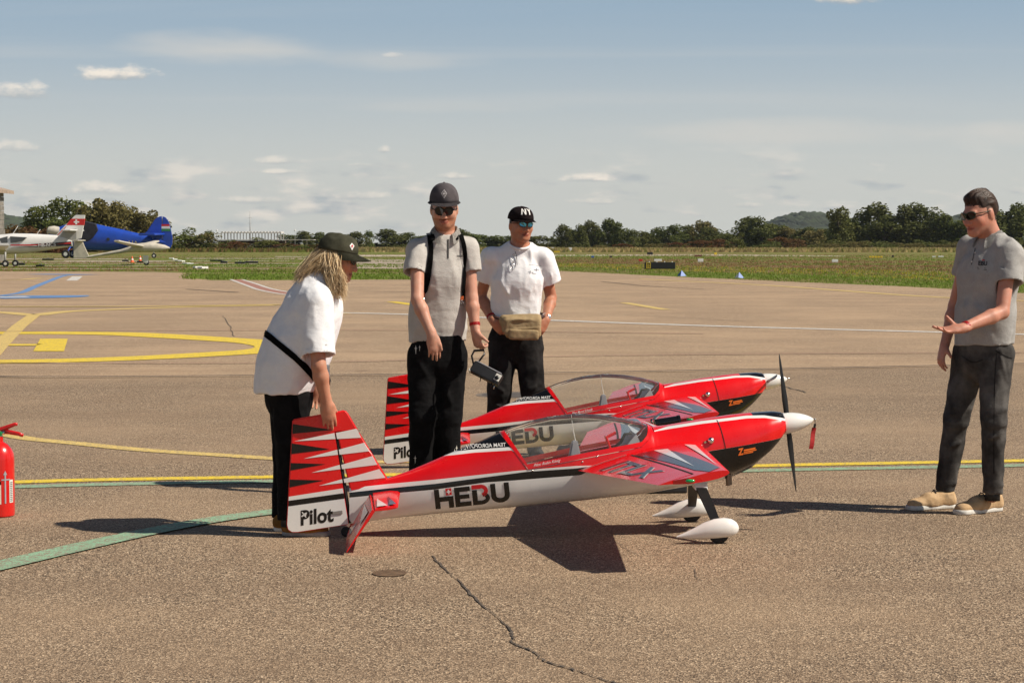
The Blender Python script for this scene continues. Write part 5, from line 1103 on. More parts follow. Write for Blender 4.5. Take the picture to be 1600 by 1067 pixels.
# cones, weights and pale blocks around the parked aircraft
for px, yb, lab in ((206.5, 410.5, 'orange traffic cone beneath the glider tail boom'), (219, 409, 'orange traffic cone beside the glider wheel')):
    g = gnd(px, yb); root = empty('traffic_cone', g); tag(root, lab, 'traffic cone'); bm = bmesh.new(); add_lathe(bm, [(.17, .03), (.14, .05), (.05, .42), (.02, .50), (0, .50)], 14); bm_obj('cone', bm, mat('cone_orange', (.75, .13, .03), .5), root, smooth=True, auto=40)
    bm = bmesh.new(); add_box(bm, (0, 0, .015), (.42, .42, .03)); bm_obj('base', bm, MATS['cone_orange'], root); bm = bmesh.new(); add_lathe(bm, [(.106, .21), (.086, .31)], 14); bm_obj('band', bm, MWT, root)
for k, (px, yb) in enumerate(((196, 408.5), (222, 410.3), (75, 406.5), (33, 414), (1, 414), (338, 408.6), (350, 411), (375, 412), (393, 411), (63, 417))):
    g = gnd(px, yb); root = tag(empty('tie_down_weight', g), 'dark tie-down weight lying on the grass parking', 'weight', 'tie-down weights on the grass parking'); bm = bmesh.new(); add_box(bm, (0, 0, .06), (.5 + .25 * (k % 3), .35, .14), None, .03); bm_obj('block', bm, MB_, root)
    bm = bmesh.new(); add_tube(bm, [(-.08, 0, .12), (-.06, 0, .2), (.06, 0, .2), (.08, 0, .12)], .015, 6); bm_obj('ring', bm, CHROME, root)
for k, (px, yb) in enumerate(((268, 404.5), (273, 406), (279, 408.3), (283, 409), (291, 412.5), (297, 413), (309, 418.5), (317, 419.3))):
    g = gnd(px, yb); root = tag(empty('pale_marker_block', g), 'pale block in the broken row across the grass parking', 'block', 'broken row of pale blocks'); bm = bmesh.new(); add_box(bm, (0, 0, .04), (.42, .5, .10), Matrix.Rotation(R(20 * k), 3, 'Z'), .02); bm_obj('block', bm, MWT, root)
# ------------------------------------------------------------------ people: bodies and clothes grown from distance fields
RNG = np.random.default_rng(7); LAT = RNG.random((32, 32, 32)).astype(np.float32)
def vnoise(P, sc, off=0.0):
    q = P * np.asarray(sc, np.float32) + np.float32(off); i = np.floor(q).astype(np.int32); f = q - i; f = f * f * (3 - 2 * f); i &= 31; j = (i + 1) & 31
    x0, y0, z0 = i.T; x1, y1, z1 = j.T; fx, fy, fz = f.T
    c = lambda a, b, d: LAT[a, b, d]
    r0 = (c(x0, y0, z0) * (1 - fx) + c(x1, y0, z0) * fx) * (1 - fy) + (c(x0, y1, z0) * (1 - fx) + c(x1, y1, z0) * fx) * fy
    r1 = (c(x0, y0, z1) * (1 - fx) + c(x1, y0, z1) * fx) * (1 - fy) + (c(x0, y1, z1) * (1 - fx) + c(x1, y1, z1) * fx) * fy
    return r0 * (1 - fz) + r1 * fz
V3 = lambda v: np.array(v, np.float32)
class SDF:
    def __init__(s): s.p = []
    def cone(s, a, b, ra, rb, k=.02, ax=None, sq=1.0, flat=None, op='add'):
        s.p.append(('cone', V3(a), V3(b), ra, rb, k, None if ax is None else V3(ax), sq, flat, op)); return s
    def ell(s, c, rad, axes=None, k=.02, op='add'):
        if axes is None: axes = ((1, 0, 0), (0, 1, 0), (0, 0, 1))
        s.p.append(('ell', V3(c), V3(rad), np.array([list(a) for a in axes], np.float32), k, op)); return s
    def cut(s, c, n): s.p.append(('cut', V3(c), V3(Vector(n).normalized()))); return s
    def box(s, c, rad, axes, rnd=.01, k=.01, op='add'):
        s.p.append(('box', V3(c), V3(rad), np.array([list(a) for a in axes], np.float32), rnd, k, op)); return s
    def mesh(s, vox, disp=None, smooth=1):
        lo, hi = np.full(3, 1e9), np.full(3, -1e9); bbs = []
        for q in s.p:
            if q[0] == 'cone': m = max(q[3], q[4]); bb = (np.minimum(q[1], q[2]) - m, np.maximum(q[1], q[2]) + m, q[5], q[9])
            elif q[0] in ('ell', 'box'): m = float(max(q[2])) * (1 if q[0] == 'ell' else 1.75); bb = (q[1] - m, q[1] + m, q[-2], q[-1])
            else: bbs.append(None); continue
            bbs.append(bb)
            if bb[3] == 'add': lo = np.minimum(lo, bb[0]); hi = np.maximum(hi, bb[1])
        lo = lo - 4 * vox; hi = hi + 4 * vox; n = np.ceil((hi - lo) / vox).astype(int) + 1
        D = np.full(n, .5, np.float32); gx = [(lo[a] + vox * np.arange(n[a])).astype(np.float32) for a in range(3)]
        for q, bb in zip(s.p, bbs):
            if q[0] == 'cut':
                c, nn = q[1], q[2]
                pl = (gx[0][:, None, None] - c[0]) * nn[0] + (gx[1][None, :, None] - c[1]) * nn[1] + (gx[2][None, None, :] - c[2]) * nn[2]
                np.maximum(D, pl, out=D); continue
            mg = bb[2] + 3 * vox
            i0 = np.clip(np.floor((bb[0] - mg - lo) / vox).astype(int), 0, n - 1); i1 = np.clip(np.ceil((bb[1] + mg - lo) / vox).astype(int) + 1, 1, n)
            if (i1 <= i0).any(): continue
            sl = tuple(slice(a, b) for a, b in zip(i0, i1))
            P = np.stack(np.meshgrid(gx[0][sl[0]], gx[1][sl[1]], gx[2][sl[2]], indexing='ij'), -1)
            if q[0] == 'cone':
                _, a, b, ra, rb, k, ax, sq, flat, op = q; pa = P - a; ba = b - a
                t_raw = (pa @ ba) / max(1e-9, float(ba @ ba)); t = np.clip(t_raw, 0, 1)
                v = pa - t[..., None] * ba
                if ax is not None: v = v + (v @ ax)[..., None] * ax * (sq - 1)
                d = np.sqrt((v * v).sum(-1)) - (ra + (rb - ra) * t)
                if flat:
                    L = math.sqrt(float(ba @ ba)); v2 = pa - t_raw[..., None] * ba
                    if ax is not None: v2 = v2 + (v2 @ ax)[..., None] * ax * (sq - 1)
                    dc = np.sqrt((v2 * v2).sum(-1)) - (ra + (rb - ra) * np.clip(t_raw, 0, 1.2))
                    d = np.where(t_raw > .5, np.maximum(dc, (t_raw - 1) * L), d)
                    if flat == 2: d = np.where(t_raw < .5, np.maximum(dc, -t_raw * L), d)
            elif q[0] == 'ell':
                _, c, rad, axs, k, op = q; L = (P - c) @ axs.T
                k0 = np.sqrt(((L / rad) ** 2).sum(-1)); k1 = np.sqrt(((L / (rad * rad)) ** 2).sum(-1)); d = k0 * (k0 - 1) / np.maximum(k1, 1e-6)
            else:
                _, c, rad, axs, rn, k, op = q; L = np.abs((P - c) @ axs.T) - (rad - rn)
                d = np.sqrt((np.maximum(L, 0) ** 2).sum(-1)) + np.minimum(L.max(-1), 0) - rn
            cur = D[sl]
            if op == 'add':
                h = np.maximum(k - np.abs(cur - d), 0) / max(k, 1e-6); D[sl] = np.minimum(cur, d) - h * h * k * .25
            else:
                d = -d; h = np.maximum(k - np.abs(cur - d), 0) / max(k, 1e-6); D[sl] = np.maximum(cur, d) + h * h * k * .25
        if disp is not None:
            near = np.argwhere(np.abs(D) < .045); P = (near * vox + lo).astype(np.float32)
            D[tuple(near.T)] += disp(P)
        D[0], D[-1] = .5, .5; D[:, 0], D[:, -1] = .5, .5; D[:, :, 0], D[:, :, -1] = .5, .5
        return surface_nets(D, lo, vox, smooth)
def surface_nets(D, lo, vox, smooth):
    S = D < 0; n = np.array(D.shape); c = np.zeros(n - 1, np.int8)
    offs = [(a, b, d) for a in (0, 1) for b in (0, 1) for d in (0, 1)]
    sub = lambda A, o: A[o[0]:A.shape[0] - 1 + o[0], o[1]:A.shape[1] - 1 + o[1], o[2]:A.shape[2] - 1 + o[2]]
    for o in offs: c += sub(S, o)
    act = np.argwhere((c > 0) & (c < 8)); idx = np.full(n - 1, -1, np.int32); idx[tuple(act.T)] = np.arange(len(act))
    vals = np.stack([D[act[:, 0] + o[0], act[:, 1] + o[1], act[:, 2] + o[2]] for o in offs], 1)
    acc = np.zeros((len(act), 3), np.float64); cnt = np.zeros(len(act))
    for i, a in enumerate(offs):
        for j, b in enumerate(offs):
            if j > i and sum(abs(x - y) for x, y in zip(a, b)) == 1:
                va, vb = vals[:, i], vals[:, j]; m = (va < 0) != (vb < 0); t = np.where(m, va / np.where(m, va - vb, 1), 0)
                acc += np.where(m[:, None], np.array(a) + t[:, None] * (np.array(b) - np.array(a)), 0); cnt += m
    V = lo + (act + acc / cnt[:, None]) * vox; Q = []
    for ax in range(3):
        o = [0, 0, 0]; o[ax] = 1
        A = S[:-1, :-1, :-1] if False else S
        a = A[tuple(slice(0, n[k] - 1) if k == ax else slice(1, n[k] - 1) for k in range(3))]; b = A[tuple(slice(1, n[k]) if k == ax else slice(1, n[k] - 1) for k in range(3))]
        e = np.argwhere(a != b); fl = a[tuple(e.T)]
        u, v = [k for k in range(3) if k != ax]
        base = e.copy(); base[:, u] += 1; base[:, v] += 1
        cells = []
        for du, dv in ((-1, -1), (0, -1), (0, 0), (-1, 0)):
            q = base.copy(); q[:, u] += du; q[:, v] += dv; cells.append(idx[q[:, 0], q[:, 1], q[:, 2]])
        q = np.stack(cells, 1)
        flip = fl if ax != 1 else ~fl
        q[~flip] = q[~flip][:, ::-1]; Q.append(q)
    Q = np.concatenate(Q); Q = Q[(Q >= 0).all(1)]
    for _ in range(smooth):
        s_ = np.zeros_like(V); k_ = np.zeros(len(V))
        for a, b in ((0, 1), (1, 2), (2, 3), (3, 0)):
            for x, y in ((a, b), (b, a)):
                for d in range(3): s_[:, d] += np.bincount(Q[:, x], V[Q[:, y], d], len(V))
                k_ += np.bincount(Q[:, x], minlength=len(V))
        V = V * .4 + .6 * s_ / np.maximum(k_, 1)[:, None]
    return V, Q
def np_obj(name, V, Q, m, parent, base, cols=None):
    me = bpy.data.meshes.new(name); me.vertices.add(len(V)); me.vertices.foreach_set('co', (V - np.array(base)).astype(np.float32).ravel())
    me.loops.add(Q.size); me.loops.foreach_set('vertex_index', Q.astype(np.int32).ravel())
    me.polygons.add(len(Q)); me.polygons.foreach_set('loop_start', np.arange(0, Q.size, 4, dtype=np.int32))
    me.polygons.foreach_set('use_smooth', np.ones(len(Q), bool)); me.update(calc_edges=True); me.validate()
    me.materials.append(m)
    if cols is not None:
        ca = me.color_attributes.new('col', 'FLOAT_COLOR', 'POINT'); ca.data.foreach_set('color', np.concatenate([cols, np.ones((len(V), 1))], 1).astype(np.float32).ravel())
    o = bpy.data.objects.new(name, me); COL.objects.link(o); o.parent = parent; return o

def skin_mat():
    m = bpy.data.materials.new('skin'); m.use_nodes = True; t = NT(m.node_tree); b = t.n['Principled BSDF']
    a = t.new('ShaderNodeAttribute', attribute_name='col'); tc = t.new('ShaderNodeTexCoord').outputs['Object']
    c = t.mix(t.step(t.noise(tc, 33, 5, .7), .35, .7, 0, .5), a.outputs['Color'], t.mix(1, a.outputs['Color'], (1.0, .72, .62), 'MULTIPLY'))
    t.link(c, b.inputs['Base Color']); b.inputs['Roughness'].default_value = .52; b.inputs['Subsurface Weight'].default_value = .12
    b.inputs['Subsurface Radius'].default_value = (.012, .004, .002); b.inputs['Subsurface Scale'].default_value = .5; b.inputs['Specular IOR Level'].default_value = .35
    bn = t.new('ShaderNodeBump'); bn.inputs['Strength'].default_value = .25; bn.inputs['Distance'].default_value = .002; t.link(t.noise(tc, 190, 3, .6), bn.inputs['Height']); t.link(bn.outputs[0], b.inputs['Normal'])
    return m
SKIN = skin_mat()
def cloth(name, c1, c2, bscale=420, bump=.35, vs=16, heather=0.0):
    m = bpy.data.materials.new(name); m.use_nodes = True; t = NT(m.node_tree); b = t.n['Principled BSDF']; tc = t.new('ShaderNodeTexCoord').outputs['Object']
    c = t.mix(t.step(t.noise(tc, vs, 4, .6), .3, .72), c1, c2)
    if heather: c = t.mix(t.step(t.noise(t.scale(tc, (1, 1, 3)), 170, 2, .6), .35, .68, 0, heather), c, tuple(x * .62 for x in c1))
    t.link(c, b.inputs['Base Color']); b.inputs['Roughness'].default_value = .9; b.inputs['Specular IOR Level'].default_value = .06
    bn = t.new('ShaderNodeBump'); bn.inputs['Strength'].default_value = bump; bn.inputs['Distance'].default_value = .003
    big = t.noise(t.scale(tc, (14, 14, 24)), 1.0, 5, .62, .6)
    t.link(t.math('ADD', t.noise(tc, bscale, 2, .5), t.math('MULTIPLY', big, 5.0)), bn.inputs['Height']); t.link(bn.outputs[0], b.inputs['Normal'])
    return m
C_WHITE = cloth('white_cotton', (.76, .76, .78), (.82, .82, .83)); C_GREY = cloth('grey_polo', (.49, .465, .43), (.56, .535, .50), heather=.35)
C_GREYD = cloth('slate_grey_polo', (.36, .35, .335), (.43, .42, .405), heather=.4); C_BLK = cloth('black_trousers', (.006, .006, .0065), (.012, .0115, .012))
C_DENIM = cloth('dark_grey_denim', (.030, .028, .027), (.125, .117, .11), vs=5); C_DKD = cloth('black_denim', (.010, .0095, .0095), (.028, .026, .025), vs=8)
C_TAN = cloth('tan_canvas', (.30, .215, .115), (.38, .28, .16)); C_OLIVE = cloth('olive_canvas', (.045, .045, .030), (.075, .073, .050)); C_CAPG = cloth('charcoal_wool', (.075, .067, .072), (.11, .10, .105)); C_CAPB = cloth('black_wool', (.012, .008, .009), (.022, .016, .016))
C_STRAP = cloth('black_webbing', (.006, .006, .007), (.012, .012, .012), bscale=900); C_BAND = mat('red_wristband', (.55, .012, .014), .45)
SUEDE = cloth('tan_suede', (.46, .30, .16), (.56, .39, .23)); BROWNS = cloth('brown_suede', (.20, .095, .025), (.27, .135, .04)); SOLE = mat('white_sole', (.62, .60, .55), .7, var=.12, vscale=30); SOLEG = mat('grey_sole', (.30, .29, .28), .7, var=.12, vscale=30); SHOEB = mat('black_shoe', (.012, .012, .012), .6)
HAIRB = mat('brown_hair', (.030, .014, .008), .55, var=.5, vscale=40, bump=.5, bscale=200, spec=.3)
def lens_mat(name, c, r=.06): return mat(name, c, r, coat=.15, spec=.4)
LENS = lens_mat('dark_lens', (.006, .006, .006)); LENSB = mat('mirror_lens', (.10, .33, .42), .10, metal=.85)

def body_frame(J):
    lat = (J['shL'] - J['shR']).normalized(); up = (J['neck'] - J['pelvis']).normalized(); dep = lat.cross(up).normalized(); return lat, dep, up
def head_prims(S, J, fem=False):
    c, f = J['head'], J['f'].normalized(); u = (J.get('u', Vector((0, 0, 1))) - f * J.get('u', Vector((0, 0, 1))).dot(f)).normalized(); r = f.cross(u); J['hf'] = (r, f, u); A = (r, f, u); k = .93 if fem else 1.0
    p = lambda a, b, d: c + (r * a + f * b + u * d) * k
    S.ell(p(0, -.012, .008), (.075 * k, .094 * k, .098 * k), A, .02)
    S.ell(p(0, .030, -.042), (.060 * k, .062 * k, .078 * k), A, .03)
    S.cone(p(0, .030, -.075), p(0, .070, -.106), .050 * k, .021 * k, .03)
    for s in (-1, 1):
        S.cone(p(s * .045, .0, -.060), p(s * .018, .072, -.104), .022 * k, .015 * k, .03)                       # jaw line
        S.ell(p(s * .036, .062, -.036), (.026 * k, .024 * k, .024 * k), A, .025)                                  # cheek
        S.ell(p(s * .077, -.012, -.022), (.009 * k, .019 * k, .031 * k), A, .008)                                 # ear
        S.ell(p(s * .012, .100, -.052), (.0085 * k, .010 * k, .008 * k), A, .010)                                 # nostril wing
        S.ell(p(s * .032, .091, -.006), (.017 * k, .012 * k, .011 * k), A, .012, 'sub')                           # eye hollow
        S.ell(p(s * .032, .078, -.007), (.012 * k, .012 * k, .012 * k), A, .004)                                  # eyeball under lids
    S.ell(p(0, .078, .012), (.050 * k, .016 * k, .011 * k), A, .015)
    S.cone(p(0, .088, -.004), p(0, .113, -.046), .0085 * k, .0125 * k, .014)
    S.ell(p(0, .0905, -.0735), (.023 * k, .010 * k, .0055 * k), A, .006); S.ell(p(0, .0895, -.084), (.020 * k, .010 * k, .0065 * k), A, .006)
    rn = .050 if fem else .058
    S.cone(J['neck'], p(0, -.022, -.055), rn * 1.08, rn, .03)
def hand_prims(S, wr, d, n, s, curl, k=1.0, spread=1.0, thumb=None):
    """wr wrist, d towards the fingers, n out of the palm, s towards the thumb"""
    d, n = d.normalized(), n.normalized(); n = (n - d * n.dot(d)).normalized(); s = (s - d * s.dot(d) - n * s.dot(n)).normalized()
    S.ell(wr + d * .050 * k, (.041 * k, .055 * k, .0165 * k), (s, d, n), .018); S.cone(wr - d * .02, wr + d * .03 * k, .026 * k, .028 * k, .02, n, 1.35)
    for i, (L, rr) in enumerate(((.072, .0088), (.080, .0092), (.074, .0088), (.058, .0080))):
        p = wr + d * (.084 - .004 * abs(i - 1.2)) * k + s * (.029 - .0195 * i) * k; a = 0.0; cu = curl[i] if isinstance(curl, (list, tuple)) else curl
        sd = (d + s * (.10 - .07 * i) * spread).normalized()
        for seg, fr in enumerate((.46, .31, .23)):
            a += R(cu) * (1.0 if seg else .8); q = p + (sd * math.cos(a) + n * math.sin(a)) * L * fr * k
            S.cone(p, q, rr * k * (1 - .08 * seg), rr * k * (.95 - .10 * seg), .003 if seg else .007); p = q
    td = thumb if thumb is not None else (d * .75 + s * .65 + n * .25); td = td.normalized(); b = wr + d * .022 * k + s * .028 * k
    S.cone(b, b + td * .045 * k, .0145 * k, .0105 * k, .012); S.cone(b + td * .045 * k, b + (td * .045 + (td + n * .35 + d * .25).normalized() * .032) * k, .0105 * k, .0082 * k, .004)
def body(name, J, parent, base, skin, fem=False, hands=None, paint=None, ar=1.0):
    S = SDF(); lat, dep, up = body_frame(J)
    S.cone(J['pelvis'], J['waist'], .125, .105, .05, dep, 1.35); S.cone(J['waist'], J['chest'], .105, .125, .05, dep, 1.35); S.cone(J['chest'], J['neck'] - up * .06, .125, .085, .05, dep, 1.35)
    for q in 'RL':
        S.cone(J['neck'] - up * .03, J['sh' + q], .040, .046, .04); S.cone(J['sh' + q], J['el' + q], .047 * ar, .039 * ar, .02)
        fm = J['el' + q].lerp(J['wr' + q], .28); S.cone(J['el' + q], fm, .038 * ar, .0415 * ar, .015); S.cone(fm, J['wr' + q], .0415 * ar, .0265 * ar, .015, *( () ))
        S.cone(J['hip' + q], J['kn' + q], .066, .045, .03); S.cone(J['kn' + q], J['an' + q], .045, .03, .02); S.cone(J['an' + q], J['an' + q] - Vector((0, 0, .03)), .03, .028, .02)
        if hands and q in hands: hand_prims(S, J['wr' + q], *hands[q])
    head_prims(S, J, fem)
    V, Q = S.mesh(.0056, None, 1)
    r, f, u = J['hf']; k = .93 if fem else 1.0; L = (V - np.array(J['head'])) @ np.array([list(r), list(f), list(u)]).T / k
    cols = np.tile(np.array(skin), (len(V), 1)); cols *= (.9 + .2 * vnoise(V.astype(np.float32), (38, 38, 38)))[:, None]
    lip = ((L[:, 0] / .027) ** 2 + ((L[:, 2] + .0785) / .0105) ** 2 < 1) & (L[:, 1] > .075); cols[lip] = np.array(skin) * (.78, .5, .5)
    mouth = (np.abs(L[:, 0]) < .023) & (np.abs(L[:, 2] + .0785) < .0022) & (L[:, 1] > .07); cols[mouth] *= .45
    if paint: paint(L, cols, V)
    return np_obj('body', V, Q, SKIN, parent, base, cols)
def folds(amp, sc, seed, extra=None):
    def fn(P):
        a = vnoise(P, sc, seed); b = vnoise(P, [x * 2.1 for x in sc], seed + 3.3); d = (np.abs(a - .5) * 2 - .4) * amp + (np.abs(b - .5) * 2 - .4) * amp * .45
        if extra is not None: d = d + extra(P)
        return d.astype(np.float32)
    return fn
def crease(lines):
    """ridges along line segments: (a, b, width, height)"""
    def fn(P):
        d = np.zeros(len(P), np.float32)
        for a, b, wd, h in lines:
            a, b = V3(a), V3(b); ba = b - a; t = np.clip((P - a) @ ba / float(ba @ ba), 0, 1); q = P - a - t[:, None] * ba
            r2 = (q * q).sum(1) / (wd * wd); d -= 1.7 * h * np.exp(-r2) * (np.sin(np.pi * np.clip(t, .04, .96)) ** .5)
        return d
    return fn
def shirt(J, parent, base, m, prims, slv, hem, amp=.007, seed=1., creases=(), neck_r=.072, fem=False, name='shirt'):
    S = SDF(); lat, dep, up = body_frame(J)
    for (a, b, ra, rb, sq) in prims: S.cone(a, b, ra, rb, .05, dep, sq)
    for q in 'RL':
        s0, s1, r0, r1 = slv[q]
        S.cone(J['neck'] - up * .035, J['sh' + q], .045, r0 * .86, .05); S.cone(s0, s1, r0, r1, .022, flat=1)
    for q in 'RL':
        s0, s1, r0, r1 = slv[q]; ax = (s1 - s0).normalized(); S.cone(s1 - ax * .035, s1 + ax * .03, r1 - .013, r1 - .006, .004, op='sub')
    S.cut(*hem)
    S.cone(J['neck'] + up * .02, J['neck'] + up * .12, neck_r, neck_r + .03, .01, op='sub')
    fd = folds(amp * 2.0, (12, 12, 7), seed, crease(creases) if creases else None); ends = [(V3(slv[q][1]), V3((slv[q][1] - slv[q][0]).normalized()), slv[q][3]) for q in 'RL']
    def calm(P):
        d = fd(P)
        for e, ax, r1 in ends:
            L = P - e; al = L @ ax; rad = np.sqrt(np.maximum(0, (L * L).sum(1) - al * al)); k_ = np.where(rad < r1 * 1.6, np.clip((-al) / .07, .12, 1), 1); d = d * k_
        return d.astype(np.float32)
    V, Q = S.mesh(.0068, calm, 1)
    return np_obj(name, V, Q, m, parent, base)
def trousers(J, parent, base, m, rad, waist_cut, amp=.006, seed=2., creases=(), pelv=(.155, 1.25)):
    S = SDF(); lat, dep, up = body_frame(J); lat = (J['hipL'] - J['hipR']).normalized(); dep = lat.cross(Vector((0, 0, 1))).normalized()
    S.cone(J['pelvis'] + Vector((0, 0, .06)), J['hipR'].lerp(J['hipL'], .5) - Vector((0, 0, .01)), pelv[0] * .95, pelv[0], .04, dep, pelv[1])
    for q in 'RL':
        t, k1, k2, a = rad; S.cone(J['hip' + q], J['kn' + q], t, k1, .03); S.cone(J['kn' + q], J['an' + q] + Vector((0, 0, -.0)), k2, a, .02, flat=1)
    S.cut(*waist_cut)
    kn = []
    for q in 'RL':
        k_ = J['kn' + q]
        for dz, ang in ((.03, .3), (-.01, -.25), (-.05, .35), (.075, -.2)): kn.append((k_ + Vector((-.07, -.06, dz)), k_ + Vector((.07, -.06, dz + ang * .1)), .014, .007))
        a_ = J['an' + q]
        for dz, ang in ((.03, .2), (.07, -.3), (.11, .25)): kn.append((a_ + Vector((-.06, -.045, dz)), a_ + Vector((.06, -.045, dz + ang * .1)), .012, .007))
    V, Q = S.mesh(.0072, folds(amp * 1.7, (13, 13, 7), seed, crease(kn + list(creases))), 1)
    return np_obj('trousers', V, Q, m, parent, base)
def shoe(heel, toe, parent, base, up_m, sole_m, wd=.044, high=.075, laces=None):
    heel, toe = Vector((heel[0], heel[1], 0)), Vector((toe[0], toe[1], 0)); d = (toe - heel).normalized(); L = (toe - heel).length; z = Vector((0, 0, 1)); s = z.cross(d)
    S = SDF(); S.cone(heel + d * .045 + z * .045, heel + d * L * .55 + z * .042, .043, wd, .03, z, 1.0); S.cone(heel + d * L * .5 + z * .040, toe - d * .048 + z * .030, wd, wd * .92, .03, z, 1.25)
    S.cone(heel + d * .045 + z * .05, heel + d * .055 + z * high, .042, .044, .03, flat=1); S.cone(heel + d * .07 + z * (high - .01), heel + d * L * .55 + z * .055, .036, .030, .03); S.cut((0, 0, .02), (0, 0, -1))
    V, Q = S.mesh(.0052, folds(.003, (30, 30, 30), 1.7), 1); o = np_obj('shoe', V, Q, up_m, parent, base)
    S = SDF(); S.cone(heel + d * .042 + z * .012, heel + d * L * .5 + z * .012, .043, .043, .02); S.cone(heel + d * L * .5 + z * .012, toe - d * .044 + z * .012, .043, wd + .003, .02)
    S.cut((0, 0, .027), (0, 0, 1)); S.cut((0, 0, .001), (0, 0, -1)); V, Q = S.mesh(.0050, None, 1); np_obj('sole', V, Q, sole_m, o, base)
    if laces:
        bm = bmesh.new()
        for k in range(5):
            t = .42 + .075 * k; c = heel + d * L * t + z * (.105 - .013 * k) - Vector(base); add_tube(bm, [c - s * .026 - z * .012, c - s * .012 + z * .003, c + s * .014 + d * .008 + z * .002, c + s * .028 - z * .012 + d * .010], .0035, 6)
        bm_obj('laces', bm, laces, parent, smooth=True)
    return o
class Skin3:
    """a surface to lay straps and print on: rays are cast from a point onto it"""
    def __init__(s, obj, base):
        from mathutils.bvhtree import BVHTree
        me = obj.data; nv = len(me.vertices); co = np.empty(nv * 3, np.float32); me.vertices.foreach_get('co', co); co = co.reshape(-1, 3) + np.array(base)
        q = np.empty(len(me.loops), np.int32); me.loops.foreach_get('vertex_index', q); s.t = BVHTree.FromPolygons(co.tolist(), q.reshape(-1, 4).tolist())
    def hit(s, px, py):
        o = Vector((0, 0, CAM_H)); d = ray(px, py).normalized(); h = s.t.ray_cast(o, d); return h
def drape(name, sk, path, wd, m, parent, base, lift=.004, n=6, miss=None):
    """webbing laid over the clothes along a path of photo points"""
    pts = smooth_path(path, n) if len(path) > 2 else [(path[0][0] + (path[1][0] - path[0][0]) * k / n, path[0][1] + (path[1][1] - path[0][1]) * k / n) for k in range(n + 1)]
    bm = bmesh.new(); rows = []
    for i, p in enumerate(pts):
        a, b = Vector(pts[max(i - 1, 0)]), Vector(pts[min(i + 1, len(pts) - 1)]); d = (b - a).normalized(); nn = Vector((-d.y, d.x)); row = []
        for t in (-1, -.33, .33, 1):
            w_ = wd if not isinstance(wd, (list, tuple)) else float(np.interp(i / (len(pts) - 1), np.linspace(0, 1, len(wd)), wd))
            h = sk.hit(p[0] + nn.x * t * w_ / 2, p[1] + nn.y * t * w_ / 2)
            row.append(h[0] + h[1] * lift if h[0] is not None else None)
        if any(q is None for q in row):
            good = [q for q in row if q is not None]
            if not good: continue
            row = [q if q is not None else good[0] for q in row]
        rows.append([bm.verts.new(q - Vector(base)) for q in row])
    for a, b in zip(rows, rows[1:]):
        for k in range(3): bm.faces.new((a[k], a[k + 1], b[k + 1], b[k]))
    ext = bmesh.ops.solidify(bm, geom=bm.faces[:], thickness=-.0025)
    bmesh.ops.recalc_face_normals(bm, faces=bm.faces[:]); return bm_obj(name, bm, m, parent, smooth=True, auto=50)
def printed(name, sk, bm2, px, py, ppu, ang, m, parent, base, lift=.003):
    """flat print: 2D mesh in photo-pixel units laid on the clothes"""
    ca, sa = math.cos(ang), math.sin(ang)
    for v in bm2.verts:
        u, w_ = v.co.x * ppu, v.co.y * ppu; h = sk.hit(px + u * ca + w_ * sa, py - w_ * ca + u * sa)
        v.co = (h[0] + h[1] * lift - Vector(base)) if h[0] is not None else Vector((0, 0, .9))
    return bm_obj(name, bm2, m, parent)
def glasses(J, parent, base, lens, frame_m, hgt=.020, rad=.104, v0=-.004, wrap=.060, rim=True, fem=False, cut=.3):
    r, f, u = J['hf']; c = J['head']; k = .93 if fem else 1.0; g = empty('sunglasses'); g.parent = parent
    def P(a, v, e=0.): ph = a / rad; return c + ((f * math.cos(ph) + r * math.sin(ph) * .86) * (rad + e) + u * v) * k - Vector(base)
    for s in (-1, 1):
        out = []; n = 20
        for q in range(n):
            t = 2 * math.pi * q / n; ct, st = math.cos(t), math.sin(t); e = 2.6
            x = math.copysign(abs(ct) ** (2 / e), ct); y = math.copysign(abs(st) ** (2 / e), st)
            out.append((.0335 + x * (wrap - .007) / 2 * 1.0, v0 + y * hgt * (1 - cut * .35 * (x + 1) / 2) + (x * .003)))
        bm = bmesh.new(); fr = [bm.verts.new(P(s * a, v, .004)) for a, v in out]; bk = [bm.verts.new(P(s * a, v, 0)) for a, v in out]; bm.faces.new(fr); bm.faces.new(bk[::-1])
        for i in range(n): bm.faces.new((fr[i], fr[(i + 1) % n], bk[(i + 1) % n], bk[i]))
        bmesh.ops.recalc_face_normals(bm, faces=bm.faces[:]); bm_obj('lens', bm, lens, g)
        bm = bmesh.new(); add_tube(bm, [P(s * a, v, .002) for a, v in out + out[:1]], .0028 if rim else .0016, 6, caps=False); bm_obj('rim', bm, frame_m, g, smooth=True)
        ear = c + (r * s * .080 - f * .015 + u * (v0 + .004)) * k - Vector(base)
        bm = bmesh.new(); add_tube(bm, [P(s * (.030 + wrap / 2), v0 + .006, .001), (P(s * (.030 + wrap / 2), v0 + .006, .001)).lerp(ear, .5) + r * s * .012, ear], [.005, .004, .003], 6, flat=.6); bm_obj('temple', bm, frame_m, g, smooth=True)
    bm = bmesh.new(); add_tube(bm, [P(-.008, v0 + .006, .003), P(0, v0 + .009, .005), P(.008, v0 + .006, .003)], .003, 6); bm_obj('bridge', bm, frame_m, g, smooth=True)
    return g
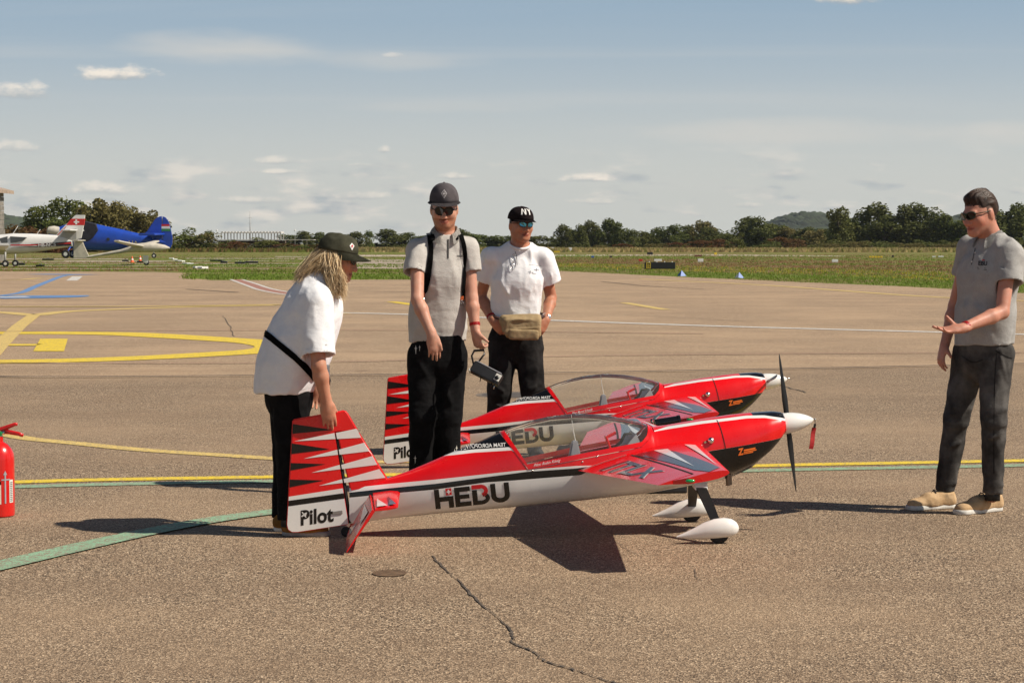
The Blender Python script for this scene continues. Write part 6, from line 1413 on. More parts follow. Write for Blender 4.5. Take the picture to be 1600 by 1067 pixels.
def cap(J, parent, base, m, tilt=0., crown=(.088, .104, .108), rim_v=.018, brim=.075, droop=.020, flat=False, fem=False, lump=0., front=.0, seed=3):
    """six-panel cap: crown, brim, button"""
    r, f, u = J['hf']; k = .95 if fem else 1.0; ca, sa = math.cos(tilt), math.sin(tilt); f2 = f * ca - u * sa; u2 = u * ca + f * sa; c = J['head'] - f * .010 * k; g = empty('cap'); g.parent = parent
    NA, NP = 48, 14; V, Fc = [], []
    def pt(a, t, e=0.):
        # a azimuth (0 front), t 0 rim .. 1 top
        th = t * math.pi / 2; fr = max(0, math.cos(a)) ** 1.5
        rr = math.cos(th) ** .80; zz = math.sin(th) ** (1.0 - .25 * fr) * (1 + front * fr * .5)
        seam = .0016 * (1 - min(1, abs(((a / (math.pi / 3)) % 1) - .5) * -2 + 1) ** .3) if t < .97 else 0
        x = math.sin(a) * (crown[0] + e) * rr; y = math.cos(a) * (crown[1] + e) * rr; z = rim_v + (crown[2] - rim_v + e) * zz
        if lump: 
            n_ = mnoise.noise((x * 22 + seed, y * 22, z * 26)); z += lump * n_ * (.3 + t); x += lump * .5 * n_
        return c + (r * x + f2 * y + u2 * z) * k - Vector(base)
    for j in range(NP + 1):
        for i in range(NA): V.append(pt(2 * math.pi * i / NA, j / NP * .985))
    for j in range(NP):
        for i in range(NA): Fc.append((j * NA + i, j * NA + (i + 1) % NA, (j + 1) * NA + (i + 1) % NA, (j + 1) * NA + i))
    Fc.append([NP * NA + i for i in range(NA)])
    n0 = len(V)
    for i in range(NA): V.append(pt(2 * math.pi * i / NA, 0, -.006) - u2 * .002)
    for i in range(NA): Fc.append((i, n0 + i, n0 + (i + 1) % NA, (i + 1) % NA))
    mesh_obj('crown', V, Fc, m, g, smooth=True)
    bm = bmesh.new(); rows = []; n = 22
    for q in range(5):
        t = q / 4; row = []
        for i in range(n + 1):
            a = R(-78 + 156 * i / n); w0 = math.cos(a * .96) ** .75 if abs(a) < 1.5 else 0
            ext = brim * t * max(0, w0); x = math.sin(a) * crown[0] * (1 - .0 * t); y = math.cos(a) * crown[1] + ext
            z = rim_v + .002 - droop * t * (1.0) - (0 if flat else (math.sin(a) ** 2) * droop * 1.2 * t) ; row.append(bm.verts.new(c + (r * x * (1 + (.14 if flat else .02) * t) + f2 * y + u2 * z) * k - Vector(base)))
        rows.append(row)
    for a_, b_ in zip(rows, rows[1:]):
        for i in range(n): bm.faces.new((a_[i], a_[i + 1], b_[i + 1], b_[i]))
    bmesh.ops.solidify(bm, geom=bm.faces[:], thickness=.003); bmesh.ops.recalc_face_normals(bm, faces=bm.faces[:]); bm_obj('brim', bm, m, g, smooth=True, auto=60)
    bm = bmesh.new(); add_lathe(bm, [(0, -.002), (.007, -.001), (.006, .003), (0, .005)], 10, Matrix.Translation(pt(0, 1.0) - Vector((0, 0, .005)))); bm_obj('button', bm, m, g, smooth=True)
    g['_pt'] = 0
    return g, pt
def collar(J, parent, base, m, r0=.066, open_=R(32), hgt=.034, fwd=None, tilt=.25):
    lat, dep, up = body_frame(J); fw = dep if fwd is None else fwd; bm = bmesh.new(); rows = []; n = 30
    for i in range(n + 1):
        a = open_ + (2 * math.pi - 2 * open_) * i / n; dirv = fw * math.cos(a) + lat * math.sin(a); fr = max(0, math.cos(a)); c = J['neck'] + up * (.022 - .05 * fr) + fw * .012
        row = []
        for rr, z in ((r0 * .98, .0), (r0, .022), (r0 + .006, .026), (r0 + .020, .010), (r0 + .034, -hgt + .012 - .012 * fr)):
            row.append(bm.verts.new(c + dirv * rr * (1.0 + .0 * fr) + up * z - Vector(base)))
        rows.append(row)
    for a_, b_ in zip(rows, rows[1:]):
        for k in range(4): bm.faces.new((a_[k], a_[k + 1], b_[k + 1], b_[k]))
    bmesh.ops.solidify(bm, geom=bm.faces[:], thickness=.003); bmesh.ops.recalc_face_normals(bm, faces=bm.faces[:]); return bm_obj('collar', bm, m, parent, smooth=True, auto=60)
def band(name, wr, el, r, wd, m, parent, base, at_=.06):
    d = (el - wr).normalized(); c = wr + d * at_ - Vector(base); bm = bmesh.new(); add_tube(bm, [c - d * wd / 2, c + d * wd / 2], r, 20, caps=False); bmesh.ops.solidify(bm, geom=bm.faces[:], thickness=.002); return bm_obj(name, bm, m, parent, smooth=True, auto=50)
# ------------------------------------------------------------------ the woman bending to the rudder
def woman():
    Y = 10.26; base = gnd(455, 836); base = Vector((base.x, base.y, 0)); root = empty('person', base)
    tag(root, 'woman in white shirt and olive cap bending to hold the rudder of an aeroplane', 'person')
    J = dict(pelvis=at(446, 598, 10.28), waist=at(464, 545, 10.27), chest=at(484, 487, 10.26), neck=at(503, 436, 10.26), head=at(529, 401, 10.25),
             f=Vector((.93, -.18, -.24)), u=Vector((.22, 0, .97)),
             shR=at(492, 471, 10.10), shL=at(497, 463, 10.43), elR=at(498, 572, 10.03), elL=at(493, 552, 10.53), wrR=at(510, 629, 10.075), wrL=at(492, 600, 10.47),
             hipR=at(454, 617, 10.20), hipL=at(450, 614, 10.37), knR=at(456, 712, 10.19), knL=at(450, 708, 10.37), anR=at(452, 812, 10.16), anL=at(442, 808, 10.36),
             toeR=at(505, 836, 10.12), toeL=at(492, 828, 10.36))
    hands = {'R': (at(514, 652, 10.085) - J['wrR'], Vector((-.2, .95, -.1)), Vector((1, .1, .1)), [14, 10, 12, 18], .97, .5, Vector((.25, .55, -.55))),
             'L': (Vector((0, 0, -1)), Vector((0, -1, 0)), Vector((1, 0, 0)), 25, .9)}
    def paint(L, cols, V):
        cols[(L[:, 2] > .03)] = (.30, .19, .09)
    body('body', J, root, base, (.50, .245, .155), True, hands, paint, .94)
    lat, dep, up = body_frame(J); hem_p = at(444, 612, 10.28)
    cre = [(at(478, 500, 10.06), at(455, 560, 10.08), .022, .012), (at(505, 540, 10.1), at(470, 590, 10.1), .02, .010), (at(440, 520, 10.12), at(470, 575, 10.08), .016, -.008), (at(420, 560, 10.15), at(452, 600, 10.12), .02, .010), (at(495, 520, 10.06), at(498, 556, 10.03), .012, .009), (at(430, 585, 10.12), at(475, 600, 10.12), .013, .009), (at(470, 470, 10.1), at(452, 500, 10.1), .02, .008)]
    sh = shirt(J, root, base, C_WHITE, [(at(444, 600, 10.28), at(452, 570, 10.27), .205, .205, 1.38), (at(452, 570, 10.27), at(467, 540, 10.27), .205, .212, 1.25), (at(467, 540, 10.27), at(487, 490, 10.26), .212, .195, 1.22), (at(487, 490, 10.26), at(492, 452, 10.26), .185, .125, 1.35)],
               {'R': (J['shR'] + Vector((0, .02, 0)), at(498, 556, 10.05), .084, .086), 'L': (J['shL'], at(497, 545, 10.52), .082, .085)}, (hem_p, (.02, 0, -1)), .006, 1.3, cre, .066)
    tr = trousers(J, root, base, C_BLK, (.098, .078, .076, .058), (at(450, 596, 10.28), (0, 0, 1)), .005, 4.1, (), (.150, 1.2))
    for nm, he, to in (('R', gnd(441, 836.5), gnd(515, 837)), ('L', gnd(428, 829), gnd(505, 831))): shoe(he, to, root, base, BROWNS, SOLE if nm == 'L' else SOLEG, .046)
    for q in 'RL':
        bm = bmesh.new(); a = J['an' + q] - Vector(base); add_tube(bm, [a + Vector((0, 0, .03)), (a.x, a.y, .05)], .043, 14); bm_obj('sock', bm, SHOEB, root, smooth=True)
    sk = Skin3(sh, base)
    drape('bag_strap', sk, [(412, 519), (424, 528), (445, 545), (465, 562), (484, 582), (492, 592)], 9.5, C_STRAP, root, base, .006, 8)
    # a few letters of the print that shows at the back
    for px, py, s_ in ((452, 446, 3.0), (440, 470, 3.2), (433, 478, 2.6)):
        printed('shirt_print', sk, poly_bm([rect(-.7, -.4, .6, .5), rect(-.2, .5, .3, 1.1)]), px, py, s_, .6, BLACK, root, base)
    # belt bag in front, half hidden by the arm
    S = SDF(); S.box(at(507, 585, 10.24), (.022, .07, .055), (Vector((1, 0, 0)), Vector((0, 1, 0)), Vector((0, 0, 1))), .015); V, Q = S.mesh(.006, folds(.004, (25, 25, 25), 2.), 1); bag = np_obj('belt_bag', V, Q, cloth('grey_nylon', (.10, .10, .105), (.16, .16, .165)), root, base)
    bm = bmesh.new(); p0 = at(514, 588, 10.15) - base; add_tube(bm, [p0, p0 + Vector((.004, 0, -.02)), p0 + Vector((0, 0, -.045))], [.004, .006, .005], 8); bm_obj('keys', bm, RUBBER, bag, smooth=True)
    g, cp = cap(J, root, base, C_OLIVE, tilt=R(-4), crown=(.094, .112, .128), rim_v=.026, brim=.082, droop=.020, fem=True, lump=.010, front=0.0)
    r, f, u = J['hf']
    lg = poly_bm([[(0, -1), (1, 0), (0, 1), (-1, 0)]]); 
    def on_cap(bm2, a0, t0, sa, st, m_, e):
        for v in bm2.verts: v.co = cp(a0 + v.co.x * sa, t0 + v.co.y * st, e)
        bm_obj('cap_badge', bm2, m_, g)
    on_cap(lg, .62, .22, .16, .13, WHITE, .003); on_cap(poly_bm([rect(-.25, -.8, .25, .8), rect(-.8, -.25, -.25, .25), rect(.25, -.25, .8, .25)]), .62, .22, .085, .07, mat('badge_red', (.6, .01, .02), .5), .0045)
    glasses(J, root, base, LENS, mat('tortoise_frame', (.03, .018, .012), .3), .018, .102, -.004, .056, False, True)
    # long fair hair falling from under the cap
    HAIR = bpy.data.materials.new('blond_hair'); HAIR.use_nodes = True; t = NT(HAIR.node_tree); b = t.n['Principled BSDF']; gm = t.new('ShaderNodeNewGeometry')
    t.link(t.mix(gm.outputs['Random Per Island'], (.40, .25, .11), (.95, .76, .48)), b.inputs['Base Color']); b.inputs['Roughness'].default_value = .42
    h = J['head']; k = .93
    S = SDF(); S.ell(h - f * .03 - u * .035, (.082, .085, .085), (r, f, u), .02); S.cone(h - f * .045 - u * .06, at(487, 438, 10.24), .075, .045, .04); S.cone(h + r * .062 - u * .03 - f * .005, at(524, 445, 10.16), .034, .03, .03); S.cone(h - r * .06 - u * .02, h - r * .075 - u * .15 - f * .01, .035, .03, .03)
    V, Q = S.mesh(.007, folds(.010, (40, 40, 9), 2.2), 1); hm = np_obj('hair', V, Q, mat('hair_under', (.45, .29, .13), .55, var=.4, vscale=45, bump=.8, bscale=120), root, base)
    rnd = random.Random(2); bm = bmesh.new()
    for i in range(2300):
        a = rnd.uniform(.42 * math.pi, 1.58 * math.pi) if i % 3 else rnd.uniform(.36 * math.pi, .72 * math.pi)          # azimuth, 0 front, right side near pi/2
        p0 = h + (r * math.sin(a) * .080 + f * (math.cos(a) * .098 - .012) + u * rnd.uniform(-.02, .035)) * k
        sidew = math.sin(a); back = -math.cos(a)
        if sidew > .35 and rnd.random() < .72: end = at(rnd.uniform(512, 543), rnd.uniform(436, 470), rnd.uniform(10.10, 10.18))
        elif sidew < -.35: end = h - r * rnd.uniform(.05, .12) - u * rnd.uniform(.12, .24) + f * rnd.uniform(-.05, .06)
        else: end = at(rnd.uniform(456, 505), rnd.uniform(424, 446), rnd.uniform(10.14, 10.34))
        mid1 = p0.lerp(end, .33) + (r * sidew * .030 - f * max(0, back) * .03) + Vector((0, 0, .010)); mid2 = p0.lerp(end, .70) + (r * sidew * .020) - Vector((0, 0, .004 if back > .5 else -.004))
        ctrl = [p0, mid1, mid2, end]; pts = []
        for q in range(9):
            s_ = q / 8; pt_ = ctrl[0] * (1 - s_) ** 3 + ctrl[1] * 3 * s_ * (1 - s_) ** 2 + ctrl[2] * 3 * s_ * s_ * (1 - s_) + ctrl[3] * s_ ** 3
            wv = (.006 if i % 9 else .016) * s_ * math.sin(s_ * 9 + i); pts.append(pt_ + Vector((wv, wv * .8 * math.cos(i), .003 * math.sin(s_ * 7 + i * 2))) - base)
        add_tube(bm, pts, [.0010, .0013, .0014, .0014, .0013, .0012, .001, .0008, .0004], 3, caps=False)
    bm_obj('hair_strands', bm, HAIR, hm, smooth=True)
    return root
woman()

# ------------------------------------------------------------------ the man in the grey cap with the harness
def man_harness():
    base = Vector(((680 - 800) / FPX * 12, 12.0, 0)); root = empty('person', base)
    tag(root, 'man in light grey polo shirt, grey flat-brim cap and black shoulder harness', 'person')
    J = dict(pelvis=at(685, 540, 12.02), waist=at(686, 480, 12.02), chest=at(690, 425, 12.0), neck=at(695, 366, 12.0), head=at(694, 323, 11.97), f=Vector((.03, -.97, -.17)), u=Vector((0, 0, 1)),
             shR=at(652, 391, 11.96), shL=at(731, 389, 12.02), elR=at(652, 468, 11.80), elL=at(737, 466, 11.97), wrR=at(675, 524, 11.72), wrL=at(743, 518, 11.92),
             hipR=at(662, 556, 12.02), hipL=at(706, 556, 12.04), knR=at(660, 650, 11.97), knL=at(700, 650, 12.02), anR=at(657, 752, 12.02), anL=at(698, 750, 12.06), toeR=at(655, 778, 11.8), toeL=at(703, 776, 11.85))
    hands = {'R': (at(680, 556, 11.72) - J['wrR'], Vector((-.25, .9, 0)), Vector((1, -.2, 0)), [16, 14, 16, 20], .98, .6, Vector((.45, -.1, -1))),
             'L': (at(748, 548, 11.90) - J['wrL'], Vector((.75, .6, .1)), Vector((-.4, -.8, -.1)), [55, 62, 62, 62], .98)}
    def paint(L, cols, V):
        n = vnoise(V.astype(np.float32), (260, 260, 260))
        st = (L[:, 1] > .0) & (L[:, 2] < -.058) & (L[:, 2] > -.14) & (np.abs(L[:, 0]) < .07) & ~((np.abs(L[:, 0]) < .026) & (np.abs(L[:, 2] + .079) < .011)); cols[st] = cols[st] * (1 - .38 * n[st])[:, None] * np.array((.86, .74, .62))
        mu = (np.abs(L[:, 0]) < .032) & (L[:, 2] < -.058) & (L[:, 2] > -.071) & (L[:, 1] > .06); cols[mu] *= np.array((.55, .42, .34))
        hr = (L[:, 2] > -.03) & (L[:, 1] < .03) & (np.abs(L[:, 0]) < .0795) & (L[:, 2] > -.03 + .6 * np.maximum(0, L[:, 1])) & ~((L[:, 1] > -.04) & (np.abs(L[:, 0]) > .076) & (L[:, 2] < .0)); cols[hr | (L[:, 2] > .02)] = (.05, .028, .018)
    body('body', J, root, base, (.53, .285, .20), False, hands, paint, .96)
    lat, dep, up = body_frame(J); F_ = Vector((0, -.13, 0))
    cre = [(at(655, 440, 11.88), at(690, 460, 11.86), .022, .008), (at(724, 430, 11.9), at(700, 520, 11.86), .022, .010), (at(700, 480, 11.86), at(668, 528, 11.86), .02, .009), (at(650, 395, 11.9), at(640, 424, 11.9), .012, .009), (at(658, 398, 11.9), at(649, 426, 11.9), .010, -.007), (at(728, 398, 11.92), at(738, 425, 11.92), .012, .008), (at(645, 490, 11.9), at(690, 500, 11.86), .02, .007), (at(690, 505, 11.86), at(722, 528, 11.88), .016, .009)]
    sh = shirt(J, root, base, C_GREY, [(at(683, 545, 12.03), at(684, 500, 12.03), .176, .168, 1.5), (at(684, 500, 12.03), at(690, 430, 12.01), .168, .168, 1.4), (at(690, 430, 12.01), at(693, 392, 12.0), .165, .120, 1.35)],
               {'R': (J['shR'], at(647, 427, 11.885), .070, .066), 'L': (J['shL'], at(737, 425, 12.0), .068, .062)}, (at(683, 533, 12.02), (.03, 0, -1)), .006, 2.7, cre, .070)
    tr = trousers(J, root, base, C_BLK, (.098, .082, .082, .070), (at(685, 524, 12.02), (0, 0, 1)), .006, 5.2, [(at(705, 560, 11.9), at(680, 600, 11.9), .02, .010), (at(650, 560, 11.9), at(668, 590, 11.9), .018, .009), (at(690, 600, 11.92), at(712, 640, 11.92), .02, .009)], (.158, 1.35))
    for he, to in ((gnd(655, 764), gnd(652, 784)), (gnd(697, 763), gnd(703, 783))): shoe(he, to, root, base, SHOEB, SOLE, .046)
    collar(J, root, base, C_GREY, .064, R(24), .036)
    sk = Skin3(sh, base)
    drape('placket', sk, [(700, 374), (700, 404)], 2.2, mat('placket_shadow', (.09, .088, .085), .9), root, base, .003)  # dark strip painting the shade along the shirt opening
    hs = empty('harness'); hs.parent = root
    drape('strap', sk, [(666, 350), (668, 358), (672, 371), (673, 392), (670, 420), (664, 450), (660, 456)], [7, 8, 8, 9, 11, 12, 10], C_STRAP, hs, base, .007)
    drape('strap', sk, [(716, 358), (720, 370), (725, 385), (727, 405), (725, 425), (723, 452), (722, 470)], [6, 7, 7, 6, 5, 5, 3], C_STRAP, hs, base, .007)
    drape('strap_label', sk, [(668, 353), (671, 369)], 6.5, mat('label_pale', (.45, .44, .42), .7), hs, base, .0105)
    printed('label_print', sk, fit_bm(text_bm('AKT', 1, .03), 2.2), 674, 354, 5.5, R(76), BLACK, hs, base, .0155)
    for px, py in ((661, 460), (722, 466)):
        bm = bmesh.new(); c = sk.hit(px, py)[0]; c = (c if c is not None else at(px, py, 11.9)) + Vector((0, -.008, 0)) - base; add_box(bm, c, (.022, .012, .026), None, .004); bm_obj('clip', bm, mat('orange_clip', (.65, .13, .03), .45), hs)
        bm = bmesh.new(); add_tube(bm, [c + Vector((0, -.004, -.012)), c + Vector((.01, -.006, -.03)), c + Vector((.004, -.006, -.045)), c + Vector((-.004, -.006, -.03)), c + Vector((0, -.004, -.012))], .0025, 6); bm_obj('hook', bm, CHROME, hs, smooth=True)
    # straps over the shoulders and down the back
    for q, s_ in (('R', -1), ('L', 1)):
        a = J['neck'] + lat * s_ * .072 - base; bm = bmesh.new(); add_tube(bm, [a + Vector((0, -.085, -.035)), a + Vector((0, -.05, .0)), a + Vector((0, 0, .012)), a + Vector((0, .07, -.02)), a + Vector((-s_ * .02, .125, -.12)), a + Vector((-s_ * .06, .135, -.30))], [.014, .015, .015, .015, .015, .015], 8, flat=.25, ref=(0, 1, .2)); bm_obj('strap', bm, C_STRAP, hs, smooth=True)
    printed('shirt_print', sk, fit_bm(text_bm('HEBU', 1, .02), 3.2), 714, 402, 3.6, 0, mat('print_dark', (.04, .04, .045), .8), root, base)
    printed('shirt_print', sk, poly_bm([rect(0, 0, 11, .5)]), 714, 405, 1, 0, MATS['print_dark'], root, base)
    g, cp = cap(J, root, base, C_CAPG, tilt=R(2), crown=(.089, .106, .141), rim_v=.037, brim=.082, droop=.006, flat=True, front=.16)
    def on_cap(bm2, a0, t0, sa, st, m_, e=.0035):
        for v in bm2.verts: v.co = cp(a0 + v.co.x * sa, t0 + v.co.y * st, e)
        bm_obj('cap_badge', bm2, m_, g)
    WP = mat('embroidery', (.62, .60, .60), .8)
    ring = []
    for (a, b_) in (((0, 1), (1, 0)), ((1, 0), (0, -1)), ((0, -1), (-1, 0)), ((-1, 0), (0, 1))): ring.append([a, b_, (b_[0] * .84, b_[1] * .84), (a[0] * .84, a[1] * .84)])
    on_cap(poly_bm(ring + [rect(-.5, -.15, .5, .0), rect(-.35, .1, -.22, .4), rect(-.05, .05, .08, .45), rect(.2, -.35, .32, .2), rect(-.25, -.45, .1, -.35)]), .0, .27, .21, .155, WP)
    glasses(J, root, base, LENS, BLACK, .0245, .104, -.012, .068, cut=.15)
    band('wristband', J['wrL'], J['elL'], .033, .018, C_BAND, root, base, .045)
    skt = Skin3(tr, base); star = [(0, 6), (.7, 1.2), (2.6, .6), (.7, 0), (.3, -8), (-.3, -8), (-.7, 0), (-2.6, .6), (-.7, 1.2)]
    for px, py, k_ in ((650, 545, 1.0), (656, 543, .7), (649, 716, .9), (710, 706, .9), (713, 700, .8)): printed('trouser_print', skt, poly_bm([[(x * k_, y * k_) for x, y in star]]), px, py, 1.0, 0, LABW, root, base, .003)
    return root, J, base
man1 = man_harness()

# hand-held radio transmitter hanging by its handle from the man's left hand
def transmitter():
    c = at(760, 584, 11.82); root = empty('radio_transmitter', c); ax = (at(786, 596, 11.80) - at(736, 570, 11.86)).normalized(); n = Vector((.1, -.92, .3)); n = (n - ax * n.dot(ax)).normalized(); b_ = ax.cross(n); rot = Matrix((ax, n, b_)).transposed()
    tag(root, 'black radio transmitter hanging by its handle from the hand of the harnessed man', 'transmitter')
    bm = bmesh.new(); add_box(bm, (0, 0, 0), (.195, .055, .072), rot, .010); bm_obj('case', bm, MATS['black_plastic'], root)
    bm = bmesh.new(); add_box(bm, ax * .078 - n * -.029 + b_ * -.004, (.036, .004, .044), rot, .002); bm_obj('sticker', bm, LABW, root)
    bm = bmesh.new(); add_lathe(bm, [(0, 0), (.014, 0), (.012, .005), (0, .006)], 16, Matrix.Translation(ax * .075 + n * .031) @ n.to_track_quat('Z', 'Y').to_matrix().to_4x4()); bm_obj('stick_gimbal', bm, BLACK, root, smooth=True)
    bm = bmesh.new(); add_box(bm, ax * -.094 + b_ * .03, (.014, .05, .016), rot, .003); bm_obj('corner_trim', bm, LABW, root)
    bm = bmesh.new(); add_box(bm, b_ * -.036 + n * .01, (.17, .04, .006), rot, .002); bm_obj('edge_trim', bm, GREYP, root)
    for t in (-.02, .055, .075): bm = bmesh.new(); add_tube(bm, [ax * t + b_ * .03, ax * (t + .012) + b_ * .062], [.0035, .0025], 8); bm_obj('switch', bm, CHROME if t > .06 else BLACK, root, smooth=True)
    up = [at(741, 574, 11.86), at(737, 556, 11.87), at(741, 548, 11.88), at(756, 547, 11.88), at(757, 553, 11.87), at(743, 572, 11.84)]
    bm = bmesh.new(); add_tube(bm, [p - c for p in up], [.006, .006, .008, .008, .006, .006], 10); bm_obj('handle', bm, BLACK, root, smooth=True)
transmitter()

# ------------------------------------------------------------------ the man in the black cap with the waist bag
def man_bag():
    base = Vector(((806 - 800) / FPX * 14.1, 14.1, 0)); root = empty('person', base)
    tag(root, 'man in white shirt, black cap and mirrored sunglasses with hands in pockets', 'person')
    J = dict(pelvis=at(806, 520, 14.1), waist=at(807, 480, 14.1), chest=at(808, 435, 14.08), neck=at(812, 383, 14.06), head=at(814, 349, 14.03), f=Vector((.40, -.9, -.04)), u=Vector((.03, 0, 1)),
             shR=at(768, 402, 14.06), shL=at(848, 403, 14.1), elR=at(751, 463, 14.2), elL=at(861, 465, 14.22), wrR=at(771, 502, 14.0), wrL=at(853, 500, 14.02),
             hipR=at(786, 532, 14.1), hipL=at(826, 532, 14.1), knR=at(780, 612, 14.05), knL=at(832, 612, 14.05), anR=at(775, 690, 14.12), anL=at(835, 690, 14.12), toeR=at(765, 712, 13.9), toeL=at(845, 712, 13.9))
    hands = {'R': (at(786, 520, 13.97) - J['wrR'], Vector((.4, .8, .3)), Vector((.6, -.7, .3)), 30, .98), 'L': (at(843, 520, 13.98) - J['wrL'], Vector((-.4, .8, .3)), Vector((-.6, -.7, .3)), 30, .98)}
    def paint(L, cols, V):
        n = vnoise(V.astype(np.float32), (260, 260, 260)); st = (L[:, 1] > .0) & (L[:, 2] < -.06) & (L[:, 2] > -.14) & (np.abs(L[:, 0]) < .07); cols[st] *= (1 - .2 * n[st])[:, None]
        hr = (L[:, 2] > -.02) & (L[:, 1] < .005) & ~((L[:, 1] > -.04) & (np.abs(L[:, 0]) > .076) & (L[:, 2] < .0)); cols[hr | (L[:, 2] > .02)] = (.06, .04, .03)
    body('body', J, root, base, (.44, .20, .12), False, hands, paint, 1.02)
    cre = [(at(775, 430, 13.95), at(800, 470, 13.93), .02, .009), (at(840, 440, 13.95), at(815, 488, 13.93), .022, .010), (at(800, 470, 13.93), at(835, 480, 13.93), .018, .009), (at(755, 405, 13.98), at(752, 432, 14.0), .013, .010), (at(766, 410, 13.96), at(762, 440, 13.96), .012, -.008), (at(860, 410, 14.0), at(862, 440, 14.05), .013, .008), (at(782, 480, 13.95), at(830, 496, 13.93), .014, .009), (at(835, 412, 13.95), at(822, 440, 13.93), .02, .007)]
    sh = shirt(J, root, base, C_WHITE, [(at(806, 510, 14.1), at(806, 480, 14.1), .166, .168, 1.42), (at(806, 480, 14.1), at(808, 440, 14.08), .168, .178, 1.35), (at(808, 440, 14.08), at(811, 402, 14.08), .175, .128, 1.35)],
               {'R': (J['shR'], at(755, 437, 14.12), .074, .076), 'L': (J['shL'], at(861, 442, 14.14), .074, .078)}, (at(806, 507, 14.1), (0, 0, -1)), .008, 3.9, cre, .068)
    trousers(J, root, base, C_DKD, (.104, .084, .080, .068), (at(806, 496, 14.1), (0, 0, 1)), .007, 6.2, [(at(790, 540, 13.95), at(770, 580, 13.97), .02, .010), (at(825, 545, 13.95), at(845, 585, 13.97), .02, .010), (at(770, 600, 13.95), at(795, 618, 13.95), .016, .010), (at(822, 610, 13.95), at(846, 600, 13.95), .016, .010), (at(768, 630, 13.97), at(792, 640, 13.97), .016, .010)], (.165, 1.3))
    for he, to in ((gnd(776, 712), gnd(768, 728)), (gnd(834, 712), gnd(842, 728))): shoe(he, to, root, base, SHOEB, SOLE, .046)
    lat, dep, up = body_frame(J); bm = bmesh.new(); ring = []
    for i in range(29): a = 2 * math.pi * i / 28; ring.append(J['neck'] + lat * math.sin(a) * .076 + dep * (math.cos(a) * .074 + .012) - up * (.034 * max(0, math.cos(a))) + up * .012 - base)
    add_tube(bm, ring, .007, 8, caps=False, flat=1.4); bm_obj('neckband', bm, C_WHITE, root, smooth=True)
    sk = Skin3(sh, base); PD = mat('print_grey', (.16, .17, .20), .8)
    printed('shirt_print', sk, poly_bm([rect(k * 2.1, 0, k * 2.1 + 1.2, .7) for k in range(9)] + [rect(11, -9, 12, -4), rect(8, -7.2, 16, -6.4), rect(2, -13.5, 3, -9), rect(-1, -12, 7, -11.2), rect(6, -13, 12, -12.5)]), 827, 414, 1.0, R(6), PD, root, base)
    # reading glasses hung in the neck of the shirt
    gl = empty('hung_glasses'); gl.parent = root
    for (cx, cy) in ((803, 403), (801, 416)):
        bm = bmesh.new(); pts = []
        for i in range(17):
            a = 2 * math.pi * i / 16; h = sk.hit(cx + 3.2 * math.cos(a), cy + 6 * math.sin(a)); pts.append((h[0] if h[0] is not None else at(cx, cy, 13.93)) + Vector((0, -.008, 0)) - base)
        add_tube(bm, pts, .0016, 6, caps=False); bm_obj('rim', bm, CHROME, gl, smooth=True)
    bm = bmesh.new(); pts = [(805, 393), (807, 400), (808, 414)]; add_tube(bm, [(sk.hit(*p)[0] or at(*p, 13.93)) + Vector((0, -.008, 0)) - base for p in pts], .002, 6); bm_obj('temple', bm, BLACK, gl, smooth=True)
    # tan waist bag
    wb = empty('waist_bag'); wb.parent = root; c = at(815, 512, 13.90); X, Z_, Yv = Vector((1, .06, -.03)).normalized(), Vector((.03, 0, 1)), Vector((0, 1, 0))
    S = SDF(); S.box(c, (.135, .045, .072), (X, Yv, Z_), .03, .02); S.cone(at(787, 500, 13.93), at(838, 498, 13.93), .035, .035, .03); S.cut(at(815, 532, 13.9), (0.05, 0, -1))
    S.cut(at(784, 515, 13.9), (-.8, 0, -.55))
    V, Q = S.mesh(.0062, folds(.006, (16, 16, 26), 4.4, crease([(at(795, 500, 13.85), at(838, 497, 13.85), .01, .006), (at(797, 506, 13.85), at(842, 503, 13.85), .008, -.006), (at(798, 516, 13.85), at(842, 512, 13.85), .01, .007)])), 1); bo = np_obj('pouch', V, Q, C_TAN, wb, base)
    S = SDF(); S.box(at(818, 523, 13.86), (.105, .024, .036), (X, Yv, Z_), .014, .02); V, Q = S.mesh(.006, folds(.004, (20, 20, 20), 1.4), 1); np_obj('front_pocket', V, Q, C_TAN, wb, base)
    bm = bmesh.new(); add_tube(bm, [p - base for p in (at(842, 497, 13.92), at(850, 494, 14.02), at(848, 490, 14.2), at(806, 488, 14.30), at(766, 490, 14.2), at(772, 494, 14.0), at(790, 500, 13.94))], .017, 10, flat=.35, ref=(0, 0, 1)); bm_obj('belt', bm, mat('dark_red_strap', (.05, .018, .016), .8), wb, smooth=True)
    bm = bmesh.new(); add_tube(bm, [at(800, 527, 13.845) - base, at(835, 525, 13.845) - base], .003, 6); bm_obj('zip', bm, BLACK, wb)
    g, cp = cap(J, root, base, C_CAPB, tilt=R(3), crown=(.090, .106, .118), rim_v=.028, brim=.068, droop=.008, front=.08)
    tb = poly_bm([rect(0, 0, .12, 1), rect(.33, 0, .45, 1), [(.12, 1), (.12, .72), (.33, 0), (.33, .28)], rect(.71, 0, .83, .5), [(.52, 1), (.66, 1), (.80, .58), (.83, .5), (.71, .5)], [(1.02, 1), (.88, 1), (.74, .58), (.71, .5), (.83, .5)]])
    decal('cap_letters', tb, lambda x, y: cp((.5 - x) * -.95 * -1, .20 + y * .36, .0035), WHITE, g, .12)
    glasses(J, root, base, LENSB, BLACK, .0175, .103, -.006, .062, True)
    band('wristband', J['wrR'], J['elR'], .034, .020, C_BAND, root, base, .045)
    wt = band('watch', J['wrL'], J['elL'], .032, .016, CHROME, root, base, .035)
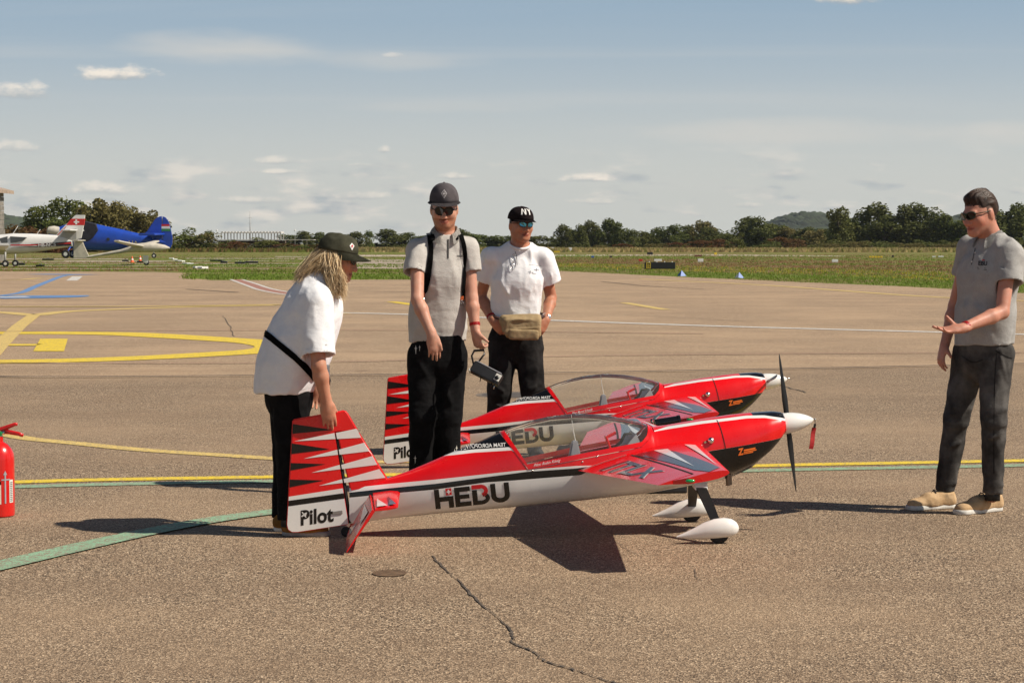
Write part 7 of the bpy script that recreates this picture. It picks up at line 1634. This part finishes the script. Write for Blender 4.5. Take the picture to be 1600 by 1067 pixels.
    bm = bmesh.new(); d = (J['elL'] - J['wrL']).normalized(); add_lathe(bm, [(0, 0), (.017, 0), (.017, .006), (.013, .008), (0, .008)], 18, Matrix.Translation(J['wrL'] + d * .035 + Vector((.012, -.032, 0)) - base) @ Vector((.35, -.9, .2)).to_track_quat('Z', 'Y').to_matrix().to_4x4()); bm_obj('watch_face', bm, CHROME, wt, smooth=True, auto=40)
    return root
man_bag()

# ------------------------------------------------------------------ the man gesturing with an open hand
def man_gesture():
    base = Vector(((1515 - 800) / FPX * 11.1, 11.1, 0)); root = empty('person', base)
    tag(root, 'young man in slate grey polo shirt and dark jeans holding out an open hand', 'person')
    J = dict(pelvis=at(1536, 545, 11.1), waist=at(1540, 490, 11.1), chest=at(1545, 430, 11.1), neck=at(1548, 372, 11.1), head=at(1530, 331, 11.06), f=Vector((-.80, -.52, -.20)), u=Vector((-.10, 0, 1)),
             shR=at(1515, 388, 11.26), shL=at(1577, 396, 10.98), elR=at(1492, 478, 11.34), elL=at(1566, 488, 10.86), wrR=at(1476, 540, 11.24), wrL=at(1503, 513, 10.70),
             hipR=at(1516, 552, 11.20), hipL=at(1557, 553, 11.02), knR=at(1495, 655, 11.20), knL=at(1553, 655, 10.96), anR=at(1476, 766, 11.24), anL=at(1551, 769, 11.0), toeR=at(1425, 792, 11.2), toeL=at(1502, 798, 10.95))
    hands = {'L': (at(1462, 518, 10.68) - J['wrL'], Vector((-.15, -.35, .92)), Vector((.08, .85, .45)), [5, 13, 18, 24], 1.0, 2.2, Vector((-.62, .25, .72))),
             'R': (at(1467, 570, 11.20) - J['wrR'], Vector((.8, .3, .1)), Vector((-.4, -.8, 0)), [22, 24, 28, 30], .97)}
    def paint(L, cols, V):
        n = vnoise(V.astype(np.float32), (50, 50, 90))
        hair = (L[:, 2] > .045 - .02 * (L[:, 1] < .05)) | ((L[:, 1] < .012) & (L[:, 2] > -.03 + .45 * (L[:, 1] + .02)) & ~((L[:, 1] > -.036) & (np.abs(L[:, 0]) > .0745) & (L[:, 2] < .012))) | ((L[:, 1] < -.045) & (L[:, 2] > -.062)); cols[hair] = np.array((.07, .036, .022)) * (.5 + n[hair])[:, None]
        ck = (L[:, 1] > .02) & (L[:, 2] < -.02) & (L[:, 2] > -.075); cols[ck] *= np.array((1, .88, .86))
    body('body', J, root, base, (.52, .25, .175), False, hands, paint, .95)
    lat, dep, up = body_frame(J); fw = Vector((-.80, -.6, 0)).normalized()
    cre = [(at(1512, 470, 10.98), at(1560, 510, 10.93), .022, .010), (at(1505, 505, 11.0), at(1560, 530, 10.95), .02, .010), (at(1535, 440, 10.96), at(1560, 470, 10.93), .02, .008), (at(1500, 450, 11.05), at(1512, 500, 11.02), .018, .008), (at(1580, 400, 10.9), at(1590, 436, 10.92), .013, .009), (at(1566, 402, 10.9), at(1570, 440, 10.9), .012, -.008), (at(1560, 500, 10.96), at(1578, 530, 11.0), .014, .009)]
    sh = shirt(J, root, base, C_GREYD, [(at(1537, 552, 11.1), at(1539, 500, 11.1), .185, .180, 1.38), (at(1539, 500, 11.1), at(1544, 430, 11.1), .180, .188, 1.38), (at(1544, 430, 11.1), at(1549, 395, 11.1), .180, .130, 1.35)],
               {'R': (J['shR'], at(1504, 432, 11.30), .070, .066), 'L': (J['shL'], at(1577, 443, 10.92), .078, .076)}, (at(1536, 537, 11.1), (.05, 0, -1)), .007, 5.5, cre, .068)
    tr = trousers(J, root, base, C_DENIM, (.096, .070, .068, .052), (at(1536, 522, 11.1), (0, 0, 1)), .007, 7.7, [(at(1500, 560, 11.08), at(1535, 572, 11.0), .014, .007), (at(1535, 560, 10.95), at(1572, 566, 10.95), .014, .007), (at(1560, 545, 10.9), at(1572, 590, 10.92), .012, .008), (at(1540, 690, 10.9), at(1565, 676, 10.9), .013, .010), (at(1480, 700, 11.14), at(1505, 690, 11.14), .013, .010)], (.160, 1.25))
    shoe(gnd(1563, 797), gnd(1494, 804), root, base, SUEDE, SOLE, .047, .085, mat('dark_lace', (.05, .04, .035), .8)); shoe(gnd(1491, 793), gnd(1418, 797), root, base, SUEDE, SOLE, .047, .085, MATS['dark_lace'])
    for q in 'RL':
        bm = bmesh.new(); a = J['an' + q] - base; add_tube(bm, [a + Vector((0, 0, .02)), a + Vector((0, 0, -.045))], .041, 14); bm_obj('sock', bm, SHOEB, root, smooth=True)
    collar(J, root, base, C_GREYD, .062, R(26), .036, fw)
    sk = Skin3(sh, base)
    for px, py in ((1524, 395), (1519, 409)):
        h = sk.hit(px, py)
        if h[0] is not None:
            bm = bmesh.new(); add_lathe(bm, [(0, 0), (.0055, 0), (.005, .002), (0, .0025)], 10, Matrix.Translation(h[0] - base + h[1] * .002) @ h[1].to_track_quat('Z', 'Y').to_matrix().to_4x4()); bm_obj('button', bm, LABW, root, smooth=True)
    drape('placket', sk, [(1524, 388), (1521, 402), (1518, 414)], 1.0, MATS['placket_shadow'], root, base, .0015)  # shade of the shirt opening, drawn as a thin dark strip
    PD = MATS['print_dark']
    printed('shirt_print', sk, fit_bm(text_bm('EBU', 1, .035), 13.5, 7), 1529, 415, 1.0, R(3), PD, root, base)
    printed('shirt_print', sk, poly_bm([rect(0, -.6, 14.5, .2), rect(1, -3, 15.5, -2.3)]), 1527, 418, 1.0, R(6), PD, root, base)
    printed('shirt_print', sk, poly_bm([rect(0, 0, 4, 1.6)]), 1535, 407.5, 1.0, R(3), mat('print_red', (.45, .03, .03), .8), root, base)
    # swept-back hair
    r, f, u = J['hf']; h = J['head']; S = SDF(); A = (r, f, u)
    S.ell(h - f * .018 + u * .030, (.0775, .094, .086), A, .02); S.ell(h + f * .030 + u * .088, (.050, .040, .026), A, .03); S.ell(h - f * .050 + u * .01, (.0765, .058, .082), A, .02)
    S.cone(h + f * .050 + u * .084, h - f * .055 + u * .092, .022, .030, .03)
    S.ell(h + f * .105 - u * .010, (.12, .062, .076), A, .01, 'sub'); S.cut(h - u * .060, -u)
    for s in (-1, 1): S.ell(h + r * s * .095 + f * .012 - u * .030, (.030, .034, .050), A, .012, 'sub')
    ff, uu, rr = V3(f), V3(u), V3(r)
    def strands(P):
        L = P - V3(h); x, y, z = L @ rr, L @ ff, L @ uu; q = np.stack([x * 95, y * 9, z * 24], 1).astype(np.float32); return ((vnoise(q, (1, 1, 1)) - .5) * .010 + (vnoise(q, (2.1, 1.4, 2.0), 5.) - .5) * .006).astype(np.float32)
    V, Q = S.mesh(.0042, strands, 0); hm = np_obj('hair', V, Q, HAIRB, root, base)
    rnd = random.Random(9); bm = bmesh.new(); hc = h - f * .018 + u * .030; HS = bpy.data.materials.new('brown_strands'); HS.use_nodes = True; t = NT(HS.node_tree); pb = t.n['Principled BSDF']; gm = t.new('ShaderNodeNewGeometry')
    t.link(t.mix(gm.outputs['Random Per Island'], (.018, .009, .006), (.085, .045, .026)), pb.inputs['Base Color']); pb.inputs['Roughness'].default_value = .4
    for i in range(900):
        x = rnd.uniform(-.070, .070); k_ = math.sqrt(max(.05, 1 - (x / .0785) ** 2)); a0 = R(rnd.uniform(38, 60) + abs(x) * 260); a1 = R(rnd.uniform(150, 196)); lift = rnd.uniform(1.01, 1.06) ; pts = []
        for q in range(8):
            a = a0 + (a1 - a0) * q / 7; e = lift + (.09 if q < 3 else .03) * max(0, math.sin(a)) * k_ * (1 - abs(x) / .09)
            pts.append(hc + (r * (x + .004 * math.sin(q * .9 + i)) + f * math.cos(a) * .094 * k_ * e + u * math.sin(a) * .086 * k_ * e) - base)
        add_tube(bm, pts, [.0009, .0013, .0014, .0014, .0013, .0012, .001, .0005], 3, caps=False)
    bm_obj('hair_strands', bm, HS, hm, smooth=True)
    glasses(J, root, base, LENS, mat('dark_green_frame', (.012, .035, .014), .3), .0205, .104, -.005, .070, True)
    band('wristband', J['wrL'], J['elL'], .031, .020, C_BAND, root, base, .030)
    # belt line and pocket seams
    skt = Skin3(tr, base)
    for path, wd in (([(1556, 548), (1570, 556), (1581, 560)], 1.4), ([(1557, 552), (1554, 600), (1553, 660), (1553, 740)], 1.0), ([(1503, 556), (1520, 566), (1536, 562)], 1.2)):
        drape('seam', skt, path, wd, mat('seam_thread', (.012, .011, .011), .9), root, base, .002)
    return root
man_gesture()
# ------------------------------------------------------------------ light haze over the airfield
hz = bpy.data.materials.new('haze'); hz.use_nodes = True; t = NT(hz.node_tree); t.n.clear()
pv = t.new('ShaderNodeVolumePrincipled'); pv.inputs['Density'].default_value = .00005; pv.inputs['Color'].default_value = (.80, .87, .95, 1); pv.inputs['Anisotropy'].default_value = .3
mo = t.new('ShaderNodeOutputMaterial'); t.link(pv.outputs[0], mo.inputs['Volume'])
bm = bmesh.new(); add_box(bm, (0, 2400, 59), (8100, 5300, 122)); o = bm_obj('haze', bm, hz); tag(o, 'thin pale haze over the whole airfield', kind='stuff')
